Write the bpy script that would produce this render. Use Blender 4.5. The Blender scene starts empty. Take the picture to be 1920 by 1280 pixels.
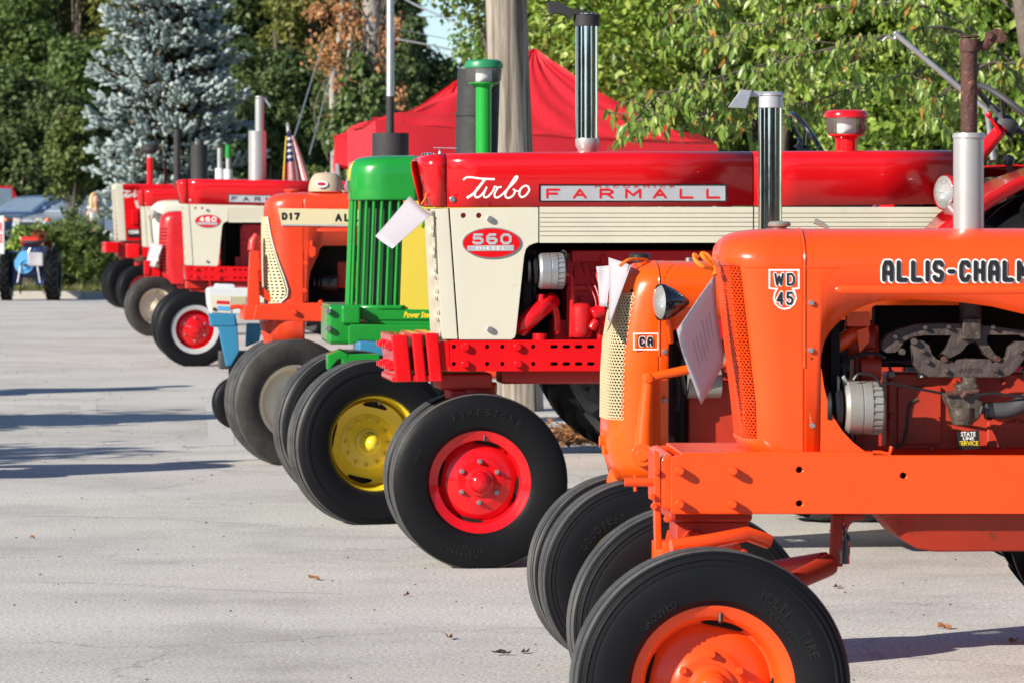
import bpy, bmesh, math, random
import numpy as np
from mathutils import Vector, Matrix, Quaternion
from mathutils.geometry import tessellate_polygon
R_ = math.radians
PI = math.pi
random.seed(7)
rng = np.random.default_rng(11)
sc = bpy.context.scene
COL = sc.collection

# ------------------------------------------------------------------ camera, sky, sun, exposure
F = 7500.0            # focal length in photograph pixels (1920 wide)
CZ = 1.52             # eye height
HORIZON = 408.0
PITCH = math.atan((640 - HORIZON) / F)
cd = bpy.data.cameras.new('camera')
cam = bpy.data.objects.new('camera', cd)
COL.objects.link(cam)
cam.location = (0, 0, CZ)
cam.rotation_euler = (PI / 2 - PITCH, 0, 0)
cd.sensor_width = 36.0
cd.lens = 36.0 * F / 1920.0
cd.clip_start = 0.5
cd.clip_end = 3000
cd.dof.use_dof = True
cd.dof.focus_distance = 13.8
cd.dof.aperture_fstop = 12.5
sc.camera = cam

SUN_TRAVEL = Vector((1.25, 1.0, -0.77)).normalized()
SUN_EL = math.asin(-SUN_TRAVEL.z)
SUN_AZ = math.atan2(-SUN_TRAVEL.x, -SUN_TRAVEL.y)
world = bpy.data.worlds.new('World')
sc.world = world
world.use_nodes = True
wn, wl = world.node_tree.nodes, world.node_tree.links
wn.clear()
sky = wn.new('ShaderNodeTexSky')
sky.sky_type = 'NISHITA'
sky.sun_disc = False
sky.sun_elevation = SUN_EL
sky.sun_rotation = SUN_AZ
sky.air_density = 1.0
sky.dust_density = 0.05
sky.ozone_density = 2.2
sky.altitude = 2500
bg = wn.new('ShaderNodeBackground')
bg.inputs['Strength'].default_value = 0.085
wo = wn.new('ShaderNodeOutputWorld')
wl.new(sky.outputs[0], bg.inputs[0])
wl.new(bg.outputs[0], wo.inputs[0])
sd = bpy.data.lights.new('sun', 'SUN')
sd.energy = 4.8
sd.angle = R_(0.5)
sd.color = (1.0, 0.92, 0.79)
sun = bpy.data.objects.new('sun', sd)
COL.objects.link(sun)
sun.rotation_euler = SUN_TRAVEL.to_track_quat('-Z', 'Y').to_euler()
sun.location = (-20, -10, 30)
sc.view_settings.view_transform = 'Standard'
sc.view_settings.look = 'None'
sc.view_settings.gamma = 1.0
sc.view_settings.use_curve_mapping = False
sc.view_settings.exposure = 0.66


def ray(px, py):
    dx, dy = (px - 960) / F, -(py - 640) / F
    return Vector((dx, math.cos(PITCH) + dy * math.sin(PITCH), -math.sin(PITCH) + dy * math.cos(PITCH)))


def at(px, py, Y):
    """the world point seen at a photograph pixel, Y metres away"""
    r = ray(px, py)
    return Vector((0, 0, CZ)) + r * (Y / r.y)


def ground_at(px, py, z=0.0):
    r = ray(px, py)
    return Vector((0, 0, CZ)) + r * ((z - CZ) / r.z)


# ------------------------------------------------------------------ materials
def lin(r, g, b):
    f = lambda c: (c / 255 / 12.92) if c <= 10 else ((c / 255 + 0.055) / 1.055) ** 2.4
    return (f(r), f(g), f(b))


MATS = {}


def new_mat(name):
    m = bpy.data.materials.new(name)
    m.use_nodes = True
    nt = m.node_tree
    nt.nodes.clear()
    out = nt.nodes.new('ShaderNodeOutputMaterial')
    MATS[name] = m
    return m, nt, out


def node(nt, typ, **kw):
    n = nt.nodes.new(typ)
    for k, v in kw.items():
        if k in n.inputs:
            n.inputs[k].default_value = v
        else:
            setattr(n, k, v)
    return n


def noise_node(nt, scale, detail=4, rough=.6, vec=None, dist=0.0):
    n = node(nt, 'ShaderNodeTexNoise')
    n.inputs['Scale'].default_value = scale
    n.inputs['Detail'].default_value = detail
    n.inputs['Roughness'].default_value = rough
    n.inputs['Distortion'].default_value = dist
    if vec is not None:
        nt.links.new(vec, n.inputs['Vector'])
    return n


def ramp(nt, fac, stops):
    r = node(nt, 'ShaderNodeValToRGB')
    el = r.color_ramp.elements
    while len(el) < len(stops):
        el.new(0.5)
    for e, (p, c) in zip(el, stops):
        e.position = p
        e.color = (*c, 1) if len(c) == 3 else c
    nt.links.new(fac, r.inputs[0])
    return r


def coords(nt, scale=None, rot=None, kind='Object'):
    tc = node(nt, 'ShaderNodeTexCoord')
    if scale is None:
        return tc.outputs[kind]
    mp = node(nt, 'ShaderNodeMapping')
    mp.inputs['Scale'].default_value = scale
    if rot:
        mp.inputs['Rotation'].default_value = rot
    nt.links.new(tc.outputs[kind], mp.inputs[0])
    return mp.outputs[0]


def paint(name, rgb, rough=.32, coat=.35, var=.10, scale=3.0, metal=0.0, bump=.02, spec=.5, dirt=None, dirt_at=.62):
    m, nt, out = new_mat(name)
    L = nt.links.new
    p = node(nt, 'ShaderNodeBsdfPrincipled')
    v = coords(nt)
    n1 = noise_node(nt, scale, 5, .65, v)
    lo = tuple(c * (1 - var) for c in rgb)
    hi = tuple(min(1, c * (1 + var)) for c in rgb)
    r1 = ramp(nt, n1.outputs[0], [(.3, lo), (.7, hi)])
    col = r1.outputs[0]
    if dirt:
        n3 = noise_node(nt, scale * 3.1, 6, .75, v)
        mr = node(nt, 'ShaderNodeMapRange')
        mr.inputs[1].default_value = dirt_at
        mr.inputs[2].default_value = dirt_at + .12
        L(n3.outputs[0], mr.inputs[0])
        mx = node(nt, 'ShaderNodeMix', data_type='RGBA')
        L(mr.outputs[0], mx.inputs[0])
        L(col, mx.inputs[6])
        mx.inputs[7].default_value = (*dirt, 1)
        col = mx.outputs[2]
    L(col, p.inputs['Base Color'])
    n2 = noise_node(nt, scale * 9, 4, .6, v)
    mr2 = node(nt, 'ShaderNodeMapRange')
    mr2.inputs[3].default_value = max(.03, rough * .75)
    mr2.inputs[4].default_value = min(1, rough * 1.3)
    L(n2.outputs[0], mr2.inputs[0])
    L(mr2.outputs[0], p.inputs['Roughness'])
    p.inputs['Metallic'].default_value = metal
    p.inputs['Coat Weight'].default_value = coat
    p.inputs['Coat Roughness'].default_value = .08
    p.inputs['Specular IOR Level'].default_value = spec
    if bump:
        nb = noise_node(nt, scale * 4, 3, .5, v)
        b = node(nt, 'ShaderNodeBump')
        b.inputs['Strength'].default_value = bump * 4
        b.inputs['Distance'].default_value = .01
        L(nb.outputs[0], b.inputs['Height'])
        nb2 = noise_node(nt, 2.2, 2, .4, v)              # sheet-metal ripple
        b2 = node(nt, 'ShaderNodeBump')
        b2.inputs['Strength'].default_value = .25
        b2.inputs['Distance'].default_value = .02
        L(nb2.outputs[0], b2.inputs['Height'])
        L(b2.outputs[0], b.inputs['Normal'])
        L(b.outputs[0], p.inputs['Normal'])
    L(p.outputs[0], out.inputs[0])
    return m


paint('orange', (.88, .074, .008), rough=.27, coat=.30, var=.07, bump=.012, spec=.35, dirt=(.62, .055, .012), dirt_at=.66)
paint('orange_deep', (.70, .050, .012), rough=.34, coat=.25, var=.07)
paint('orange_bright', (.86, .092, .003), rough=.28, coat=.3, spec=.35, var=.07)
paint('orange_engine_shaded', (.40, .030, .010), rough=.5, coat=.0, var=.2, dirt=(.16, .03, .012), dirt_at=.6)  # dirty orange, darkened to put the engine-bay shade into the colour
paint('grille_shade', (.004, .055, .010), rough=.5, coat=0, var=.2)  # near-black green puts the shade between the bars into the colour
paint('red', (.66, .006, .010), rough=.20, coat=.45, var=.05, bump=.010, spec=.35)
paint('red_cast', (.56, .010, .014), rough=.36, coat=.25, var=.16, bump=.10, dirt=(.16, .012, .012), dirt_at=.58)
paint('red_old', (.52, .022, .014), rough=.45, coat=.1, var=.14)
paint('cream', (.63, .60, .49), rough=.30, coat=.35, var=.04, dirt=(.55, .51, .40), dirt_at=.64)
paint('cream_grille', (.68, .60, .37), rough=.45, coat=.1, var=.05)
paint('cream_old', (.60, .59, .49), rough=.45, coat=.1, var=.06)
paint('decal_cream', (.66, .58, .35), rough=.4, coat=.1, var=.02, bump=0)
paint('green', (.010, .250, .030), rough=.28, coat=.45, var=.07)
paint('green_intake', (.012, .33, .035), rough=.28, coat=.45, var=.05)
paint('green_cap', (.02, .22, .09), rough=.4, coat=.1, var=.08)
paint('yellow', (.80, .60, .03), rough=.32, coat=.35, var=.05)
paint('yellow_panel', (.66, .51, .055), rough=.42, coat=.1, var=.03)
paint('blue', (.028, .20, .36), rough=.42, coat=.1, var=.08)
paint('light_blue', (.10, .36, .68), rough=.4, coat=.1, var=.08)
paint('navy', (.012, .035, .13), rough=.42, coat=.1, var=.15)
paint('white', (.60, .62, .64), rough=.42, coat=.15, var=.03)
paint('white_lettering', (.82, .82, .80), rough=.45, coat=0, var=.02, bump=0)
paint('black_lettering', (.012, .011, .014), rough=.45, coat=0, var=.02, bump=0)
paint('red_lettering', (.60, .008, .012), rough=.4, coat=0, var=.02, bump=0)
paint('yellow_lettering', (.85, .62, .03), rough=.45, coat=0, var=.02, bump=0)
paint('black', (.012, .012, .014), rough=.4, coat=.1, var=.2)
paint('black_gloss', (.008, .009, .014), rough=.12, coat=.6, var=.1)
paint('soot_black', (.028, .027, .030), rough=.7, coat=0, var=.25, dirt=(.07, .06, .055))
paint('dark_grey', (.055, .055, .060), rough=.55, coat=0, var=.2)
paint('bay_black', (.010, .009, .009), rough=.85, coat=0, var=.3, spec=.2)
paint('silver_paint', (.46, .46, .455), rough=.36, coat=0, var=.08, metal=.5, bump=.02)
paint('alloy', (.46, .47, .48), rough=.42, coat=0, var=.08, metal=.7)
paint('alloy_grey', (.32, .31, .285), rough=.5, coat=0, var=.12, metal=.35)
paint('bolt_steel', (.42, .43, .45), rough=.35, coat=0, var=.1, metal=.8)
paint('chrome', (.80, .81, .82), rough=.075, coat=0, var=.02, metal=1.0, bump=.004)
paint('brushed', (.52, .53, .56), rough=.4, coat=0, var=.08, scale=8, metal=.35)
paint('galvanised', (.52, .54, .56), rough=.42, coat=0, var=.15, scale=12, metal=.65)
paint('cast_iron', (.062, .044, .040), rough=.62, coat=0, var=.3, scale=7, bump=.22, dirt=(.115, .062, .042), dirt_at=.6)
paint('grease_brown', (.065, .048, .038), rough=.5, coat=0, var=.4, scale=10, bump=.2, dirt=(.17, .075, .03), dirt_at=.62)
paint('rust', (.075, .028, .022), rough=.72, coat=0, var=.3, scale=16, bump=.16, dirt=(.40, .20, .07), dirt_at=.60)
paint('rim_tan', (.46, .36, .15), rough=.5, coat=0, var=.12)
paint('rim_cream', (.74, .65, .49), rough=.5, coat=0, var=.12, dirt=(.36, .31, .24), dirt_at=.66)
paint('paper', (.80, .78, .84), rough=.35, coat=.25, var=.02, scale=1.2, bump=.03)
paint('print_grey', (.40, .38, .42), rough=.6, coat=0, var=.05, bump=0)
paint('twine', (.85, .20, .01), rough=.8, coat=0, var=.2, scale=40)
paint('cap_cloth', (.46, .37, .27), rough=.9, coat=0, var=.1, scale=12)
paint('white_wall', (.46, .46, .47), rough=.5, coat=0, var=.05)
paint('concrete', (.42, .40, .36), rough=.9, coat=0, var=.14, scale=2.5, bump=.1, dirt=(.24, .22, .19))
paint('skin', (.55, .33, .24), rough=.55, coat=0, var=.05)
paint('hair_blonde', (.56, .42, .20), rough=.6, coat=0, var=.25, scale=18)
paint('trousers', (.05, .06, .10), rough=.9, coat=0, var=.2)
paint('car_red', (.50, .012, .018), rough=.2, coat=.7, var=.04)
paint('car_blue', (.075, .125, .24), rough=.22, coat=.7, var=.05)
paint('car_silver', (.50, .54, .60), rough=.28, coat=.6, var=.04, metal=.35)
paint('car_glass', (.17, .23, .29), rough=.06, coat=.5, var=.1, bump=0)  # pale blue base carries the reflected sky in the colour
paint('belt_leather', (.03, .03, .03), rough=.7, coat=0)
paint('flag_red', (.55, .03, .04), rough=.85, coat=0, var=.08)
paint('flag_blue', (.03, .05, .20), rough=.85, coat=0, var=.08)
paint('flag_white', (.78, .76, .76), rough=.85, coat=0, var=.05)
paint('gold_fringe', (.60, .42, .06), rough=.8, coat=0, var=.1)
paint('dry_leaf', (.26, .11, .045), rough=.8, coat=0, var=.35, scale=9)
paint('bark', (.13, .105, .085), rough=.95, coat=0, var=.35, scale=6, bump=.35)
paint('bark_pale', (.30, .28, .25), rough=.9, coat=0, var=.35, scale=5, bump=.3)


def rubber(name, base, dust, amount):
    m, nt, out = new_mat(name)
    L = nt.links.new
    v = coords(nt)
    p = node(nt, 'ShaderNodeBsdfPrincipled')
    n1 = noise_node(nt, 5, 6, .7, v)
    n2 = noise_node(nt, 60, 3, .6, v)
    mr = node(nt, 'ShaderNodeMapRange')
    mr.inputs[1].default_value = .35
    mr.inputs[2].default_value = .85
    mr.inputs[4].default_value = amount
    L(n1.outputs[0], mr.inputs[0])
    mx = node(nt, 'ShaderNodeMix', data_type='RGBA')
    L(mr.outputs[0], mx.inputs[0])
    mx.inputs[6].default_value = (*base, 1)
    mx.inputs[7].default_value = (*dust, 1)
    L(mx.outputs[2], p.inputs['Base Color'])
    p.inputs['Roughness'].default_value = .46
    p.inputs['Specular IOR Level'].default_value = .12
    b = node(nt, 'ShaderNodeBump')
    b.inputs['Strength'].default_value = .18
    b.inputs['Distance'].default_value = .004
    L(n2.outputs[0], b.inputs['Height'])
    L(b.outputs[0], p.inputs['Normal'])
    L(p.outputs[0], out.inputs[0])


rubber('tyre', (.009, .0095, .012), (.045, .043, .04), .10)
rubber('tyre_tread', (.045, .046, .050), (.17, .165, .155), .75)
rubber('tyre_black', (.0075, .008, .0095), (.035, .033, .031), .08)
rubber('tyre_worn', (.035, .034, .034), (.14, .125, .105), .6)
rubber('tyre_mark', (.016, .016, .018), (.07, .066, .06), .4)


def glass_mat(name, tint=(.9, .95, .95), alpha=.35):
    m, nt, out = new_mat(name)
    L = nt.links.new
    g = node(nt, 'ShaderNodeBsdfGlossy')
    g.inputs['Roughness'].default_value = .04
    t = node(nt, 'ShaderNodeBsdfTransparent')
    t.inputs[0].default_value = (*tint, 1)
    d = node(nt, 'ShaderNodeBsdfDiffuse')
    d.inputs[0].default_value = (.8, .8, .78, 1)
    fr = node(nt, 'ShaderNodeFresnel')
    fr.inputs[0].default_value = 1.5
    a = node(nt, 'ShaderNodeMixShader')
    a.inputs[0].default_value = alpha
    L(t.outputs[0], a.inputs[1]); L(d.outputs[0], a.inputs[2])
    b = node(nt, 'ShaderNodeMixShader')
    L(fr.outputs[0], b.inputs[0]); L(a.outputs[0], b.inputs[1]); L(g.outputs[0], b.inputs[2])
    L(b.outputs[0], out.inputs[0])


glass_mat('jar_glass', (.95, .97, .95), .10)
glass_mat('lamp_glass', (.9, .9, .88), .28)


def leaf_mat(name, stops, trans=.35, rough=.5, spec=.4):
    """foliage: each leaf takes its own tone, a little light comes through"""
    m, nt, out = new_mat(name)
    L = nt.links.new
    g = node(nt, 'ShaderNodeNewGeometry')
    r = ramp(nt, g.outputs['Random Per Island'], stops)
    p = node(nt, 'ShaderNodeBsdfPrincipled')
    L(r.outputs[0], p.inputs['Base Color'])
    p.inputs['Roughness'].default_value = rough
    p.inputs['Specular IOR Level'].default_value = spec
    t = node(nt, 'ShaderNodeBsdfTranslucent')
    L(r.outputs[0], t.inputs[0])
    x = node(nt, 'ShaderNodeMixShader')
    x.inputs[0].default_value = trans
    L(p.outputs[0], x.inputs[1]); L(t.outputs[0], x.inputs[2])
    L(x.outputs[0], out.inputs[0])


leaf_mat('leaf_bright', [(0, (.075, .15, .022)), (.45, (.20, .33, .045)), (.8, (.36, .48, .085)), (1, (.48, .56, .17))], .32, .34, .5)
leaf_mat('leaf_maple', [(0, (.065, .13, .024)), (.5, (.15, .26, .05)), (.9, (.30, .40, .11)), (1, (.42, .48, .18))], .3, .34, .5)
leaf_mat('leaf_cherry', [(0, (.12, .22, .035)), (.6, (.23, .34, .06)), (.94, (.38, .44, .11)), (.965, (.48, .26, .05)), (1, (.50, .20, .05))], .3, .35, .5)
leaf_mat('leaf_dark', [(0, (.042, .075, .026)), (.6, (.085, .135, .042)), (1, (.15, .20, .065))], .28)
leaf_mat('leaf_mid', [(0, (.062, .11, .03)), (.6, (.12, .19, .048)), (1, (.19, .26, .07))], .3)
leaf_mat('leaf_olive', [(0, (.095, .115, .028)), (.6, (.18, .20, .045)), (1, (.28, .28, .07))], .3)
leaf_mat('leaf_yellow', [(0, (.13, .14, .022)), (.6, (.23, .22, .032)), (1, (.34, .29, .05))], .3)
leaf_mat('leaf_grey', [(0, (.045, .052, .032)), (1, (.10, .105, .065))], .2)
leaf_mat('needle_blue', [(0, (.19, .25, .25)), (.5, (.34, .42, .42)), (1, (.52, .60, .60))], .10, .6, .3)
leaf_mat('needle_old', [(0, (.030, .034, .022)), (.7, (.065, .060, .034)), (1, (.13, .095, .05))], .1, .7, .2)
leaf_mat('needle_pine', [(0, (.065, .11, .026)), (.6, (.135, .20, .046)), (1, (.23, .29, .08))], .12)
leaf_mat('leaf_small_tree', [(0, (.075, .115, .028)), (.6, (.13, .18, .045)), (1, (.20, .24, .07))], .28)
leaf_mat('leaf_brown', [(0, (.20, .085, .030)), (.6, (.40, .19, .075)), (1, (.55, .30, .14))], .25, .7)
leaf_mat('leaf_ivy', [(0, (.045, .085, .022)), (.7, (.085, .14, .035)), (1, (.16, .20, .07))], .2, .4)
leaf_mat('grass_blade', [(0, (.09, .13, .03)), (.6, (.17, .19, .05)), (1, (.30, .27, .10))], .3)
leaf_mat('leaf_orange', [(0, (.32, .07, .025)), (1, (.45, .13, .04))], .25)


def asphalt():
    m, nt, out = new_mat('asphalt')
    L = nt.links.new
    v = coords(nt)
    vs = coords(nt, (.28, .62, 1))
    p = node(nt, 'ShaderNodeBsdfPrincipled')
    p.inputs['Roughness'].default_value = .88
    p.inputs['Specular IOR Level'].default_value = .25
    n1 = noise_node(nt, 1.0, 6, .62, vs)                 # long streaks left by traffic
    r1 = ramp(nt, n1.outputs[0], [(.32, (.47, .458, .438)), (.5, (.53, .517, .495)), (.68, (.575, .562, .538))])
    n2 = noise_node(nt, 62, 3, .75, v)                    # aggregate
    r2 = ramp(nt, n2.outputs[0], [(.34, (.55, .54, .53)), (.5, (1, 1, 1)), (.66, (1.4, 1.39, 1.37))])
    mx = node(nt, 'ShaderNodeMix', data_type='RGBA', blend_type='MULTIPLY')
    mx.inputs[0].default_value = .85
    L(r1.outputs[0], mx.inputs[6]); L(r2.outputs[0], mx.inputs[7])
    n3 = noise_node(nt, .8, 5, .7, v)
    r3 = ramp(nt, n3.outputs[0], [(.33, (.74, .73, .72)), (.5, (1, 1, 1)), (.68, (1.08, 1.07, 1.05))])
    mx2 = node(nt, 'ShaderNodeMix', data_type='RGBA', blend_type='MULTIPLY')
    mx2.inputs[0].default_value = .8
    L(mx.outputs[2], mx2.inputs[6]); L(r3.outputs[0], mx2.inputs[7])
    # tar specks and pits
    vo = node(nt, 'ShaderNodeTexVoronoi')
    vo.inputs['Scale'].default_value = 5.0
    L(v, vo.inputs['Vector'])
    r4 = ramp(nt, vo.outputs['Distance'], [(.035, (.35, .34, .33)), (.07, (1, 1, 1))])
    mx3 = node(nt, 'ShaderNodeMix', data_type='RGBA', blend_type='MULTIPLY')
    mx3.inputs[0].default_value = .55
    L(mx2.outputs[2], mx3.inputs[6]); L(r4.outputs[0], mx3.inputs[7])
    # fine cracks
    vc = node(nt, 'ShaderNodeTexVoronoi', feature='DISTANCE_TO_EDGE')
    vc.inputs['Scale'].default_value = .32
    nd = noise_node(nt, 1.3, 5, .6, v)
    va = node(nt, 'ShaderNodeVectorMath', operation='ADD')
    L(v, va.inputs[0]); L(nd.outputs['Color'], va.inputs[1])
    L(va.outputs[0], vc.inputs['Vector'])
    r5 = ramp(nt, vc.outputs['Distance'], [(.0, (.45, .44, .43)), (.006, (1, 1, 1))])
    mx4 = node(nt, 'ShaderNodeMix', data_type='RGBA', blend_type='MULTIPLY')
    mx4.inputs[0].default_value = .5
    L(mx3.outputs[2], mx4.inputs[6]); L(r5.outputs[0], mx4.inputs[7])
    L(mx4.outputs[2], p.inputs['Base Color'])
    b = node(nt, 'ShaderNodeBump')
    b.inputs['Strength'].default_value = .55
    b.inputs['Distance'].default_value = .006
    L(n2.outputs[0], b.inputs['Height'])
    L(b.outputs[0], p.inputs['Normal'])
    L(p.outputs[0], out.inputs[0])


asphalt()


def paper_mat():
    m, nt, out = new_mat('paper')
    L = nt.links.new
    p = node(nt, 'ShaderNodeBsdfPrincipled')
    p.inputs['Base Color'].default_value = (.60, .585, .63, 1)
    p.inputs['Roughness'].default_value = .35
    t = node(nt, 'ShaderNodeBsdfTranslucent')
    t.inputs[0].default_value = (.66, .58, .62, 1)
    x = node(nt, 'ShaderNodeMixShader')
    x.inputs[0].default_value = .38
    L(p.outputs[0], x.inputs[1]); L(t.outputs[0], x.inputs[2])
    L(x.outputs[0], out.inputs[0])   # 'paper_sheet'


paper_mat()


def pole_wood():
    m, nt, out = new_mat('pole_wood')
    L = nt.links.new
    v = coords(nt, (17, 17, .7))
    v2 = coords(nt, (34, 34, .5))
    p = node(nt, 'ShaderNodeBsdfPrincipled')
    p.inputs['Roughness'].default_value = .9
    p.inputs['Specular IOR Level'].default_value = .2
    n1 = noise_node(nt, 1.0, 6, .7, v, .4)
    r1 = ramp(nt, n1.outputs[0], [(.30, (.05, .042, .034)), (.43, (.19, .16, .13)), (.56, (.34, .30, .255)), (.75, (.46, .42, .37))])
    n2 = noise_node(nt, 1.0, 3, .5, v2)
    r2 = ramp(nt, n2.outputs[0], [(.36, (.20, .18, .16)), (.42, (1, 1, 1))])
    mx = node(nt, 'ShaderNodeMix', data_type='RGBA', blend_type='MULTIPLY')
    mx.inputs[0].default_value = .8
    L(r1.outputs[0], mx.inputs[6]); L(r2.outputs[0], mx.inputs[7])
    L(mx.outputs[2], p.inputs['Base Color'])
    b = node(nt, 'ShaderNodeBump')
    b.inputs['Strength'].default_value = .9
    b.inputs['Distance'].default_value = .012
    L(n1.outputs[0], b.inputs['Height'])
    L(b.outputs[0], p.inputs['Normal'])
    L(p.outputs[0], out.inputs[0])


pole_wood()


def tent_mat():
    m, nt, out = new_mat('tent_cloth')
    L = nt.links.new
    v = coords(nt)
    p = node(nt, 'ShaderNodeBsdfPrincipled')
    p.inputs['Roughness'].default_value = .6
    n = noise_node(nt, 60, 2, .5, v)
    r = ramp(nt, n.outputs[0], [(.3, (.80, .022, .038)), (.7, (.88, .030, .050))])
    L(r.outputs[0], p.inputs['Base Color'])
    t = node(nt, 'ShaderNodeBsdfTranslucent')
    L(r.outputs[0], t.inputs[0])
    x = node(nt, 'ShaderNodeMixShader')
    x.inputs[0].default_value = .22
    L(p.outputs[0], x.inputs[1]); L(t.outputs[0], x.inputs[2])
    L(x.outputs[0], out.inputs[0])


tent_mat()


def lawn_mat():
    m, nt, out = new_mat('lawn')
    L = nt.links.new
    v = coords(nt)
    p = node(nt, 'ShaderNodeBsdfPrincipled')
    p.inputs['Roughness'].default_value = .95
    n = noise_node(nt, 2.2, 6, .7, v)
    r = ramp(nt, n.outputs[0], [(.3, (.09, .11, .03)), (.5, (.17, .17, .06)), (.7, (.27, .22, .12))])
    L(r.outputs[0], p.inputs['Base Color'])
    L(p.outputs[0], out.inputs[0])


lawn_mat()


def forest_floor():
    m, nt, out = new_mat('forest_floor')
    L = nt.links.new
    p = node(nt, 'ShaderNodeBsdfPrincipled')
    p.inputs['Roughness'].default_value = 1
    n = noise_node(nt, .4, 6, .7, coords(nt))
    r = ramp(nt, n.outputs[0], [(.3, (.020, .028, .010)), (.7, (.06, .062, .026))])
    L(r.outputs[0], p.inputs['Base Color'])
    L(p.outputs[0], out.inputs[0])


forest_floor()


# ------------------------------------------------------------------ mesh helpers
def circ(cx, cz, r, n=14, rz=None):
    rz = r if rz is None else rz
    return [(cx + r * math.cos(2 * PI * i / n), cz + rz * math.sin(2 * PI * i / n)) for i in range(n)]


def slot(cx, cz, hw, r, n=5):
    out = []
    for i in range(n + 1):
        a = -PI / 2 + PI * i / n
        out.append((cx + hw + r * math.cos(a), cz + r * math.sin(a)))
    for i in range(n + 1):
        a = PI / 2 + PI * i / n
        out.append((cx - hw + r * math.cos(a), cz + r * math.sin(a)))
    return out


def smooth_path(pts, n=6):
    """Catmull-Rom through the points"""
    P = [Vector(p) for p in pts]
    if len(P) < 3:
        return P
    out = []
    for i in range(len(P) - 1):
        p0, p1, p2, p3 = P[max(0, i - 1)], P[i], P[i + 1], P[min(len(P) - 1, i + 2)]
        for k in range(n):
            t = k / n
            out.append(.5 * ((2 * p1) + (p2 - p0) * t + (2 * p0 - 5 * p1 + 4 * p2 - p3) * t * t + (3 * p1 - p0 - 3 * p2 + p3) * t ** 3))
    out.append(P[-1])
    return out


GLYPH = {
    'A': [[(0, 0), (0, .72), (.22, 1), (.78, 1), (1, .72), (1, 0)], [(0, .40), (1, .40)]],
    'a': [[(0, 0), (.5, 1), (1, 0)], [(.19, .34), (.81, .34)]],
    'C': [[(1, .80), (.80, 1), (.22, 1), (0, .80), (0, .20), (.22, 0), (.80, 0), (1, .20)]],
    'D': [[(0, 0), (0, 1), (.65, 1), (1, .72), (1, .28), (.65, 0), (0, 0)]],
    'E': [[(1, 0), (0, 0), (0, 1), (1, 1)], [(0, .52), (.8, .52)]],
    'F': [[(0, 0), (0, 1), (1, 1)], [(0, .50), (.82, .50)]],
    'H': [[(0, 0), (0, 1)], [(1, 0), (1, 1)], [(0, .5), (1, .5)]],
    'I': [[(.5, 0), (.5, 1)]],
    'L': [[(0, 1), (0, 0), (1, 0)]],
    'M': [[(0, 0), (0, 1), (.5, .30), (1, 1), (1, 0)]],
    'R': [[(0, 0), (0, 1), (.75, 1), (1, .80), (1, .66), (.75, .46), (0, .46)], [(.55, .46), (1, 0)]],
    'S': [[(1, .84), (.80, 1), (.20, 1), (0, .82), (0, .66), (.20, .53), (.80, .47), (1, .34), (1, .18), (.80, 0), (.20, 0), (0, .16)]],
    'W': [[(0, 1), (.24, 0), (.5, .8), (.76, 0), (1, 1)]],
    '-': [[(.1, .48), (.9, .48)]],
    '0': [[(.25, 1), (.75, 1), (1, .75), (1, .25), (.75, 0), (.25, 0), (0, .25), (0, .75), (.25, 1)]],
    '1': [[(.2, .8), (.55, 1), (.55, 0)]],
    '2': [[(0, .78), (.2, 1), (.8, 1), (1, .8), (1, .6), (0, 0), (1, 0)]],
    '4': [[(.78, 0), (.78, 1), (0, .30), (1, .30)]],
    '5': [[(.95, 1), (.12, 1), (.06, .56), (.7, .60), (1, .42), (1, .18), (.75, 0), (.2, 0), (0, .14)]],
    '6': [[(.85, 1), (.25, 1), (0, .75), (0, .25), (.25, 0), (.75, 0), (1, .22), (1, .38), (.75, .56), (.25, .56), (0, .40)]],
    '7': [[(0, 1), (1, 1), (.35, 0)]],
}


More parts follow.
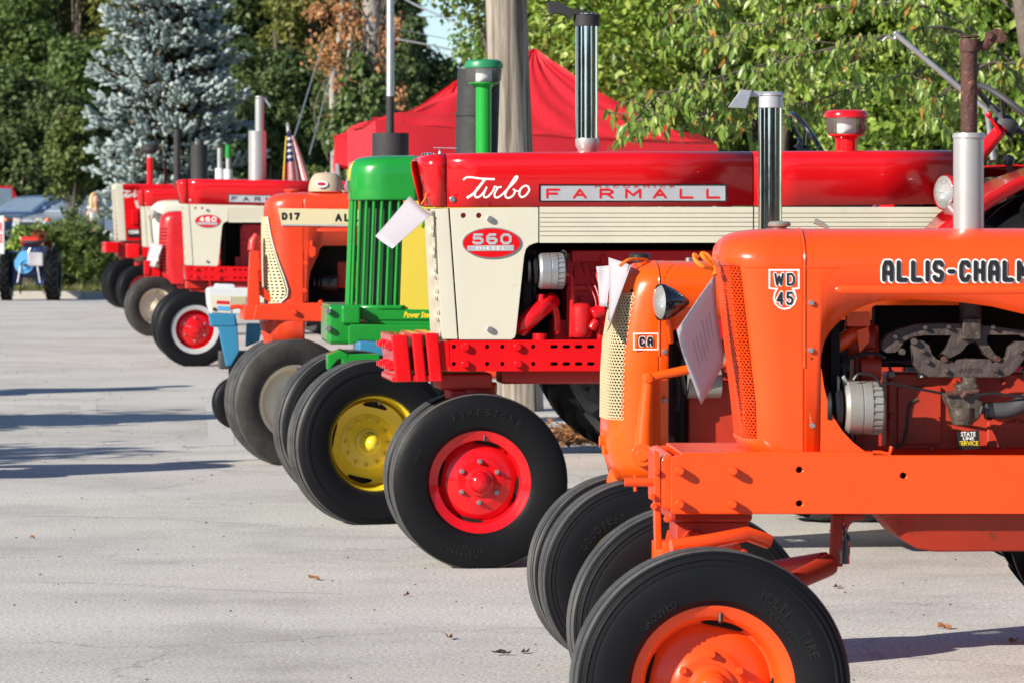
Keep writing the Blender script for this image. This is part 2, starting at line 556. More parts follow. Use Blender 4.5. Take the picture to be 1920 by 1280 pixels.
class MB:
    def __init__(s):
        s.v, s.f = [], []

    def quad_box(s, c):
        b = len(s.v)
        s.v += [Vector(p) for p in c]
        s.f += [(b, b + 3, b + 2, b + 1), (b + 4, b + 5, b + 6, b + 7), (b, b + 1, b + 5, b + 4), (b + 1, b + 2, b + 6, b + 5), (b + 2, b + 3, b + 7, b + 6), (b + 3, b, b + 4, b + 7)]
        return s

    def box(s, x0, x1, y0, y1, z0, z1):
        return s.quad_box([(x0, y0, z0), (x1, y0, z0), (x1, y1, z0), (x0, y1, z0), (x0, y0, z1), (x1, y0, z1), (x1, y1, z1), (x0, y1, z1)])

    def plate(s, outer, y0, y1, holes=()):
        """an (x, z) outline with holes, thick along y"""
        loops = [list(outer)] + [list(h) for h in holes]
        tris = tessellate_polygon([[Vector((x, z, 0)) for x, z in lp] for lp in loops])
        flat = [p for lp in loops for p in lp]
        b, n = len(s.v), len(flat)
        s.v += [Vector((x, y0, z)) for x, z in flat] + [Vector((x, y1, z)) for x, z in flat]
        for t in tris:
            s.f.append(tuple(b + i for i in t))
            s.f.append(tuple(b + n + i for i in reversed(t)))
        k = 0
        for lp in loops:
            m = len(lp)
            for i in range(m):
                a, c = k + i, k + (i + 1) % m
                s.f.append((b + a, b + c, b + n + c, b + n + a))
            k += m
        return s

    def loft(s, rings, closed=True, cap0=True, cap1=True):
        n = len(rings[0])
        b = len(s.v)
        for r in rings:
            s.v += [Vector(p) for p in r]
        for i in range(len(rings) - 1):
            for j in range(n if closed else n - 1):
                a, c = b + i * n + j, b + i * n + (j + 1) % n
                s.f.append((a, c, c + n, a + n))
        if cap0:
            s.f.append(tuple(b + j for j in reversed(range(n))))
        if cap1:
            s.f.append(tuple(b + (len(rings) - 1) * n + j for j in range(n)))
        return s

    def tube(s, path, r, n=10, caps=True, flat=None):
        P = [Vector(p) for p in path]
        rr = r if isinstance(r, (list, tuple)) else [r] * len(P)
        rings = []
        t0 = (P[1] - P[0]).normalized()
        ref = Vector((0, 0, 1)) if abs(t0.z) < .9 else Vector((1, 0, 0))
        u = t0.cross(ref).normalized()
        for i, p in enumerate(P):
            t = (P[min(i + 1, len(P) - 1)] - P[max(i - 1, 0)])
            if t.length < 1e-9:
                t = t0
            t.normalize()
            u = (u - t * u.dot(t))
            if u.length < 1e-6:
                u = t.orthogonal()
            u.normalize()
            w = t.cross(u)
            ring = []
            for k in range(n):
                a = 2 * PI * k / n
                d = u * math.cos(a) * rr[i] + w * math.sin(a) * rr[i]
                if flat:
                    d.y *= flat
                ring.append(p + d)
            rings.append(ring)
        return s.loft(rings, True, caps, caps)

    def cyl(s, p0, p1, r0, r1=None, n=20):
        return s.tube([p0, p1], [r0, r0 if r1 is None else r1], n)

    def lathe(s, prof, origin=(0, 0, 0), axis='y', n=48, closed=False):
        o = Vector(origin)
        rings = []
        for k in range(n):
            a = 2 * PI * k / n
            c, q = math.cos(a), math.sin(a)
            ring = []
            for r, h in prof:
                if axis == 'y':
                    ring.append(o + Vector((r * c, h, r * q)))
                elif axis == 'z':
                    ring.append(o + Vector((r * c, r * q, h)))
                else:
                    ring.append(o + Vector((h, r * c, r * q)))
            rings.append(ring)
        m = len(prof)
        b = len(s.v)
        for r in rings:
            s.v += r
        for k in range(n):
            k2 = (k + 1) % n
            for j in range(m if closed else m - 1):
                j2 = (j + 1) % m
                s.f.append((b + k * m + j, b + k * m + j2, b + k2 * m + j2, b + k2 * m + j))
        return s

    def grid(s, fn, us, vs, skip=None):
        b = len(s.v)
        nu, nv = len(us), len(vs)
        for v in vs:
            for u in us:
                s.v.append(Vector(fn(u, v)))
        for j in range(nv - 1):
            for i in range(nu - 1):
                if skip and skip(.5 * (us[i] + us[i + 1]), .5 * (vs[j] + vs[j + 1])):
                    continue
                a = b + j * nu + i
                s.f.append((a, a + 1, a + nu + 1, a + nu))
        return s

    def perf(s, fn, u0, u1, nu, v0, v1, nv, hu=.6, hv=.6, stagger=True, sides=8):
        """punched sheet: a lattice of cells, each with a real hole"""
        du, dv = (u1 - u0) / nu, (v1 - v0) / nv
        for j in range(nv):
            off = .5 if stagger and j % 2 else 0
            for i in range(nu if not off else nu - 1):
                cu, cv = u0 + (i + .5 + off) * du, v0 + (j + .5) * dv
                b = len(s.v)
                for k in range(sides):
                    a = 2 * PI * (k + .5) / sides
                    cx, cy = math.cos(a), math.sin(a)
                    q = .5 / max(abs(cx), abs(cy))
                    s.v.append(Vector(fn(cu + cx * q * du, cv + cy * q * dv)))
                for k in range(sides):
                    a = 2 * PI * (k + .5) / sides
                    s.v.append(Vector(fn(cu + math.cos(a) * hu * .5 * du, cv + math.sin(a) * hv * .5 * dv)))
                for k in range(sides):
                    k2 = (k + 1) % sides
                    s.f.append((b + k, b + k2, b + sides + k2, b + sides + k))
        return s

    def text(s, body, box, lat, th=.001, off=0.0, shear=0.0, space=1.0, base_off=0.0, ref=None):
        """flat lettering in the x-z plane facing -y, fitted to box = (x0, z0, x1, z1)"""
        vs, fs = text_data(body, th, off, shear, space)
        bv = text_data(ref or body, 0, 0, shear, space)[0] if (off or ref) else vs
        if not bv:
            return s
        ax, bx = min(p[0] for p in bv), max(p[0] for p in bv)
        ay, by = min(p[1] for p in bv), max(p[1] for p in bv)
        x0, z0, x1, z1 = box
        kx, kz = (x1 - x0) / (bx - ax), (z1 - z0) / (by - ay)
        b = len(s.v)
        zt = max(p[2] for p in vs) or 1
        for p in vs:
            s.v.append(Vector((x0 + (p[0] - ax) * kx, lat - (th if p[2] > 0 else 0), z0 + (p[1] - ay) * kz)))
        s.f += [tuple(b + i for i in f) for f in fs]
        return s

    def block(s, body, box, lat, weight, grow=0.0, gap=.35, widths=None):
        """block capitals built from straight strokes, fitted to box; weight and grow are fractions of the height"""
        x0, z0, x1, z1 = box
        hgt = z1 - z0
        hw = weight * hgt * .5
        wd = [(.0 if c == 'I' else .72 if c == '-' else .5 if c == '1' else 1.25 if c in 'MW' else 1.0) for c in body]
        n = len(body)
        cell = (x1 - x0 - 2 * hw * n - 0) / (sum(wd) + gap * (n - 1))
        x = x0
        e = 0
        for c, w in zip(body, wd):
            for st in GLYPH[c]:
                for (a, b), (c2, d) in zip(st[:-1], st[1:]):
                    p = Vector((x + hw + a * w * cell, 0, z0 + hw + b * (hgt - 2 * hw)))
                    q = Vector((x + hw + c2 * w * cell, 0, z0 + hw + d * (hgt - 2 * hw)))
                    u = (q - p)
                    u = u.normalized() if u.length > 1e-9 else Vector((1, 0, 0))
                    v = Vector((-u.z, 0, u.x))
                    r = hw + grow * hgt
                    e += 1
                    y = lat - .00004 * e
                    k = len(s.v)
                    for i in range(7):
                        t = PI / 2 - PI * i / 6
                        s.v.append(q + (u * math.cos(t) + v * math.sin(t)) * r + Vector((0, y, 0)))
                    for i in range(7):
                        t = -PI / 2 - PI * i / 6
                        s.v.append(p + (u * math.cos(t) + v * math.sin(t)) * r + Vector((0, y, 0)))
                    s.f.append(tuple(range(k, k + 14)))
            x += 2 * hw + (w + gap) * cell
        return s

    def xform(s, M, start=0):
        for i in range(start, len(s.v)):
            s.v[i] = M @ s.v[i]
        return s


_TXT = {}


def text_data(body, th, off, shear, space):
    key = (body, th > 0, off, shear, space)
    if key in _TXT:
        return _TXT[key]
    cu = bpy.data.curves.new('lettering_curve', 'FONT')
    cu.body = body
    cu.extrude = .01 if th > 0 else 0
    cu.offset = off
    cu.shear = shear
    cu.space_character = space
    cu.resolution_u = 3
    ob = bpy.data.objects.new('lettering_curve', cu)
    COL.objects.link(ob)
    dg = bpy.context.evaluated_depsgraph_get()
    me = bpy.data.meshes.new_from_object(ob.evaluated_get(dg))
    vs = [tuple(v.co) for v in me.vertices]
    fs = [tuple(p.vertices) for p in me.polygons]
    bpy.data.objects.remove(ob)
    bpy.data.meshes.remove(me)
    bpy.data.curves.remove(cu)
    _TXT[key] = (vs, fs)
    return _TXT[key]


def obj(name, mb, mat, parent=None, bevel=0.0, smooth=38, solid=0.0, seg=2, recalc=True):
    me = bpy.data.meshes.new(name)
    me.from_pydata([tuple(v) for v in mb.v], [], mb.f)
    if recalc:
        bm = bmesh.new()
        bm.from_mesh(me)
        bmesh.ops.recalc_face_normals(bm, faces=bm.faces)
        bm.to_mesh(me)
        bm.free()
    if smooth:
        me.polygons.foreach_set('use_smooth', [True] * len(me.polygons))
        if smooth < 180:
            me.set_sharp_from_angle(angle=R_(smooth))
    me.materials.append(MATS[mat])
    o = bpy.data.objects.new(name, me)
    COL.objects.link(o)
    if parent is not None:
        o.parent = parent
    if solid:
        md = o.modifiers.new('thickness', 'SOLIDIFY')
        md.thickness = solid
        md.offset = 0
    if bevel:
        md = o.modifiers.new('edges', 'BEVEL')
        md.width = bevel
        md.segments = seg
        md.limit_method = 'ANGLE'
        md.angle_limit = R_(40)
        md.harden_normals = False
        w = o.modifiers.new('normals', 'WEIGHTED_NORMAL')
        w.keep_sharp = False
    return o


def tag(o, label, cat, group=None, kind=None):
    if label:
        o['label'] = label
    if cat:
        o['category'] = cat
    if group:
        o['group'] = group
    if kind:
        o['kind'] = kind
    return o


def struct(o):
    o['kind'] = 'structure'
    return o


def empty(name, loc, rz=0):
    o = bpy.data.objects.new(name, None)
    o.empty_display_size = .2
    COL.objects.link(o)
    o.location = loc
    o.rotation_euler = (0, 0, rz)
    return o


def copy_tree(o, parent=None):
    c = o.copy()
    COL.objects.link(c)
    if parent is not None:
        c.parent = parent
    for ch in list(o.children):
        copy_tree(ch, c)
    return c


def np_mesh(name, V, nf, per, mat, parent=None, smooth=False):
    """V (n,3) vertices laid out in blocks; faces are consecutive runs given by index array nf with 'per' corners"""
    me = bpy.data.meshes.new(name)
    me.vertices.add(len(V))
    me.vertices.foreach_set('co', V.astype(np.float32).ravel())
    nl = nf.size
    me.loops.add(nl)
    me.loops.foreach_set('vertex_index', nf.astype(np.int32).ravel())
    k = nf.shape[0]
    me.polygons.add(k)
    me.polygons.foreach_set('loop_start', np.arange(0, nl, per, dtype=np.int32))
    me.polygons.foreach_set('loop_total', np.full(k, per, dtype=np.int32))
    if smooth:
        me.polygons.foreach_set('use_smooth', np.ones(k, dtype=bool))
    me.update(calc_edges=True)
    me.materials.append(MATS[mat])
    o = bpy.data.objects.new(name, me)
    COL.objects.link(o)
    if parent is not None:
        o.parent = parent
    return o


def leaf_arrays(P, D, N, length, width, fold=.25, droop=0.0):
    """leaves at P along D with normals N: six-point blades folded on the midrib"""
    n = len(P)
    D = D / np.linalg.norm(D, axis=1, keepdims=True)
    S = np.cross(D, N)
    S /= np.linalg.norm(S, axis=1, keepdims=True) + 1e-9
    N = np.cross(S, D)
    L = np.asarray(length).reshape(-1, 1)
    W = np.asarray(width).reshape(-1, 1)
    base = P
    tip = P + D * L - N * L * droop
    m1 = P + D * L * .45 + N * W * .0
    a = m1 + S * W * .5 + N * W * fold
    b = m1 - S * W * .5 + N * W * fold
    V = np.stack([base, a, tip, b], axis=1)          # a rhombus folded along base-tip
    idx = np.arange(n)[:, None] * 4
    Fc = np.concatenate([idx + np.array([[0, 1, 2]]), idx + np.array([[0, 2, 3]])], axis=0)
    return V.reshape(-1, 3), Fc


def rand_unit(n):
    a = rng.normal(size=(n, 3))
    return a / np.linalg.norm(a, axis=1, keepdims=True)
# ------------------------------------------------------------------ ground, kerb, banks
KY = 74.8           # where the kerb stands
g = MB()
g.grid(lambda x, y: (x, y, 0), [-70, -30, -10, 0, 10, 30, 70], [-30, 0, 20, 40, 60, KY])
struct(obj('asphalt_lot', g, 'asphalt', smooth=0))
kerb = MB()
x = -26.0
kerb = MB()
i = 0
kroot = MB()
segs = []
while x < 30:
    segs.append((x, x + 2.98))
    x += 3.0
kparent = struct(obj('kerb', MB().box(-70, 70, KY + .02, KY + .24, -.1, .10), 'concrete', smooth=0))
for a, b in segs:
    obj('kerb_stone', MB().box(a, b, KY, KY + .26, -.1, .13 + .006 * math.sin(a)), 'concrete', kparent, bevel=.02, smooth=0)


def bank_z(x, y):
    if y < KY + .26:
        return .1
    f = min(1, max(0, (y - KY - 2) / 17))
    z = .10 + .62 * f * f * (3 - 2 * f)
    if y > 142:
        q = (y - 142)
        z += q * .05
    return z + .03 * math.sin(x * .7 + y * .4)


ys = [KY + .26, KY + 1, KY + 2, KY + 4, KY + 6, KY + 9, KY + 12, KY + 15, KY + 19]
struct(obj('lawn', MB().grid(lambda x, y: (x, y, bank_z(x, y)), list(np.linspace(-70, 70, 61)), ys), 'lawn'))
struct(obj('upper_lot', MB().grid(lambda x, y: (x, y, bank_z(x, y) - .03 * math.sin(x * .7 + y * .4)), list(np.linspace(-70, 70, 21)), [KY + 19, 110, 128, 142]), 'asphalt', smooth=0))
struct(obj('wooded_hill', MB().grid(lambda x, y: (x, y, bank_z(x, y)), list(np.linspace(-160, 160, 41)), [142, 146, 152, 160, 180, 210, 260, 330]), 'forest_floor'))
for s_ in (-1, 1):
    struct(obj('outer_ground', MB().box(s_ * 70 if s_ > 0 else -900, 900 if s_ > 0 else -70, -60, 128, -.5, -.02), 'lawn', smooth=0))
struct(obj('outer_ground', MB().box(-900, 900, 330, 900, 5, 10.7), 'forest_floor', smooth=0))
# ------------------------------------------------------------------ tractors: frame of reference and shared builders
class T:
    """local axes of a tractor: x runs from nose to tail, y away from its left side, z up; origin on the ground under the front axle"""

    def __init__(s, name, label, contact, half, yaw, group='vintage tractors lined up along the lot', cat='tractor'):
        a = R_(yaw)
        s.ex, s.ey = Vector((math.cos(a), math.sin(a), 0)), Vector((-math.sin(a), math.cos(a), 0))
        s.o = ground_at(*contact) + s.ey * half
        s.root = empty(name, s.o, a)
        tag(s.root, label, cat, group)
        s.half = half

    def p(s, px, py, lat=0.0):
        r = ray(px, py)
        c = Vector((0, 0, CZ)) - s.o
        k = (lat - c.dot(s.ey)) / r.dot(s.ey)
        q = c + r * k
        return (q.dot(s.ex), q.z)

    def x(s, px, lat=0.0):
        return s.p(px, 500, lat)[0]

    def z(s, py, lat=0.0, px=900):
        return s.p(px, py, lat)[1]

    def sc(s, px, lat=0.0):
        """metres per photograph pixel on that plane"""
        return s.p(px + 1, 500, lat)[0] - s.p(px, 500, lat)[0]

    def poly(s, pts, lat=0.0):
        return [s.p(a, b, lat) for a, b in pts]

    def pt(s, px, py, lat):
        x, z = s.p(px, py, lat)
        return Vector((x, lat, z))

    def path(s, pts, lat):
        return [s.pt(q[0], q[1], q[2] if len(q) > 2 else lat) for q in pts]

    def box2(s, x0, y0, x1, y1, lat):
        """text box (x0, z0, x1, z1) from pixel corners: left-top, right-bottom"""
        a, d = s.p(x0, y1, lat), s.p(x1, y0, lat)
        return (a[0], a[1], d[0], d[1])

    def add(s, name, mb, mat, parent=None, **kw):
        return obj(name, mb, mat, parent or s.root, **kw)


RIM_DISC = [(1.07, -.40), (1.07, -.37), (1.0, -.36), (.965, -.33), (.90, -.30), (.865, -.20), (.85, -.02), (.80, -.03), (.70, -.12), (.58, -.17), (.46, -.18), (.42, -.22), (.36, -.24), (.30, -.24), (.0, -.24)]
RIM_DEEP = [(1.06, -.40), (1.06, -.37), (1.0, -.36), (.97, -.33), (.94, -.28), (.92, -.10), (.90, .10), (.84, .12), (.60, .13), (.50, .10), (.44, .08), (.0, .08)]


def tyre_profile(R, w, rr, ribs, ring):
    """closed outline (radius, y), outer side at -y"""
    h = R - rr
    side = [(rr - .004, -.34 * w), (rr + .012, -.415 * w), (rr + .10 * h, -.45 * w), (rr + .14 * h, -.462 * w), (rr + .30 * h, -.50 * w), (rr + .50 * h, -.515 * w), (rr + .66 * h, -.50 * w)]
    if ring == 'ribbed':
        side += [(rr + .70 * h, -.487 * w), (rr + .72 * h, -.497 * w), (rr + .755 * h, -.49 * w), (rr + .765 * h, -.468 * w), (rr + .80 * h, -.462 * w), (rr + .815 * h, -.478 * w), (rr + .855 * h, -.462 * w), (rr + .865 * h, -.438 * w), (rr + .90 * h, -.425 * w), (rr + .915 * h, -.435 * w)]
    elif ring == 'band':
        side += [(rr + .67 * h, -.515 * w), (rr + .75 * h, -.505 * w), (rr + .765 * h, -.475 * w), (rr + .84 * h, -.455 * w), (rr + .88 * h, -.44 * w)]
    else:
        side += [(rr + .78 * h, -.475 * w), (rr + .88 * h, -.435 * w)]
    side += [(R - .045 * h, -.395 * w), (R - .01 * h, -.35 * w)]
    tread = []
    g = .055 * w
    d = .010
    span = .35 * w
    n = ribs
    for i in range(n - 1):
        c = -span + 2 * span * (i + 1) / n
        crown = lambda y: R - .004 - .012 * (y / span) ** 2 * (R / .38) * .6
        tread += [(crown(c - g), c - g * .55), (crown(c) - d, c - g * .35), (crown(c) - d, c + g * .35), (crown(c + g), c + g * .55)]
    far = [(r, -y) for r, y in reversed(side)]
    return side + tread + far


def arc_text(mb, body, radius, mid_deg, size, y, span_deg, th=.0012, flip=False, wide=1.0):
    """raised letters round a sidewall; angles measured clockwise from straight up, seen from -y"""
    n = len(body)
    for i, ch in enumerate(body):
        if ch == ' ':
            continue
        t = (i + .5) / n - .5
        a = R_(mid_deg + (span_deg * t if not flip else -span_deg * t))
        m = MB()
        wc = wide * (.22 if ch == 'I' else 1.0)
        m.text(ch, (-size * .32 * wc, -size * .5, size * .32 * wc, size * .5), 0, th)
        rot = Matrix.Rotation(a if not flip else a + PI, 4, 'Y')
        pos = Vector((math.sin(a) * radius, y, math.cos(a) * radius))
        M = Matrix.Translation(pos) @ rot
        b = len(mb.v)
        mb.v += [M @ v for v in m.v]
        mb.f += [tuple(b + j for j in f) for f in m.f]
    return mb


def front_wheel(t, x, lat, R, w, rr, rim='red', tyre='tyre', tread=None, ribs=4, ring='smooth', prof=RIM_DISC, steer=0, camber=0, hub=True, nb=6, bolt=None, br=.42, name='front_wheel', slots=False, marks=None, hubr=.20, hublen=.16, white=False, n=88):
    near = lat <= 0
    mb = MB()
    pr = [(r * rr, y * w) for r, y in prof]
    mb.lathe(pr, n=64)
    back = [(rr * 1.07, .40 * w), (rr * 1.07, .37 * w), (rr, .36 * w), (rr * .88, .28 * w), (rr * .86, -.02 * w)]
    mb.lathe(back, n=64)
    wh = t.add(name, mb, rim, smooth=42)
    wh.location = (x, lat, R - .013)
    wh.rotation_euler = (R_(camber), 0, R_(steer) + (0 if near else PI))
    ty = MB().lathe(tyre_profile(R, w, rr, ribs, ring), n=n, closed=True)
    to = obj('tyre', ty, tyre, wh, smooth=30)
    if tread:
        me = to.data
        me.materials.append(MATS[tread])
        for p in me.polygons:
            c = p.center
            if math.hypot(c.x, c.z) > R - .055 * (R - rr) and abs(c.y) < .40 * w:
                p.material_index = 1
    hy = [y for r, y in prof][-1] * w
    if hub:
        h = MB()
        h.lathe([(hubr * 1.5 * rr, hy), (hubr * 1.45 * rr, hy - .012), (hubr * 1.12 * rr, hy - .018), (hubr * 1.05 * rr, hy - hublen * w * .5), (hubr * .9 * rr, hy - hublen * w * .72), (hubr * .82 * rr, hy - hublen * w * .74), (hubr * .74 * rr, hy - hublen * w), (hubr * .5 * rr, hy - hublen * w * 1.12), (0, hy - hublen * w * 1.15)], n=32)
        obj('hub_cap', h, rim, wh, smooth=40)
        b = MB()
        for k in range(nb):
            a = 2 * PI * k / nb + .5
            cx, cz = math.cos(a) * br * rr, math.sin(a) * br * rr
            yb = np.interp(br, [r for r, y in reversed(prof)], [y for r, y in reversed(prof)]) * w
            m = MB()
            m.tube([(cx, yb + .004, cz), (cx, yb - .012, cz)], .011, 6)
            m.tube([(cx, yb - .010, cz), (cx, yb - .022, cz)], [.0085, .007], 8)
            if bolt:
                obj('lug_bolt', m, bolt, wh, smooth=30)
            else:
                obj('lug_bolt', m, rim, wh, smooth=30)
    if slots:
        for k in range(4):
            m = MB()
            a0 = 2 * PI * k / 4 + 1.35
            pts = []
            for q in range(9):
                a = a0 + (q - 4) * .085
                pts.append(Vector((math.cos(a) * rr * .80, 0, math.sin(a) * rr * .80)))
            ys = np.interp(.80, [r for r, y in reversed(prof)], [y for r, y in reversed(prof)]) * w
            b0 = len(m.v)
            for q, p in enumerate(pts):
                hw = .014 * math.sqrt(max(.05, 1 - ((q - 4) / 4.2) ** 2))
                d = p.normalized()
                m.v += [Vector(p - d * hw) + Vector((0, ys - .006, 0)), Vector(p + d * hw) + Vector((0, ys - .009, 0))]
            for q in range(8):
                m.f.append((b0 + 2 * q, b0 + 2 * q + 1, b0 + 2 * q + 3, b0 + 2 * q + 2))
            obj('slot', m, 'bay_black', wh, smooth=0)
    if white:
        m = MB().lathe([(rr * 1.075, -.405 * w), (rr * 1.06, -.42 * w), (rr * .86, -.375 * w), (rr * .84, -.34 * w)], n=64)
        obj('trim_ring', m, 'white_wall', wh, smooth=40)
    if marks:
        m = MB()
        side_ = sorted(q for q in tyre_profile(R, w, rr, ribs, ring) if q[1] < -.3 * w)
        for a in marks:
            y_ = float(np.interp(a[1], [q[0] for q in side_], [q[1] for q in side_]))
            arc_text(m, a[0], a[1], a[2], a[3], y_ - .0006, a[5], **a[6])
        obj('lettering', m, 'tyre_mark', wh, smooth=0)
    # valve stem
    vs = MB().tube([(rr * .1, -.30 * w, rr * .90), (rr * .09, -.36 * w, rr * .80)], .006, 8)
    obj('valve_stem', vs, 'black', wh)
    return wh


def rear_wheel(t, x, lat, R, w, rr, rim='red', n=60, lugs=22, name='rear_wheel', tyre='tyre_black'):
    mb = MB()
    mb.lathe([(rr * 1.04, -.42 * w), (rr, -.40 * w), (rr * .93, -.30 * w), (rr * .90, .0), (rr * .80, .03 * w), (rr * .5, -.10 * w), (rr * .3, -.12 * w), (0, -.12 * w)], n=48)
    mb.lathe([(rr * 1.04, .42 * w), (rr, .40 * w), (rr * .93, .30 * w), (rr * .90, .0)], n=48)
    wh = t.add(name, mb, rim, smooth=40)
    wh.location = (x, lat, R - .01)
    if lat > 0:
        wh.rotation_euler = (0, 0, PI)
    Rc = R - .035
    h = Rc - rr
    prof = [(rr, -.36 * w), (rr + .02, -.44 * w), (rr + .35 * h, -.52 * w), (rr + .7 * h, -.50 * w), (Rc - .05, -.44 * w), (Rc - .01, -.30 * w), (Rc, 0), (Rc - .01, .30 * w), (Rc - .05, .44 * w), (rr + .7 * h, .50 * w), (rr + .35 * h, .52 * w), (rr + .02, .44 * w), (rr, .36 * w)]
    ty = MB().lathe(prof, n=n, closed=True)
    for k in range(lugs):
        for sgn in (-1, 1):
            a0 = 2 * PI * (k + (.5 if sgn > 0 else 0)) / lugs
            rings = []
            for q in range(6):
                f = q / 5
                y = sgn * w * (.02 + .46 * f)
                a = a0 + .30 * f
                drop = .0 if f < .8 else (f - .8) * .28
                r0, r1 = Rc - .05 - drop * .5, R - drop * .35 - .010 * f * f
                da = .028
                ring = []
                for rr_, s_ in ((r0, -1.3), (r1, -.8), (r1, .8), (r0, 1.3)):
                    aa = a + s_ * da
                    ring.append((rr_ * math.cos(aa), y, rr_ * math.sin(aa)))
                rings.append(ring)
            ty.loft(rings)
    obj('tyre', ty, tyre, wh, smooth=32)
    hb = MB().lathe([(.10, -.12 * w), (.10, -.12 * w - .05), (.06, -.12 * w - .09), (0, -.12 * w - .09)], n=20)
    obj('hub_cap', hb, rim, wh)
    return wh


def uring(xf, w, r, xr, N=16, Ng=10, sg=.1):
    """plan of a rounded nose: list of (x, y) from the near rear corner round the front to the far rear corner"""
    r = min(r, w * .98)
    S = (w - r) + r * PI / 2 + max(.001, xr - (xf + r))
    sg = min(sg, S * .9)
    sl = [-S + (S - sg) * i / N for i in range(N)] + [-sg + 2 * sg * i / Ng for i in range(Ng + 1)] + [sg + (S - sg) * (i + 1) / N for i in range(N)]
    return [upos(s, xf, w, r) for s in sl], sl


def upos(s, xf, w, r):
    r = min(r, w * .98)
    a = w - r
    q = abs(s)
    if q <= a:
        x, y = xf, q
    elif q <= a + r * PI / 2:
        th = (q - a) / r
        x, y = xf + r * (1 - math.cos(th)), a + r * math.sin(th)
    else:
        x, y = xf + r + (q - a - r * PI / 2), w
    return (x, math.copysign(y, s) if s else 0.0)


class Nose:
    """rounded hood front: rows (z, xf, w, r) from bottom to top"""

    def __init__(s, rows, xr):
        s.rows = sorted(rows)
        s.xr = xr

    def par(s, z):
        R = s.rows
        zs = [q[0] for q in R]
        return [float(np.interp(z, zs, [q[k] for q in R])) for k in (1, 2, 3)]

    def pos(s, sa, z, out=0.0):
        xf, w, r = s.par(z)
        x, y = upos(sa, xf, w, r)
        if out:
            x2, y2 = upos(sa + .004, xf, w, r)
            x1, y1 = upos(sa - .004, xf, w, r)
            d = Vector((x2 - x1, y2 - y1, 0)).normalized()
            n = Vector((-d.y, d.x, 0))
            x, y = x + n.x * out, y + n.y * out
        return (x, y, z)

    def mesh(s, sg=.1, hole=None, N=16, Ng=10):
        """hole = (z0, z1): the front is left open between them for |s| < sg"""
        zs = [q[0] for q in s.rows]
        rings = []
        for z, xf, w, r in s.rows:
            pts, sl = uring(xf, w, r, s.xr, N, Ng, sg)
            rings.append([(x, y, z) for x, y in pts])
        m = MB()
        n = len(rings[0])
        for r in rings:
            m.v += [Vector(p) for p in r]
        for j in range(len(rings) - 1):
            zm = .5 * (zs[j] + zs[j + 1])
            for i in range(n - 1):
                if hole and hole[0] < zm < hole[1] and N <= i < N + Ng:
                    continue
                m.f.append((j * n + i, j * n + i + 1, (j + 1) * n + i + 1, (j + 1) * n + i))
        top = (len(rings) - 1) * n
        m.f.append(tuple(top + i for i in range(n)))
        return m


def dome_rows(t, sil, lat, w0, r0, a, b):
    """rows from a traced silhouette [(px, py)] of the nose; the cross-section rounds over the last b metres with a reach of a"""
    pts = [t.p(px, py, 0) for px, py in sil]
    zt = max(z for x, z in pts)
    rows = []
    for x, z in pts:
        q = max(0.0, (z - (zt - b)) / b)
        w = w0 - a + a * math.sqrt(max(0.0, 1 - min(1, q) ** 2))
        rows.append((z, x, max(w, .02), min(r0, max(w, .02) * .95)))
    return rows, zt


def hood_mesh(stations, w, a, b, n=9):
    """stations (x, z_low, z_top): rounded-over sheet; open below"""
    m = MB()
    rings = []
    for st in stations:
        x, zl, zt = st[:3]
        ww = st[3] if len(st) > 3 else w
        zl = min(zl, zt - .002)
        ring = [(x, -ww, zl)]
        for i in range(n + 1):
            th = PI / 2 * i / n
            z = zt - b + b * math.sin(th)
            y = ww - a + a * math.cos(th)
            ring.append((x, -y, max(z, zl)))
        ring += [(x, -y, z) for (x, y, z) in reversed(ring)]
        rings.append(ring)
    m.loft(rings, closed=False, cap0=False, cap1=False)
    return m


def stack(t, px, y0, y1, r_px, mat, lat=0.0, name='exhaust_pipe', lean=0.0, n=24, r1=None, parent=None):
    k = t.sc(px, lat)
    a, b = t.pt(px, y1, lat), t.pt(px + lean, y0, lat)
    return t.add(name, MB().tube([a, b], [r_px * k, (r1 or r_px) * k], n), mat, parent)


def chassis(t, wb, Rr, wr, rt, zc, rim, body, fender=None, zlow=.52, wheels=True, zd=.85, seat=True, lug=22, steer_px=None, engine=True, col='black', shaft=True):
    """the running gear common to the row: engine, gearbox, axle, rear wheels, seat, steering"""
    if engine:
        t.add('engine_block', MB().box(.25, 1.15, -.13, .13, .55, zd).box(.30, 1.10, -.10, .10, zd, zd + .14).box(.30, 1.1, -.10, .10, .46, .55), body, bevel=.012)
    t.add('gearbox', MB().box(1.12, wb - .22, -.16, .16, zlow, zd - .03).box(wb - .25, wb + .22, -.24, .24, zlow - .04, zd + .02), body, bevel=.03)
    t.add('rear_axle', MB().cyl((wb, -rt, Rr - .01), (wb, rt, Rr - .01), .085), body)
    if wheels:
        for sgn in (-1, 1):
            rear_wheel(t, wb, sgn * rt, Rr, wr, Rr * .62, rim, lugs=lug)
    if fender:
        for sgn in (-1, 1):
            m = MB()
            rings = []
            for k in range(15):
                a = R_(20 + 120 * k / 14)
                c, s_ = math.cos(a), math.sin(a)
                rr = Rr + .08
                y0, y1 = sgn * (rt - wr * .62), sgn * (rt + wr * .45)
                rings.append([(wb + rr * c, y0, Rr + rr * s_), (wb + rr * c, y1, Rr + rr * s_), (wb + (rr - .05) * c, y1, Rr + (rr - .05) * s_)])
            m.loft(rings, closed=False, cap0=False, cap1=False)
            t.add('fender', m, fender, solid=.008)
    if seat:
        s_ = MB().box(wb + .12, wb + .52, -.23, .23, zd + .18, zd + .26).box(wb + .46, wb + .54, -.22, .22, zd + .26, zd + .50)
        t.add('seat', s_, col, bevel=.03)
        t.add('seat_post', MB().box(wb + .2, wb + .35, -.05, .05, zd, zd + .18), body)


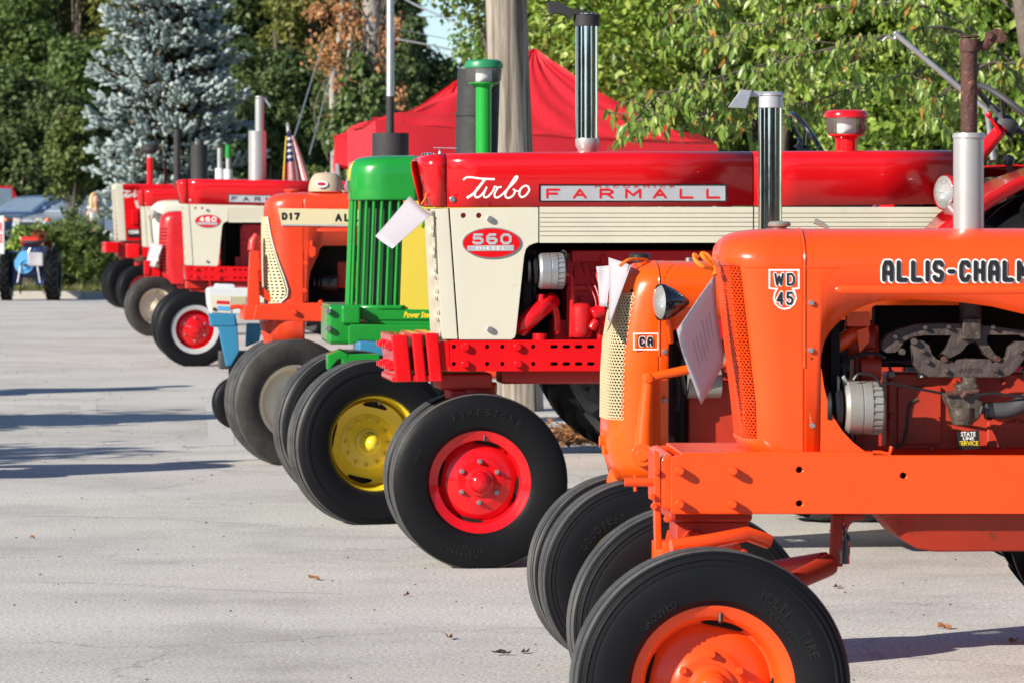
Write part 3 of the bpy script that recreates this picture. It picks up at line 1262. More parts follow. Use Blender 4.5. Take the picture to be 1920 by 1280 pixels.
def steering(t, base, top, r, mat_col, mat_wheel, tilt=None):
    """column from base to top (local points) and a three-spoke wheel"""
    base, top = Vector(base), Vector(top)
    d = (top - base).normalized()
    t.add('steering_column', MB().cyl(base, top, .035, .03), mat_col)
    q = d.to_track_quat('Z', 'Y').to_matrix().to_4x4()
    M = Matrix.Translation(top) @ q
    m = MB()
    ring = [(r * math.cos(2 * PI * i / 32), r * math.sin(2 * PI * i / 32), .05) for i in range(33)]
    m.tube(ring, .014, 8, caps=False)
    for k in range(3):
        a = 2 * PI * k / 3 + .4
        m.tube([(.03 * math.cos(a), .03 * math.sin(a), 0), (r * math.cos(a), r * math.sin(a), .05)], [.012, .008], 6)
    m.lathe([(.06, -.03), (.062, .0), (.05, .03), (.0, .04)], axis='z', n=18)
    m.xform(M)
    t.add('steering_wheel', m, mat_wheel)


def bolts(t, pts, lat, r_px, mat, depth=.022, parent=None, name='bolt'):
    for px, py in pts:
        k = t.sc(px, lat)
        c = t.pt(px, py, lat)
        m = MB()
        m.tube([c + Vector((0, .004, 0)), c - Vector((0, depth * .8, 0)), c - Vector((0, depth, 0))], [r_px * k, r_px * k, r_px * k * .8], 12)
        t.add(name, m, mat, parent)


def headlight(t, px, py, rpx, lat, mat, length=1.6, turn=0):
    """round lamp facing the nose: bowl, lens"""
    k = t.sc(px, lat)
    c = t.pt(px, py, lat)
    r = rpx * k
    prof = [(r * 1.02, 0), (r * 1.06, .012), (r * 1.0, r * .35), (r * .80, r * .85), (r * .5, r * 1.3), (r * .16, r * length), (0, r * length)]
    b = t.add('headlight', MB().lathe(prof, (0, 0, 0), 'x', 32), mat)
    b.location = c
    b.rotation_euler = (0, 0, R_(turn))
    obj('lens', MB().lathe([(r * .96, .004), (r * .8, -.006), (r * .4, -.011), (0, -.013)], (0, 0, 0), 'x', 32), 'lamp_glass', b)
    obj('reflector', MB().lathe([(r * .95, .008), (r * .7, .030), (0, .05)], (0, 0, 0), 'x', 24), 'chrome', b)
    return b


def flapper(t, px, py, r_px, lat, mat, side=-1, tilt=10, arm=1.9, name='rain_cap'):
    """hinged rain cap with its counterweight"""
    k = t.sc(px, lat)
    c = t.pt(px, py, lat)
    r = r_px * k
    m = MB().lathe([(0, .010), (r * 1.05, .006), (r * 1.08, .0), (r * 1.0, -.006), (0, -.004)], (0, 0, 0), 'z', 24)
    e = side * r
    m.quad_box([(e * .9, -r * .35, -.012), (e * arm, -r * .30, -.03), (e * arm, r * .30, -.03), (e * .9, r * .35, -.012), (e * .9, -r * .35, .006), (e * arm, -r * .30, .0), (e * arm, r * .30, .0), (e * .9, r * .35, .006)])
    m.quad_box([(e * arm, -r * .5, -.035), (e * (arm + 1.2), -r * .45, -.10), (e * (arm + 1.2), r * .45, -.10), (e * arm, r * .5, -.035), (e * arm, -r * .5, -.0), (e * (arm + 1.2), -r * .45, -.075), (e * (arm + 1.2), r * .45, -.075), (e * arm, r * .5, .0)])
    m.xform(Matrix.Translation(c) @ Matrix.Rotation(R_(tilt) * side, 4, 'Y'))
    return t.add(name, m, mat)


def precleaner(t, px, y_top, y_rim, y_glass, y_base, y_bot, r_px, pipe_px, lat, cap, pipe):
    """air intake: cap, glass jar, funnel and pipe"""
    k = t.sc(px, lat)
    c = lambda y: t.pt(px, y, lat)
    r, rp = r_px * k, pipe_px * k
    z = lambda y: t.z(y, lat, px)
    x = t.x(px, lat)
    a = t.add('air_intake', MB().lathe([(0, z(y_bot)), (rp, z(y_bot)), (rp, z(y_base)), (rp * 1.15, z(y_base) + .004), (r * .62, z(y_base) + .012), (r * .86, z(y_glass) - .004), (r * .86, z(y_glass)), (r * .80, z(y_glass) + .004), (0, z(y_glass) + .004)], (x, lat, 0), 'z', 32), pipe)
    obj('jar', MB().lathe([(r * .84, z(y_glass)), (r * .95, z(y_glass) + .015), (r * .98, z(y_rim))], (x, lat, 0), 'z', 40), 'jar_glass', a)
    obj('inner_tube', MB().lathe([(r * .45, z(y_glass)), (r * .45, z(y_rim))], (x, lat, 0), 'z', 24), 'white', a)
    obj('cap', MB().lathe([(r * .95, z(y_rim) - .003), (r * 1.05, z(y_rim)), (r * 1.06, z(y_rim) + (z(y_top) - z(y_rim)) * .35), (r * .98, z(y_rim) + (z(y_top) - z(y_rim)) * .75), (r * .8, z(y_top) - .002), (0, z(y_top))], (x, lat, 0), 'z', 40), cap, a)
    return a


def alternator(t, px0, px1, py, r_px, lat, mat):
    k = t.sc(px0, lat)
    x0, x1 = t.x(px0, lat), t.x(px1, lat)
    z = t.z(py, lat, px0)
    r = r_px * k
    L = x1 - x0
    m = MB().lathe([(0, x0), (r * .9, x0), (r, x0 + .01), (r, x0 + L * .42), (r * .97, x0 + L * .43), (r * .97, x0 + L * .46), (r, x0 + L * .47), (r, x0 + L * .68), (r * .93, x0 + L * .70), (r * .93, x1 - .006), (r * .85, x1), (0, x1)], (0, lat, z), 'x', 32)
    a = t.add('alternator', m, mat, smooth=30)
    f = MB()
    for i in range(22):
        th = 2 * PI * i / 22
        cy, cz = math.cos(th), math.sin(th)
        n_ = Vector((0, cy, cz)); s_ = Vector((0, -cz, cy)) * r * .07
        o = Vector((0, lat, z))
        p0, p1 = o + n_ * r * .9, o + n_ * r * 1.0
        X0, X1 = Vector((x0 + L * .70, 0, 0)), Vector((x1 - .008, 0, 0))
        f.quad_box([p0 - s_ + X0, p0 + s_ + X0, p0 + s_ + X1, p0 - s_ + X1, p1 - s_ + X0, p1 + s_ + X0, p1 + s_ + X1, p1 - s_ + X1])
    obj('cooling_fins', f, mat, a, smooth=0)
    obj('pulley', MB().lathe([(0, x0 - .05), (r * .75, x0 - .05), (r * .78, x0 - .04), (r * .5, x0 - .03), (r * .78, x0 - .018), (r * .75, x0 - .008), (0, x0 - .008)], (0, lat, z), 'x', 28), 'black', a)
    return a


def paper_sheet(t_or_none, name, corners, label, cat='paper sign', lines=0, curl=.02):
    """a laminated sheet hung by one corner; corners = four world points in order"""
    A, B, C_, D = [Vector(c) for c in corners]
    n = (B - A).cross(D - A).normalized()
    m = MB()
    N = 8

    def fn(u, v):
        p = A.lerp(B, u).lerp(D.lerp(C_, u), v)
        return p + n * curl * math.sin(u * 2.6 + v * 1.3)
    m.grid(fn, [i / N for i in range(N + 1)], [i / N for i in range(N + 1)])
    c0 = A.copy()
    m.xform(Matrix.Translation(-c0))
    o = obj(name, m, 'paper', None, solid=.0012)
    o.location = c0
    tag(o, label, cat, 'paper entry sheets hung on the tractors')
    if lines:
        rr = random.Random(4)
        q = MB()
        for i in range(lines):
            v0 = .2 + .6 * i / lines
            u0, u1 = .28 + .1 * rr.random(), .62 + .14 * rr.random()
            b = len(q.v)
            for (u, v) in ((u0, v0), (u1, v0), (u1, v0 + .022), (u0, v0 + .022)):
                q.v.append(Vector(fn(u, v)) - c0 + n * .0014 * (1 if n.y < 0 else -1))
            q.f.append((b, b + 1, b + 2, b + 3))
        obj('print', q, 'print_grey', o, smooth=0)
    return o
# ------------------------------------------------------------------ nearest orange tractor
def build_wd():
    t = T('tractor', 'nearest orange tractor with rounded hood, dark cast manifold and white muffler tube', (1330, 1537), .74, 2.5)
    H = -.20
    M = 'orange'
    # hood nose with the mesh opening
    sil = [(1432, 853), (1412, 848), (1398, 840), (1388, 829), (1381, 815), (1373, 750), (1366, 690), (1359, 630), (1351, 560), (1345, 510), (1342.5, 497), (1341, 485), (1341, 478), (1342.5, 467), (1346, 458), (1351, 450.5), (1359, 444), (1370, 439), (1386, 435), (1410, 432), (1450, 430)]
    rows, zt = dome_rows(t, sil, H, .20, .13, .15, .085)
    xs = t.x(1509, H)
    rows = [(z, x, w, min(r, .13 if z > t.z(800, 0) else .11)) for z, x, w, r in rows]
    ns = Nose(rows, xs)
    z0, z1 = t.z(815, 0), t.z(497, 0)
    sg = .185
    nose = t.add('nose', ns.mesh(sg, (z0, z1), N=16, Ng=12), M, smooth=50, solid=.004)
    g = MB().perf(lambda u, z: ns.pos(u, z, -.004), -sg, sg, 26, z0 - .004, z1 + .004, 62, .86, .80)
    obj('grille_mesh', g, M, nose, smooth=0, solid=.003)
    t.add('radiator', MB().box(xs - .10, xs - .03, -.17, .17, z0 + .02, z1 + .03), 'bay_black')
    obj('crease', MB().tube([ns.pos(s_, t.z(500, 0), .001) for s_ in np.linspace(-.45, -.20, 8)], .0035, 6), M, nose)
    # hood
    low = [(1509, 853), (1537, 853), (1538.5, 690), (1540, 665), (1546, 640), (1556, 622), (1567, 609), (1580, 597), (1597, 585), (1615, 576), (1640, 567), (1670, 563), (1710, 562), (1760, 564), (1810, 568), (1860, 575), (1920, 589), (1980, 605), (2160, 650)]
    st = []
    for px in [1509, 1513, 1525, 1537] + [1538.5, 1540, 1543, 1546, 1551, 1556, 1561, 1567, 1573, 1580, 1588, 1597, 1606, 1615, 1627, 1640, 1655, 1670, 1690, 1710, 1735, 1760, 1785, 1810, 1835, 1860, 1890, 1920, 1980, 2060, 2160]:
        py = np.interp(px, [q[0] for q in low], [q[1] for q in low])
        st.append((t.x(px, H), t.z(py, H, px), zt - .001 + .0008 * (px - 1509) / 300))
    hood = t.add('hood', hood_mesh(st, .20, .15, .085), M, smooth=50, solid=.004)
    xb, zb = t.x(2160, H), zt
    hood_end = MB().box(xb - .02, xb + .02, -.199, .199, t.z(650, H, 2160), zb - .06)
    obj('firewall', hood_end, M, hood)
    obj('side_panel', MB().plate(t.poly([(1538, 853), (1638, 852.5), (1618, 843), (1600, 829), (1580, 808), (1565, 785), (1553, 757), (1545, 725), (1540, 690), (1538, 690)], H), H, H + .004), M, hood)
    obj('hood_seam', MB().tube([(xs, -.2015, t.z(690, H))] + [(xs, -.2015, t.z(y, H)) for y in (640, 580, 520, 490)] + [(xs, -(.05 + .1515 * math.cos(a)), zt - .085 + .0865 * math.sin(a)) for a in np.linspace(.1, 1.45, 8)], .0042, 6), M, hood)
    bead = [t.pt(px, 543, H - .001) for px in (1566, 1570, 1580, 1600, 1700, 1800, 1920, 2100)]
    obj('hood_bead', MB().tube(bead, [.003, .009, .0115, .012, .012, .012, .012, .012], 10, flat=.6), M, hood)
    bolts(t, [(1521, 568), (1520, 656), (1523, 797)], H, 5.5, 'bolt_steel', .012, hood, 'screw')
    bolts(t, [(1522, 672)], H, 3, 'black', .002, hood, 'screw_hole')
    # lettering
    bx = t.box2(1653, 488, 2012, 529, H)
    w_ = MB().block('ALLIS-CHALMERS', bx, H - .0022, .205, .065, .34)
    obj('lettering', w_, 'white_lettering', hood, smooth=0)
    b_ = MB().block('ALLIS-CHALMERS', bx, H - .0055, .205, 0, .34)
    obj('lettering', b_, 'black_lettering', hood, smooth=0)
    # model badge
    L = H - .003
    sq = t.poly([(1441, 505), (1499, 505), (1499, 542), (1489, 543), (1492, 550), (1494, 560), (1490, 571), (1481, 579), (1470, 581), (1460, 578), (1452, 570), (1449, 560), (1451, 550), (1454, 543), (1441, 542)], H)
    sq2 = t.poly([(1444, 508), (1496, 508), (1496, 539.5), (1484, 540.5), (1489, 550), (1491, 560), (1487.5, 569.5), (1480, 576), (1470, 578), (1461, 575.5), (1454.5, 569), (1452, 560), (1454, 550), (1459, 540.5), (1444, 539.5)], H)
    bd = obj('badge', MB().plate(sq, H - .0035, H - .002, [sq2]), 'white_lettering', nose, smooth=0)
    wd = MB().block('WD', t.box2(1451, 512, 1490, 536, H), L, .17, .07, .45)
    wd.block('45', t.box2(1455, 547, 1487, 572, H), L, .17, .07, .45)
    obj('lettering', wd, 'white_lettering', nose, smooth=0)
    wd = MB().block('WD', t.box2(1451, 512, 1490, 536, H), L - .0015, .17, .0, .45)
    wd.block('45', t.box2(1455, 547, 1487, 572, H), L - .0015, .17, .0, .45)
    obj('lettering', wd, 'black_lettering', nose, smooth=0)
    # radiator cap and lever on the hood
    k = t.sc(1461)
    t.add('radiator_cap', MB().lathe([(0, 0), (14 * k, 0), (14 * k, .012), (21 * k, .014), (22 * k, .020), (18 * k, .026), (0, .028)], (t.x(1461), 0, t.z(430) - .006), 'z', 28), 'alloy_grey')
    t.add('tank_lever', MB().tube(t.path([(1527, 415), (1538, 419), (1554, 429)], -.02), [.008, .007, .005], 8, flat=.6), 'alloy_grey')
    # muffler
    mu = stack(t, 1816, 254, 452, 28.5, 'silver_paint', 0, 'muffler')
    obj('muffler_rim', MB().lathe([(27 * k, .012), (30 * k, .010), (31 * k, .004), (31 * k, -.002), (29 * k, -.004)], (t.x(1816), 0, t.z(257)), 'z', 32), 'silver_paint', mu)
    obj('muffler_collar', MB().lathe([(28.8 * k, .0), (36 * k, -.001), (36 * k, -.004)], (t.x(1816), 0, t.z(443) + .012), 'z', 32), 'bay_black', mu)
    rp = stack(t, 1817, 78, 256, 15.5, 'rust', 0, 'exhaust_pipe')
    obj('pipe_collar', MB().lathe([(16 * k, 0), (19 * k, .0), (19 * k, .030), (18 * k, .034), (15 * k, .034)], (t.x(1817), 0, t.z(96)), 'z', 24), 'rust', rp)
    fl = MB().lathe([(0, .004), (19 * k, .004), (20 * k, 0), (0, -.002)], (t.x(1816), 0, t.z(69)), 'z', 20)
    fl.tube(t.path([(1828, 88), (1846, 86), (1858, 74), (1862, 66)], 0), [.010, .014, .016, .012], 8, flat=.7)
    fl.plate(t.poly([(1852, 62), (1866, 54), (1880, 57), (1887, 70), (1882, 82), (1868, 80), (1856, 76)], 0), -.012, .012)
    fl.cyl(t.pt(1855, 67, -.02), t.pt(1855, 67, .02), .011)
    obj('rain_cap', fl, 'rust', rp, bevel=.002)
    # frame rails with bolts, front bolster
    FR = -.235
    out = t.poly([(1258, 856), (1270, 853), (2300, 853), (2300, 963), (1262, 963), (1258, 958)], FR)
    holes = [circ(*t.p(px, py, FR), 6 * k, 12) for px, py in ((1499, 880), (1499, 943), (1694, 891))]
    rail = t.add('frame_rail', MB().plate(out, FR, FR + .022, holes), M, bevel=.003)
    rail2 = t.add('frame_rail', MB().plate(out, -FR - .022, -FR), M, bevel=.003)
    zt_, zb_ = t.z(853, FR), t.z(963, FR)
    xa = t.x(1262, FR)
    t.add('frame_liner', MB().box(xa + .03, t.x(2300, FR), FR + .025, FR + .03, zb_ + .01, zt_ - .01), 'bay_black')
    t.add('rail_cap', MB().box(xa + .02, t.x(1640, FR), FR + .004, -FR - .004, zt_ - .014, zt_ + .006), M, bevel=.004)
    bolts(t, [(1273, 881), (1373, 881), (1273, 943), (1372, 943)], FR, 8.5, M, .034, rail, 'rail_bolt')
    bol = t.add('front_bolster', MB().plate(t.poly([(1240, 862), (1246, 854), (1262, 851), (1262, 956), (1248, 956), (1240, 948)], FR), FR + .012, -FR - .012), M, bevel=.010)
    obj('hitch_plate', MB().plate(t.poly([(1226, 846), (1238, 848), (1240, 962), (1242, 1030), (1230, 1030), (1228, 960)], FR), FR + .01, FR + .07), M, bol, bevel=.003)
    obj('hitch_pin', MB().cyl(t.pt(1171, 903, FR + .04), t.pt(1232, 903, FR + .04), 8 * k).cyl(t.pt(1191, 890, FR + .04), t.pt(1191, 920, FR + .04), 3 * k), M, bol)
    bolts(t, [(1231, 884), (1222, 930), (1226, 948), (1250, 972)], FR + .012, 6, M, .014, bol, 'bolt')
    # axle: pivot, tube, spindles, radius rods
    t.add('axle_pivot', MB().box(t.x(1262, FR), t.x(1420, FR), -.12, .16, t.z(985, FR), zb_ + .004).box(t.x(1262), t.x(1400), -.08, .12, t.z(1012), t.z(985, FR)), 'orange_engine_shaded', bevel=.008)
    za = t.z(1040, -.3)
    xw = 0.0
    ax = MB().tube([(.02, -.66, .56), (.02, -.30, .63), (.02, 0, .66), (.02, .30, .63), (.02, .66, .56)], .034, 12)
    t.add('axle', ax, M)
    for sgn in (-1, 1):
        t.add('spindle', MB().cyl((.0, sgn * .62, .56), (0, sgn * .66, .30), .028).cyl((0, sgn * .60, .352), (0, sgn * .74, .352), .026).cyl((0, sgn * .615, .60), (0, sgn * .615, .50), .04), M)
        rod = [(.05, sgn * .50, .535), (.15, sgn * .36, .52), t.pt(1550, 1056, 0) + Vector((0, sgn * .04, 0))]
        t.add('radius_rod', MB().tube([Vector(p) for p in rod], [.020, .022, .030], 10), 'red_old' if sgn > 0 else 'orange_engine_shaded')
        t.add('tie_rod', MB().tube([(.13, sgn * .56, .60), (.15, sgn * .08, .62)], .014, 8), M)
        t.add('steering_arm', MB().tube([(.0, sgn * .615, .60), (.12, sgn * .60, .58), (.21, sgn * .56, .50)], [.03, .022, .02], 8), M)
    t.add('drag_link', MB().tube([t.pt(1258, 1024, -.40), t.pt(1330, 1014, -.38), t.pt(1400, 1000, -.34), t.pt(1440, 1014, -.30)], .020, 10), M)
    t.add('rod_bracket', MB().plate(t.poly([(1560, 962), (1580, 962), (1578, 1060), (1556, 1060)], 0), -.03, .03), 'orange_engine_shaded', bevel=.004)
    t.add('wire_bracket', MB().plate(t.poly([(1584, 963), (1621, 963), (1621, 972), (1594, 976), (1588, 992), (1584, 992)], -.16), -.18, -.14), 'orange_engine_shaded', bevel=.004)
    w_ = MB().tube(smooth_path(t.path([(1600, 972), (1588, 985), (1584, 1005), (1590, 1030), (1586, 1054)], -.17)), .006, 8)
    w_.tube(smooth_path(t.path([(1598, 974), (1582, 990), (1592, 1012), (1578, 1030), (1582, 1052)], -.165)), .005, 8)
    w_.tube(t.path([(1585, 1012), (1584, 1056)], -.17), [.011, .013], 8)
    t.add('wire_loom', w_, 'black_gloss')
    t.add('oil_pan', MB().loft([[(t.x(px, 0), y, z) for y, z in ((-.19 * s_, t.z(955, 0)), (-.15 * s_, t.z(bot, 0)), (.15 * s_, t.z(bot, 0)), (.19 * s_, t.z(955, 0)))] for px, bot, s_ in ((1640, 962, 1), (1672, 1000, 1), (1705, 1022, 1), (1740, 1028, 1), (2100, 1028, 1), (2150, 962, 1))], closed=True), 'orange_engine_shaded', bevel=.012)
    # engine bay
    EB = .01
    t.add('engine_block', MB().box(t.x(1665, EB), t.x(2080, EB), EB, .14, t.z(845, EB), t.z(700, EB)), 'orange_engine_shaded', bevel=.008)
    t.add('cylinder_head', MB().box(t.x(1645, EB), t.x(2080, EB), EB + .035, .13, t.z(690, EB), t.z(575, EB)), 'bay_black', bevel=.01)
    t.add('timing_cover', MB().box(t.x(1600, 0), t.x(1646, 0), -.03, .12, t.z(845, 0), t.z(610, 0)).cyl((t.x(1585, 0), 0, t.z(640, 0)), (t.x(1640, 0), 0, t.z(640, 0)), .05), 'orange_engine_shaded', bevel=.006)
    t.add('fan_shroud', MB().box(t.x(1546, 0), t.x(1562, 0), -.15, .15, t.z(840, 0), t.z(560, 0)), 'bay_black')
    t.add('fan_belt', MB().tube(t.path([(1578, 650), (1582, 740), (1583, 820)], -.06), .012, 8), 'black')
    t.add('water_pipe', MB().tube(smooth_path(t.path([(1560, 655), (1580, 640), (1600, 628), (1628, 622)], -.06)), .022, 10).box(t.x(1585, -.05), t.x(1628, -.05), -.09, -.05, t.z(612, -.05), t.z(585, -.05)), M)
    t.add('carrier_bracket', MB().plate(t.poly([(1605, 620), (1626, 612), (1628, 640), (1610, 660)], -.08), -.10, -.07), M)
    # manifold
    ML = -.105
    man = t.add('exhaust_manifold', MB().plate(t.poly([(1653, 655), (1655, 640), (1664, 628), (1685, 617), (1718, 608), (1760, 606), (1803, 607), (1803, 598), (1838, 598), (1842, 610), (1870, 613), (1920, 620), (1990, 632), (2040, 660), (2020, 672), (1960, 650), (1910, 628), (1852, 628), (1850, 640), (1872, 672), (1866, 678), (1846, 664), (1830, 640), (1815, 645), (1802, 661), (1772, 676), (1765, 669), (1776, 655), (1784, 629), (1734, 629), (1712, 632), (1696, 640), (1688, 652), (1680, 660), (1662, 661)], ML), ML, ML + .055), 'cast_iron', bevel=.007)
    obj('outlet_flange', MB().plate(t.poly([(1803, 597), (1837, 597), (1837, 636), (1803, 636)], ML), ML - .022, ML + .01), 'grease_brown', man, bevel=.003)
    inm = t.add('intake_manifold', MB().plate(t.poly([(1708, 648), (1714, 640), (1728, 638), (1740, 646), (1746, 664), (1755, 673), (1790, 680), (1796, 674), (1812, 672), (1856, 673), (1858, 680), (1878, 676), (1886, 668), (1890, 650), (1904, 640), (1924, 640), (1926, 652), (1918, 672), (1904, 692), (1888, 704), (1870, 707), (1740, 706), (1722, 697), (1712, 682), (1710, 662)], ML - .02), ML - .045, ML), 'cast_iron', bevel=.006)
    obj('lettering', MB().text('ROCKFORD', t.box2(1798, 689, 1840, 698, ML - .045), ML - .0455, .0012, off=.01), 'cast_iron', inm, smooth=0)
    bolts(t, [(1714, 640), (1691, 659)], ML - .045, 6.5, 'grease_brown', .016, inm, 'bolt')
    bolts(t, [(1770, 673), (1869, 672)], ML - .03, 6, 'rust', .022, inm, 'bolt')
    bolts(t, [(1738, 677), (1730, 658), (1773, 694), (1867, 693), (1911, 658)], ML - .045, 4.5, 'cast_iron', .014, inm, 'bolt')
    bolts(t, [(1678, 631), (1734, 614), (1778, 613), (1861, 613), (1822, 622)], ML, 4.5, 'cast_iron', .016, man, 'bolt')
    # carburettor, hose, choke rod
    CL = -.16
    cb = t.add('carburettor', MB().plate(t.poly([(1804, 706), (1830, 706), (1828, 718), (1836, 722), (1824, 733), (1832, 736), (1836, 748), (1842, 752), (1836, 782), (1826, 790), (1798, 792), (1786, 786), (1780, 764), (1770, 745), (1768, 736), (1790, 738), (1796, 728), (1790, 722), (1808, 716)], CL), CL - .02, CL + .05), 'grease_brown', bevel=.006)
    obj('throttle_shaft', MB().tube(t.path([(1775, 738), (1835, 733)], CL - .028), .007, 8).tube(t.path([(1803, 745), (1812, 735)], CL - .03), .010, 8), 'rust', cb)
    obj('bowl', MB().lathe([(0, 0), (.028, 0), (.034, .02), (.034, .045), (0, .045)], (t.x(1806, CL), CL, t.z(797, CL)), 'z', 20), 'grease_brown', cb)
    t.add('air_hose', MB().tube(smooth_path(t.path([(1846, 770), (1862, 769), (1890, 768), (1915, 758), (1950, 735), (1990, 700)], CL)), .0225, 14), 'dark_grey')
    t.add('hose_clamp', MB().tube(t.path([(1850, 770), (1860, 770)], CL), .0245, 14).tube(t.path([(1838, 775), (1842, 760)], CL - .03), .008, 8), 'black')
    t.add('choke_rod', MB().tube(smooth_path(t.path([(1825, 742), (1860, 737), (1900, 741), (1960, 748)], CL - .03)), .004, 6).tube(t.path([(1655, 716), (1720, 728), (1772, 738)], CL + .03), .004, 6), 'black')
    al = alternator(t, 1583, 1656, 764, 50, -.155, 'alloy_grey')
    obj('mount_ear', MB().plate(t.poly([(1578, 706), (1584, 702), (1590, 716), (1600, 722), (1600, 740), (1584, 742)], -.16), -.165, -.15).plate(t.poly([(1608, 783), (1624, 783), (1624, 796), (1612, 800)], -.168), -.19, -.165), 'alloy_grey', al, bevel=.003)
    obj('sticker', MB().plate(t.poly([(1591, 757), (1604, 756), (1605, 785), (1592, 786)], -.188), -.1895, -.188), 'white', al, smooth=0)
    # small fittings that crowd the bay
    for i, px in enumerate((1672, 1728, 1872, 1925)):
        t.add('spark_plug', MB().tube(t.path([(px, 706), (px - 2, 694)], EB - .02), [.012, .008], 8), 'alloy_grey')
        t.add('plug_lead', MB().tube(smooth_path(t.path([(px - 2, 696), (px - 6 - 4 * i, 684), (1650 + 6 * i, 676), (1630, 690 + 3 * i)], EB - .03)), .0045, 6), 'black')
    t.add('oil_line', MB().tube(smooth_path(t.path([(1668, 838), (1690, 832), (1700, 800), (1705, 760), (1720, 748)], EB - .012)), .005, 6), 'grease_brown')
    t.add('governor', MB().tube(t.path([(1612, 690), (1650, 690)], -.04), [.035, .035], 14).tube(t.path([(1632, 690), (1632, 655)], -.04), .018, 10), 'orange_engine_shaded')
    t.add('water_hose', MB().tube(smooth_path(t.path([(1553, 800), (1566, 806), (1580, 822), (1592, 846)], -.02)), .024, 12), 'black')
    t.add('fan_hub', MB().cyl((t.x(1552, 0), -.02, t.z(690, 0)), (t.x(1590, 0), -.02, t.z(690, 0)), .03).cyl((t.x(1560, 0), -.02, t.z(690, 0)), (t.x(1566, 0), -.02, t.z(690, 0)), .085), 'black')
    for k_ in range(4):
        a_ = k_ * PI / 2 + .4
        c_ = Vector((t.x(1556, 0), -.02, t.z(690, 0)))
        t.add('fan_blade', MB().quad_box([c_ + Vector((dx, math.cos(a_) * r_2 + sy * math.sin(a_), math.sin(a_) * r_2 - sy * math.cos(a_))) for dx in (0, .004) for r_2, sy in ((.03, -.03), (.17, -.045), (.17, .045), (.03, .03))]), 'dark_grey')
    bolts(t, [(1672, 716), (1672, 780), (1672, 838), (1745, 840), (1790, 716), (1880, 716), (1905, 790), (1880, 838), (1716, 786)], EB, 5, 'orange_engine_shaded', .014, None, 'block_bolt')
    t.add('side_cover', MB().plate(t.poly([(1682, 724), (1764, 724), (1764, 832), (1682, 832)], EB), EB - .012, EB), 'orange_engine_shaded', bevel=.004)
    t.add('side_cover', MB().plate(t.poly([(1850, 790), (1990, 790), (1990, 838), (1850, 838)], EB), EB - .012, EB), 'orange_engine_shaded', bevel=.004)
    t.add('wiring', MB().tube(smooth_path(t.path([(1600, 712), (1612, 700), (1640, 705), (1652, 725), (1660, 745)], -.19)), .004, 6), 'black')
    t.add('wiring', MB().tube(smooth_path(t.path([(1556, 720), (1570, 690), (1600, 668), (1640, 662), (1660, 670)], -.09)), .006, 6), 'black')
    t.add('pipe_elbow', MB().tube(smooth_path(t.path([(1820, 600), (1820, 585), (1818, 560)], -.06)), .030, 12), 'cast_iron')
    # plates and stickers on the block
    obj('sticker', MB().plate(t.poly([(1715, 805), (1738, 805), (1738, 814), (1715, 814)], EB - .001), EB - .003, EB - .001), 'white', t.root, smooth=0)
    pl = t.add('maker_tag', MB().plate(t.poly([(1794, 809), (1835, 805), (1837, 840), (1796, 843)], EB - .05), EB - .053, EB - .05), 'black', bevel=0)
    obj('lettering', MB().text('STATE', t.box2(1802, 809, 1829, 817, EB - .053), EB - .0535, .0006, off=.02).text('LINE', t.box2(1806, 818, 1826, 824, EB - .053), EB - .0535, .0006, off=.02), 'white_lettering', pl, smooth=0)
    obj('lettering', MB().text('SERVICE', t.box2(1798, 826, 1834, 834, EB - .053), EB - .0535, .0006, off=.02), 'yellow_lettering', pl, smooth=0)
    t.add('drain_cock', MB().tube(t.path([(1636, 848), (1650, 848), (1668, 851), (1672, 836)], -.19), .006, 8), M)
    # wheels
    marks = [('MULTI', .266, 37, .024, -.0850, 20, dict(th=.0010)), ('TIRE', .266, 66, .024, -.0850, 16, dict(th=.0010)), ('TRACTION', .236, 48, .016, -.0835, 30, dict(th=.0010)), ('GROOVED', .238, -37, .02, -.0895, 26, dict(th=.0014))]
    prof = [(1.07, -.40), (1.07, -.37), (1.0, -.36), (.965, -.33), (.88, -.285), (.82, -.20), (.80, .10), (.77, .12), (.70, .07), (.62, .03), (.50, -.01), (.44, -.03), (.41, -.075), (.36, -.085), (.30, -.085), (.0, -.085)]
    front_wheel(t, 0, -.74, .352, .165, .208, M, 'tyre', 'tyre_tread', 5, 'ribbed', prof, steer=4, camber=-1.5, br=.40, slots=True, marks=marks, hubr=.19, hublen=.30)
    front_wheel(t, .078, .74, .352, .165, .208, M, 'tyre', 'tyre_tread', 5, 'ribbed', prof, steer=4, camber=1.5)
    chassis(t, 2.25, .70, .32, .85, .9, M, M, engine=False, zd=.86)
    steering(t, (1.5, 0, 1.2), (1.95, 0, 1.45), .2, M, 'black')
    return t


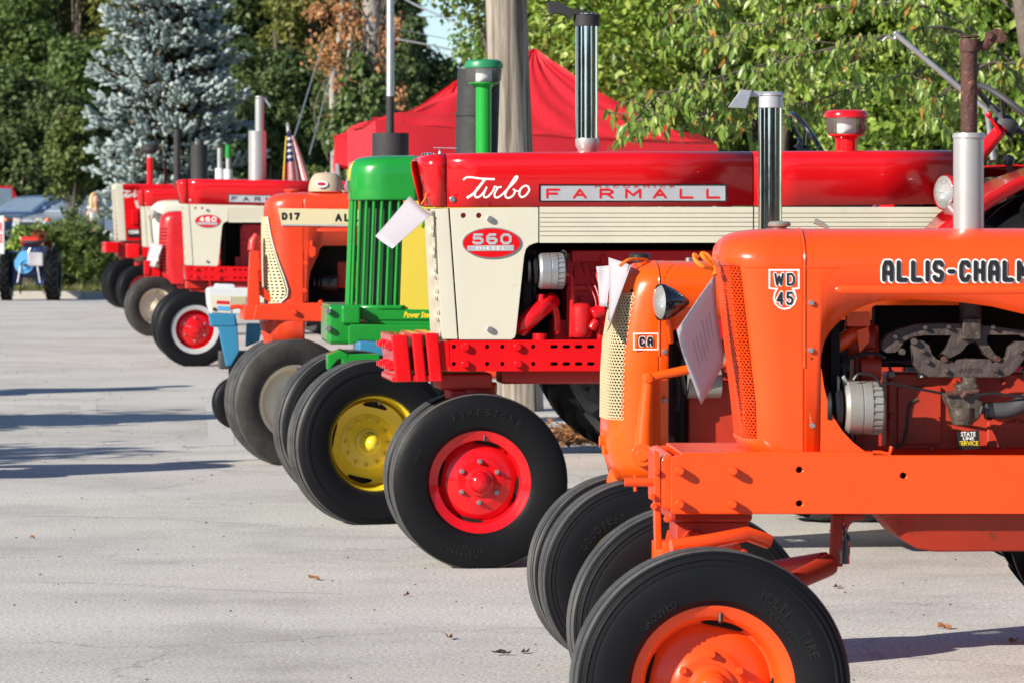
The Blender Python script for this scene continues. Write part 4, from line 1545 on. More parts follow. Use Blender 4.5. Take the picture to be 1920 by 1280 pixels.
# ------------------------------------------------------------------ small orange tractor with the round headlight
def build_ca():
    t = T('tractor', 'small orange tractor with cream mesh grille, round black headlight and chrome stack', (1196, 1262), .15, 7)
    H = -.185
    M = 'orange_bright'
    sil = [(1150, 895), (1141, 862), (1134, 840), (1132, 820), (1133, 780), (1134, 700), (1138, 640), (1146, 590), (1153, 556), (1160, 535), (1165, 520), (1170, 510), (1177, 502), (1187, 496), (1200, 492), (1220, 490.5)]
    rows, zt = dome_rows(t, sil, H, .185, .12, .13, .07)
    xs = t.x(1236, H)
    ns = Nose(rows, xs)
    z0, z1 = t.z(780, 0), t.z(553, 0)
    sg = .165
    nose = t.add('nose', ns.mesh(sg, (z0, z1), N=16, Ng=12), M, smooth=50, solid=.004)
    g = MB().perf(lambda u, z: ns.pos(u, z, .004), -sg - .008, sg + .008, 24, z0 - .008, z1 + .008, 42, .86, .76)
    obj('grille_mesh', g, 'cream_grille', nose, smooth=0, solid=.003)
    t.add('radiator', MB().box(xs - .09, xs - .02, -.15, .15, z0 + .02, z1 + .02), 'bay_black')
    low = [(1236, 870), (1253, 870), (1253.6, 650), (1257, 630), (1266, 616), (1280, 606), (1300, 600), (1600, 600)]
    st = []
    for px in (1236, 1240, 1253, 1253.6, 1255, 1257, 1261, 1266, 1272, 1280, 1290, 1300, 1330, 1360, 1500, 1600, 1850):
        py = np.interp(px, [q[0] for q in low], [q[1] for q in low])
        st.append((t.x(px, H), t.z(py, H, px), zt - .001))
    hood = t.add('hood', hood_mesh(st, .185, .13, .07), M, smooth=50, solid=.004)
    obj('hood_seam', MB().tube([(xs, -.187, t.z(y, H)) for y in (668, 600, 540)] + [(xs, -(.055 + .132 * math.cos(a)), zt - .07 + .0715 * math.sin(a)) for a in np.linspace(.1, 1.45, 8)], .004, 6), M, hood)
    bolts(t, [(1246, 659), (1246, 750)], H, 5, 'bolt_steel', .012, hood, 'screw')
    k = t.sc(1200)
    # CA badge
    L = H - .003
    o1 = t.poly([(1187, 624), (1235, 624), (1235, 656), (1187, 656)], H - .001)
    o2 = t.poly([(1189.5, 626.5), (1232.5, 626.5), (1232.5, 653.5), (1189.5, 653.5)], H - .001)
    obj('badge', MB().plate(o1, L - .001, L + .001, [o2]), 'white_lettering', nose, smooth=0)
    obj('lettering', MB().block('CA', t.box2(1198, 631, 1224, 649, H), L - .001, .24, .07, .5), 'white_lettering', nose, smooth=0)
    obj('lettering', MB().block('CA', t.box2(1198, 631, 1224, 649, H), L - .0025, .24, .0, .5), 'black_lettering', nose, smooth=0)
    t.add('radiator_cap', MB().lathe([(0, 0), (14 * k, 0), (14 * k, .012), (20 * k, .014), (20 * k, .026), (16 * k, .030), (0, .031)], (t.x(1200), 0, t.z(490) - .004), 'z', 24), 'black')
    t.add('filler_cap', MB().lathe([(0, 0), (7 * k, 0), (7 * k, .014), (0, .016)], (t.x(1292), 0, t.z(490) - .004), 'z', 16), 'bolt_steel')
    hl = headlight(t, 1236, 567, 33, -.30, 'black_gloss', 1.75, 12)
    t.add('lamp_bracket', MB().tube([t.pt(1252, 596, -.29), t.pt(1256, 618, -.25), t.pt(1258, 640, -.19)], .010, 8), M)
    # lift arm and its rod
    AL = -.21
    arm = t.add('lift_arm', MB().tube(t.path([(1206, 850), (1209, 790), (1216, 712)], AL - .01), [20 * k, 15 * k, 11 * k], 14), M)
    obj('arm_hub', MB().cyl(t.pt(1205, 852, AL - .05), t.pt(1205, 852, AL + .03), 21 * k, 21 * k, 24).cyl(t.pt(1205, 852, AL - .056), t.pt(1205, 852, AL - .05), 12 * k, 12 * k, 18), M, arm, bevel=.002)
    obj('arm_knuckle', MB().lathe([(0, -.028), (.012, -.026), (.020, -.012), (.021, 0), (.020, .012), (0, .028)], t.pt(1215, 709, AL - .01), 'y', 18), M, arm)
    t.add('lift_rod', MB().tube(t.path([(1218, 707), (1290, 692), (1420, 668)], AL - .015), [8 * k, 9 * k, 9 * k], 12), M)
    # lower front casting and pedestal
    ped = MB().loft([[(t.x(px, 0) + dx * math.cos(a) - .0, dy * math.sin(a), t.z(py, 0)) for a in [2 * PI * q / 24 for q in range(24)]] for px, py, dx, dy in ((1195, 905, .105, .105), (1195, 893, .10, .10), (1190, 870, .075, .08), (1195, 840, .07, .08))])
    t.add('pedestal', ped, M, smooth=45)
    t.add('front_stub', MB().cyl(t.pt(1124, 827, 0), t.pt(1140, 827, 0), .020).cyl(t.pt(1134, 832, -.03), t.pt(1134, 850, -.03), .010), M)
    t.add('fork', MB().box(-.05, .05, -.10, .10, .30, .40), 'black', bevel=.02)
    t.add('axle', MB().cyl((0, -.2, .33), (0, .2, .33), .03), M)
    # engine bay seen through the side
    EB = -.09
    t.add('engine_block', MB().box(t.x(1290, EB), t.x(1700, EB), EB, .12, t.z(850, EB), t.z(715, EB)).box(t.x(1300, EB), t.x(1700, EB), EB + .03, .1, t.z(720, EB), t.z(640, EB)), 'orange_engine_shaded', bevel=.01)
    t.add('generator', MB().cyl((t.x(1288, -.13), -.13, t.z(720, -.13)), (t.x(1350, -.13), -.13, t.z(720, -.13)), .05), 'alloy_grey')
    t.add('fan', MB().box(t.x(1262, 0), t.x(1270, 0), -.14, .14, t.z(850, 0), t.z(620, 0)), 'bay_black')
    t.add('wires', MB().tube(smooth_path(t.path([(1270, 640), (1282, 665), (1278, 700), (1288, 740)], -.14)), .008, 6).tube(smooth_path(t.path([(1268, 700), (1274, 730), (1270, 770)], -.13)), .012, 6), 'black')
    t.add('frame_rail', MB().box(t.x(1200, H), t.x(1700, H), -.15, -.10, t.z(895, H), t.z(850, H)).box(t.x(1200, H), t.x(1700, H), .10, .15, t.z(895, H), t.z(850, H)), M)
    # chrome stack with its rain cap
    st_ = stack(t, 1444, 176, 470, 22, 'chrome', 0, 'exhaust_stack', n=40)
    obj('stack_collar', MB().lathe([(22.5 * k, -.02), (23.5 * k, -.018), (23.5 * k, .018), (22 * k, .02)], (t.x(1444), 0, t.z(190)), 'z', 32), 'brushed', st_)
    fl = MB().lathe([(0, .012), (20 * k, .010), (25 * k, .0), (24 * k, -.005), (0, -.004)], (t.x(1446), 0, t.z(176)), 'z', 28)
    fl.quad_box([t.pt(1392, 183, -.012), t.pt(1425, 181, -.012), t.pt(1425, 181, .012), t.pt(1392, 183, .012), t.pt(1392, 171, -.012), t.pt(1428, 172, -.012), t.pt(1428, 172, .012), t.pt(1392, 171, .012)])
    fl.quad_box([t.pt(1365, 202, -.04), t.pt(1399, 204, -.04), t.pt(1399, 204, .04), t.pt(1365, 202, .04), t.pt(1389, 168, -.03), t.pt(1410, 170, -.03), t.pt(1410, 170, .03), t.pt(1389, 168, .03)])
    obj('rain_cap', fl, 'galvanised', st_, bevel=.002)
    marks = [('GOODYEAR', .225, -38, .024, -.0735, 50, dict(th=.0015))]
    front_wheel(t, 0, -.15, .332, .14, .19, 'rim_tan', 'tyre', 'tyre_tread', 4, 'ribbed', RIM_DISC, steer=2, marks=marks)
    front_wheel(t, 0, .15, .332, .14, .19, 'rim_tan', 'tyre', 'tyre_tread', 4, 'ribbed', RIM_DISC, steer=5)
    chassis(t, 2.0, .60, .26, .72, .8, M, M, engine=False, zd=.80)
    steering(t, (1.5, .0, 1.05), (1.9, 0, 1.30), .19, M, 'black')
    return t


# ------------------------------------------------------------------ red and cream tractors share one body plan, traced on the big one
def build_ih(t, M, big=True, hw=.25, model='560', plate='FARMALL', body='red', full=True, turbo=True):
    H = -hw
    S = lambda px, py, lat=H: t.pt(*M(px, py), lat)
    P = lambda pts, lat=H: [t.p(*M(a, b), lat) for a, b in pts]
    X = lambda px, lat=H: t.x(M(px, 500)[0], lat)
    Z = lambda py, lat=H, px=900: t.z(M(px, py)[1], lat, M(px, py)[0])
    k = (X(1000) - X(900)) / 100

    def B(x0, y0, x1, y1, lat=H):
        a, d = S(x0, y1, lat), S(x1, y0, lat)
        return (a.x, a.z, d.x, d.z)
    # hood
    b = .035
    st = [(S(x, 390).x, S(x, yb).z, S(x, yt).z + .0) for x, yb, yt in ((838, 389, 289), (900, 388.8, 287.5), (1000, 388.4, 286), (1200, 387.5, 285), (1411, 386.5, 284.5))]
    hood = t.add('hood', hood_mesh(st, hw, .06, b, 6), body, smooth=50, solid=.004)
    st = [(S(x, 390).x, S(x, yb).z, S(x, yt).z) for x, yb, yt in ((1413.5, 386.5, 285), (1500, 386, 284), (1650, 384.5, 283), (1788, 383, 282))]
    tank = t.add('tank_hood', hood_mesh(st, hw - .002, .06, b, 6), body, smooth=50, solid=.004)
    xe = st[-1][0]
    obj('tank_end', MB().box(xe - .01, xe + .02, -hw + .004, hw - .004, S(1788, 383).z, st[-1][2] - .035), body, tank)
    # nose cap, slanted visor
    rings = []
    for f, lin_, ins in ((0.0, .085, .020), (.12, .045, .010), (.32, .014, .003), (.55, .003, 0), (1.0, 0, 0)):
        zt, zb = S(838, 289 + 3 * (1 - f)).z - ins, S(838, 388).z + ins * .5
        w = hw - lin_
        ring = []
        base = [(-w, zb), (-w, zt - .045)] + [(-(w - .05 + .05 * math.cos(a)), zt - .045 + .045 * math.sin(a)) for a in np.linspace(.2, 1.57, 6)]
        base = base + [(-y, z) for y, z in reversed(base)]
        for y, z in base:
            q = (zt - z) / (zt - zb)
            xfr = S(788, 300).x + (S(805, 389).x - S(788, 300).x) * q ** 1.3
            xbk = S(836, 389).x
            ring.append((xfr + (xbk - xfr) * f ** 1.0 * (1 if f else 0), y, z))
        rings.append(ring)
    cap = t.add('nose_cap', MB().loft(rings, closed=False, cap0=False, cap1=False), body, smooth=55, solid=.006)
    bolts(t, [M(848, 374)], H, 5.5 * k / t.sc(900, H), 'bolt_steel', .010, cap, 'screw')
    t.add('cap_lining', MB().box(S(812, 300).x, S(832, 300).x, -hw + .06, hw - .06, S(815, 386).z, S(815, 298).z), 'red_cast')
    # cream front panels, both sides
    pan = P([(843.5, 391), (1009.5, 389), (1009.5, 455), (1001, 457), (992, 461), (986, 468), (983, 480), (967.5, 626), (965, 633), (958, 636.5), (861, 636.5)])
    holes = [circ(*t.p(*M(px, 404.5), H), 5 * k, 12) for px in (869, 898)]
    panel = t.add('side_panel', MB().plate(pan, H, H + .006, holes), 'cream', bevel=.0015)
    t.add('side_panel', MB().plate(pan, -H - .006, -H), 'cream')
    obj('light_hole', MB().plate(P([(860, 396), (910, 396), (910, 412), (860, 412)]), H + .012, H + .014), 'red_old', panel, smooth=0)
    bolts(t, [M(918, 411.5), M(918, 618)], H, 6 * k / t.sc(900, H), 'bolt_steel', .016, panel, 'screw')
    # louvred side panel
    gro = MB()
    ys = [392, 400.5, 409, 417.5, 426, 434.5, 443]
    prof = []
    zt, zb = Z(388.5, H, 1200), Z(455, H, 1200)
    for q in ys[1:]:
        zz = Z(q, H, 1200)
        prof += [(zz + .004 * k / .0024, 0), (zz, .007), (zz - .004 * k / .0024, 0)]
    prof = [(zt, 0)] + prof + [(zb, 0), (zb, .012)]
    pts = [(X(1011.5), X(1411.5)), (X(1414), X(1786))]
    for x0, x1 in pts:
        gro.loft([[(x0, H + d, z) for z, d in prof], [(x1, H + d, z + (x1 - x0) * .0) for z, d in prof]], closed=False, cap0=False, cap1=False)
    lv = t.add('louvre_panel', gro, 'cream', smooth=0, solid=.003)
    obj('panel_back', MB().box(pts[0][0], pts[1][1], H + .012, H + .016, zb + .004, zt - .002), 'dark_grey', lv)
    # grille: cream surround with tall slots
    xg0, xg1 = S(812, 392, 0).x, S(827, 634, 0).x
    zg0, zg1 = Z(634), Z(391)

    def gf(u, z):
        f = (zg1 - z) / (zg1 - zg0)
        return (xg0 + (xg1 - xg0) * f + .02 * (u / hw) ** 2, u, z)
    gr = t.add('grille', MB().perf(gf, -hw + .004, hw - .004, 5, zg0, zg1, 6, .86, .80, False, 8), 'cream', smooth=0, solid=.012)
    col = P([(817, 392), (841, 391.5), (858.5, 636), (829, 636)])
    obj('grille_post', MB().plate(col, H + .001, H + .03), 'cream', gr, bevel=.004)
    obj('grille_post', MB().plate(col, -H - .03, -H - .001), 'cream', gr)
    t.add('radiator', MB().box(X(850), X(880), -hw + .03, hw - .03, zg0 + .02, zg1), 'bay_black')
    # badges
    c = t.p(*M(921.5, 456), H)
    bd = obj('badge', MB().plate(circ(c[0], c[1], 55 * k, 40, 28.5 * k), H - .006, H - .001), 'bolt_steel', panel, smooth=0)
    obj('badge_face', MB().plate(circ(c[0], c[1], 53 * k, 40, 26.5 * k), H - .0075, H - .004), 'red', bd, smooth=0)
    obj('lettering', MB().block(model, B(885, 438, 959, 459), H - .0085, .24, 0, .30), 'brushed' if big else 'white_lettering', bd, smooth=0)
    obj('badge_strip', MB().plate(P([(876, 461), (963, 460), (963, 470.5), (876, 471)]), H - .009, H - .007), 'brushed', bd, smooth=0)
    if big:
        obj('lettering', MB().text('DIESEL', B(893, 463, 948, 469), H - .010, .0008, off=.01, space=1.3), 'white_lettering', bd, smooth=0)
    if full:
        y0, y1 = 347.5, 377.5
        pw = obj('name_plate', MB().plate(P([(1011.5, y0), (1361, y0), (1361, y1), (1011.5, y1)]), H - .006, H - .001), 'brushed', hood, bevel=.0008)
        obj('plate_frame', MB().plate(P([(1010, y0 - 1.5), (1362.5, y0 - 1.5), (1362.5, y1 + 1.5), (1010, y1 + 1.5)]), H - .008, H - .005, [P([(1013, y0 + 1), (1359, y0 + 1), (1359, y1 - 1), (1013, y1 - 1)])]), 'chrome', pw, smooth=0)
        for i, ch in enumerate('FARMALL'):
            lt = MB()
            cx = 1036.5 + i * 50.0
            w = 13 if ch != 'M' else 15
            lt.block('a' if ch == 'A' else ch, B(cx - w, 354, cx + w, 373), H - .0075, .22)
            obj('letter', lt, 'red_lettering' if big else 'black_lettering', pw, smooth=0)
        if big:
            obj('lettering', MB().text('McCORMICK', B(1115, 348.5, 1265, 352.5), H - .0072, .0008, space=1.8), 'red_lettering', pw, smooth=0)
    if turbo:
        strokes = [([(440, 178), (455, 166), (475, 164), (530, 171), (595, 174)], 4.6), ([(548, 172), (520, 210), (490, 245), (458, 266)], 6.0), ([(512, 212), (498, 246), (503, 262), (522, 258), (545, 232), (556, 211)], 4.4), ([(556, 211), (541, 250), (548, 263), (566, 256), (588, 228), (594, 208)], 4.2), ([(594, 208), (608, 214), (628, 211)], 3.8), ([(612, 213), (598, 236), (594, 256), (606, 264), (628, 252), (660, 220)], 4.4), ([(660, 220), (690, 190), (706, 166), (698, 161), (678, 190), (650, 238), (648, 258), (662, 266), (684, 254), (694, 232), (684, 222)], 4.4), ([(684, 222), (704, 232), (718, 228)], 3.4), ([(762, 212), (744, 206), (722, 222), (716, 248), (728, 262), (750, 250), (764, 226), (758, 210)], 4.4)]
        tb, tk = MB(), MB()
        for pts, w in strokes:
            q = [(700 + a / 2.6125, 270 + b_ / 2.6125) for a, b_ in pts]
            tb.tube(smooth_path([S(a, b_, H - .002) for a, b_ in q], 5), w / 2.6125 * k * 1.05, 8, flat=.12)
            tk.tube(smooth_path([S(a + 1.0, b_ + 1.2, H - .0005) for a, b_ in q], 5), w / 2.6125 * k * 1.25, 8, flat=.06)
        obj('lettering', tb, 'white_lettering', hood)
        obj('lettering', tk, 'black_lettering', hood)
    # frame rail with slots
    FR = -hw + .005
    holes = []
    for y in (649.5, 681.5):
        for x in (851, 913.5, 942, 1000):
            holes.append(circ(*t.p(*M(x, y), FR), 4 * k, 10))
        for x in (1039, 1062, 1085, 1108, 1158, 1181, 1204, 1227):
            a = t.p(*M(x, y), FR)
            holes.append(slot(a[0], a[1], 4 * k, 3.3 * k))
    rail = t.add('frame_rail', MB().plate(P([(843, 638), (1560, 634), (1560, 694), (843, 695.5)], FR), FR, FR + .014, holes), body, bevel=.002)
    t.add('frame_rail', MB().plate(P([(843, 638), (1560, 634), (1560, 694), (843, 695.5)], FR), -FR - .014, -FR), body)
    bolts(t, [M(872, 650.5), M(970, 650), M(872, 682), M(971, 681.5)], FR, 7.5 * k / t.sc(900, FR), body, .022, rail, 'rail_bolt')
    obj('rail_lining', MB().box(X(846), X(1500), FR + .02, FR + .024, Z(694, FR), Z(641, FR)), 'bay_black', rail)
    t.add('front_bolster', MB().plate(P([(822, 640), (842.5, 638.5), (842.5, 695.5), (828, 695.5)], FR), FR + .004, -FR - .004), body, bevel=.004)
    t.add('bolster_base', MB().box(X(830), X(930), -.12, .17, Z(728, 0), Z(697, 0)).box(X(850), X(915), -.09, .13, Z(765, 0), Z(728, 0)), 'red_old', bevel=.012)  # duller red puts the shade under the rail into the colour
    # engine
    EB = -.05
    e = MB().box(X(1062, EB), X(1560, EB), EB, .14, Z(640, EB), Z(475, EB)).box(X(1040, EB), X(1560, EB), EB + .02, .14, Z(700, EB), Z(600, EB))
    for q in range(5):
        xx = X(1075 + q * 40, EB)
        e.box(xx, xx + 8 * k, EB - .012, EB + .01, Z(620, EB), Z(500, EB))
    e.box(X(1062, EB), X(1560, EB), EB - .02, .1, Z(545, EB), Z(535, EB)).box(X(1070, EB), X(1500, EB), EB - .03, .1, Z(492, EB), Z(470, EB))
    t.add('engine_block', e, 'red_cast', bevel=.006)
    t.add('bay_dark_sheet', MB().box(X(985), X(1780), .15, .155, Z(640), Z(455) + .02), 'bay_black')  # black sheet added to stand for the dark inside the bay
    t.add('bay_top', MB().box(X(1000), X(1780), -hw + .02, hw - .02, Z(455) + .002, Z(450)), 'red_old')
    t.add('fan_shroud', MB().box(X(985), X(1000), -.19, .19, Z(640, 0), Z(460, 0)), 'bay_black')
    t.add('oil_pan', MB().box(X(935, 0), X(1560, 0), -.09, .11, Z(718, 0), Z(690, 0)), 'red_old', bevel=.012)
    bolts(t, [M(a_, b_) for a_, b_ in ((1072, 560), (1072, 600), (1112, 512), (1135, 512), (1090, 560), (1135, 560), (1150, 530), (1066, 630), (1090, 630))], EB, 4.5 * k / t.sc(900, EB), 'red_cast', .016, None, 'block_bolt')
    if big:
        for i in range(4):
            t.add('injection_line', MB().tube(smooth_path([S(1118 + 7 * i, 590, -.2), S(1116 + 6 * i, 560 - 6 * i, -.19), S(1098 + 10 * i, 520 - 3 * i, -.15), S(1090 + 14 * i, 492, -.09)]), .004, 6), 'red_cast')
        t.add('oil_filter', MB().lathe([(0, 0), (.04, 0), (.048, .015), (.048, .13), (.035, .145), (0, .15)], S(1090, 632, -.15), 'z', 20), 'red_cast')
        t.add('fan_belt', MB().tube([S(1001, 470, -.15), S(1000, 520, -.15), S(1002, 600, -.12)], .011, 8), 'black')
        t.add('breather', MB().tube(smooth_path([S(1150, 640, -.12), S(1146, 600, -.13), S(1138, 540, -.12), S(1130, 480, -.08)]), .014, 8), 'red_cast')
        al = alternator(t, M(1009, 0)[0], M(1058, 0)[0], M(0, 508)[1], 34, -.19, 'alloy')
        obj('plug_wires', MB().tube(smooth_path([S(1052, 480, -.2), S(1056, 470, -.22), S(1063, 478, -.23), S(1060, 495, -.22)]), .004, 6).tube(smooth_path([S(1056, 484, -.2), S(1064, 476, -.2), S(1064, 490, -.2)]), .006, 6), 'black', al)
        t.add('radiator_hose', MB().tube(smooth_path([S(975, 618, -.17), S(985, 605, -.19), S(1004, 588, -.19), S(1020, 574, -.17), S(1034, 565, -.12)]), [.040] * 25, 14), body)
        t.add('water_elbow', MB().tube([S(1014, 552, -.18), S(1014, 575, -.18)], [.018, .024], 10).tube([S(1012, 640, -.2), S(1012, 625, -.2)], .032, 12).tube(smooth_path([S(1028, 560, -.15), S(1042, 585, -.16), S(1044, 625, -.15)]), .016, 10), body)
        t.add('fuel_line', MB().tube(smooth_path([S(1062, 512, -.16), S(1072, 525, -.16), S(1072, 580, -.16), S(1071, 632, -.15)]), .010, 8), body)
        t.add('injection_pump', MB().box(X(1112, EB), X(1160, EB), -.2, EB, Z(640, EB), Z(585, EB)).tube([S(1110, 590, -.2), S(1135, 580, -.2)], .03, 10).tube([S(1108, 618, -.21), S(1120, 600, -.21)], .02, 10), 'red', bevel=.01)
    return S, P, X, Z, k


def build_560():
    t = T('tractor', 'large red and cream tractor with white script lettering on its long hood', (897, 1062), .14, 7)
    M = lambda a, b: (a, b)
    S, P, X, Z, k = build_ih(t, M)
    k0 = t.sc(1100)
    # chrome stack with dark flapper
    st_ = stack(t, 1100, 26, 262, 21, 'chrome', 0, 'exhaust_stack', n=40)
    obj('stack_base', MB().lathe([(16 * k0, 0), (18 * k0, .012), (22 * k0, .030), (22.5 * k0, .055), (22 * k0, .062)], (t.x(1101), 0, t.z(286)), 'z', 32), 'silver_paint', st_)
    obj('stack_collar', MB().lathe([(21.5 * k0, -.03), (23.5 * k0, -.028), (24 * k0, .018), (25 * k0, .02), (20 * k0, .024)], (t.x(1100), 0, t.z(36)), 'z', 32), 'soot_black', st_)
    fl = MB().plate(t.poly([(1026, 6), (1034, 2), (1052, 8), (1066, 16), (1098, 22), (1122, 26), (1122, 30), (1074, 28), (1068, 38), (1060, 30), (1048, 26), (1034, 28), (1028, 20)], 0), -.032, .032)
    obj('rain_cap', fl, 'soot_black', st_, bevel=.004)
    precleaner(t, 1586, 206, 221, 253, 262, 290, 38.5, 20, 0, 'red', 'red')
    # hinged tank lid up on the nose, filler
    t.add('filler_lid', MB().quad_box([t.pt(812, 278, -.08), t.pt(856, 279, -.08), t.pt(862, 279, .08), t.pt(818, 278, .08), t.pt(812, 276.5, -.08), t.pt(856, 277.5, -.08), t.pt(862, 277.5, .08), t.pt(818, 276.5, .08)]).tube([t.pt(826, 279, 0), t.pt(824, 292, 0)], .006, 6), 'galvanised')
    t.add('radiator_cap', MB().lathe([(0, 0), (9 * k0, 0), (13 * k0, .010), (13 * k0, .018), (0, .022)], (t.x(803), 0, t.z(296)), 'z', 20), 'chrome')
    # front slab weights, bolted fore and aft
    for i, (x0, x1, tp) in enumerate(((719, 764, 627), (771, 792, 625), (797, 822, 624))):
        y0, y1 = -.26, .26
        xa, xb = t.x(x0 + 14, -.26), t.x(x1, -.26)
        if i:
            xa = t.x(x0, -.26)
        a0, a1 = t.z(715, -.26), t.z(tp, -.26)
        sh = .020
        m = MB().quad_box([(xa + sh, y0, a0), (xb + sh, y0, a0), (xb + sh, y1, a0), (xa + sh, y1, a0), (xa, y0, a1), (xb, y0, a1), (xb, y1, a1), (xa, y1, a1)])
        m.box(xa + .004, xb + .004, y0 + .01, y1 - .01, a0 - .0, a0 + .03)
        wt = t.add('front_weight', m, 'red', bevel=.008)
        if i == 0:
            b_ = MB()
            for yy in (-.20, -.10, .10, .20):
                for zz in (.32, .75):
                    z_ = a0 + (a1 - a0) * zz
                    b_ = MB().tube([(xa - .006, yy, z_), (xa + .02, yy, z_)], .020, 10).tube([(xa - .022, yy, z_), (xa, yy, z_)], .011, 8)
                    obj('weight_bolt', b_, 'red', wt)
    t.add('weight_bar', MB().box(t.x(735, 0), t.x(830, 0), -.12, .12, t.z(690, 0), t.z(650, 0)), 'red_old')
    # horn-like finned cap under the bolster
    t.add('pedestal', MB().cyl((0, 0, .46), (0, 0, .80), .085, .10).box(-.09, .09, -.09, .09, .36, .48), 'red_old', bevel=.01)
    t.add('axle', MB().cyl((0, -.2, .378), (0, .2, .378), .04), 'red_old')
    # clear lamp on the side, toward the rear
    headlight(t, 1768, 361, 32, -.33, 'red', 1.2, 22)
    marks = [('FIRESTONE', .305, 6, .030, -.0925, 62, dict(th=.0022)), ('CHAMPION', .325, 197, .020, -.0885, 30, dict(th=.0018, flip=True)), ('GUIDE GRIP', .300, 194, .020, -.0925, 34, dict(th=.0018, flip=True)), ('TUBELESS', .285, 203, .015, -.093, 24, dict(th=.0016, flip=True)), ('NYLON', .30, -68, .018, -.0925, 14, dict(th=.0016))]
    prof = [(1.08, -.40), (1.08, -.37), (1.0, -.36), (.975, -.34), (.90, -.30), (.82, -.25), (.80, .0), (.775, .03), (.74, .0), (.70, -.06), (.60, -.11), (.52, -.13), (.47, -.17), (.42, -.18), (.36, -.18), (.30, -.19), (.0, -.19)]
    front_wheel(t, 0, -.14, .386, .178, .222, 'red', 'tyre_black', 'tyre_tread', 4, 'smooth', prof, steer=0, camber=-1, bolt='bolt_steel', br=.40, hubr=.19, hublen=.34, marks=marks, slots=True)
    front_wheel(t, 0, .16, .386, .178, .222, 'red', 'tyre_black', 'tyre_tread', 4, 'band', prof, steer=0)
    chassis(t, 2.55, .84, .40, .82, .9, 'red', 'red_cast', fender='red', engine=False, zd=.95)
    a, b = t.pt(1838, 290, .05), t.pt(1886, 232, .05)
    steering(t, a - (b - a) * .8, b, .20, 'red', 'dark_grey')
    t.add('throttle_lever', MB().tube([t.pt(1876, 250, 0), t.pt(1855, 218, 0)], .008, 8).lathe([(0, -.016), (.014, -.008), (.016, 0), (.014, .008), (0, .016)], t.pt(1854, 216, 0), 'z', 14), 'red')
    t.add('shift_knob', MB().lathe([(0, -.028), (.02, -.02), (.028, 0), (.02, .02), (0, .028)], t.pt(1892, 302, -.1), 'z', 18).tube([t.pt(1892, 302, -.1), t.pt(1890, 380, -.05)], .008, 8), 'black_gloss')
    t.add('metal_rod', MB().tube([t.pt(1677, 62, .2), t.pt(1800, 166, .2), t.pt(1850, 205, .2), t.pt(1862, 300, .2)], .013, 10).tube(smooth_path([t.pt(1678, 60, .2), t.pt(1677, 74, .2), t.pt(1664, 70, .2), t.pt(1655, 78, .2)]), .006, 6), 'galvanised')  # bent metal rod of unknown use, carries no lamp
    return t


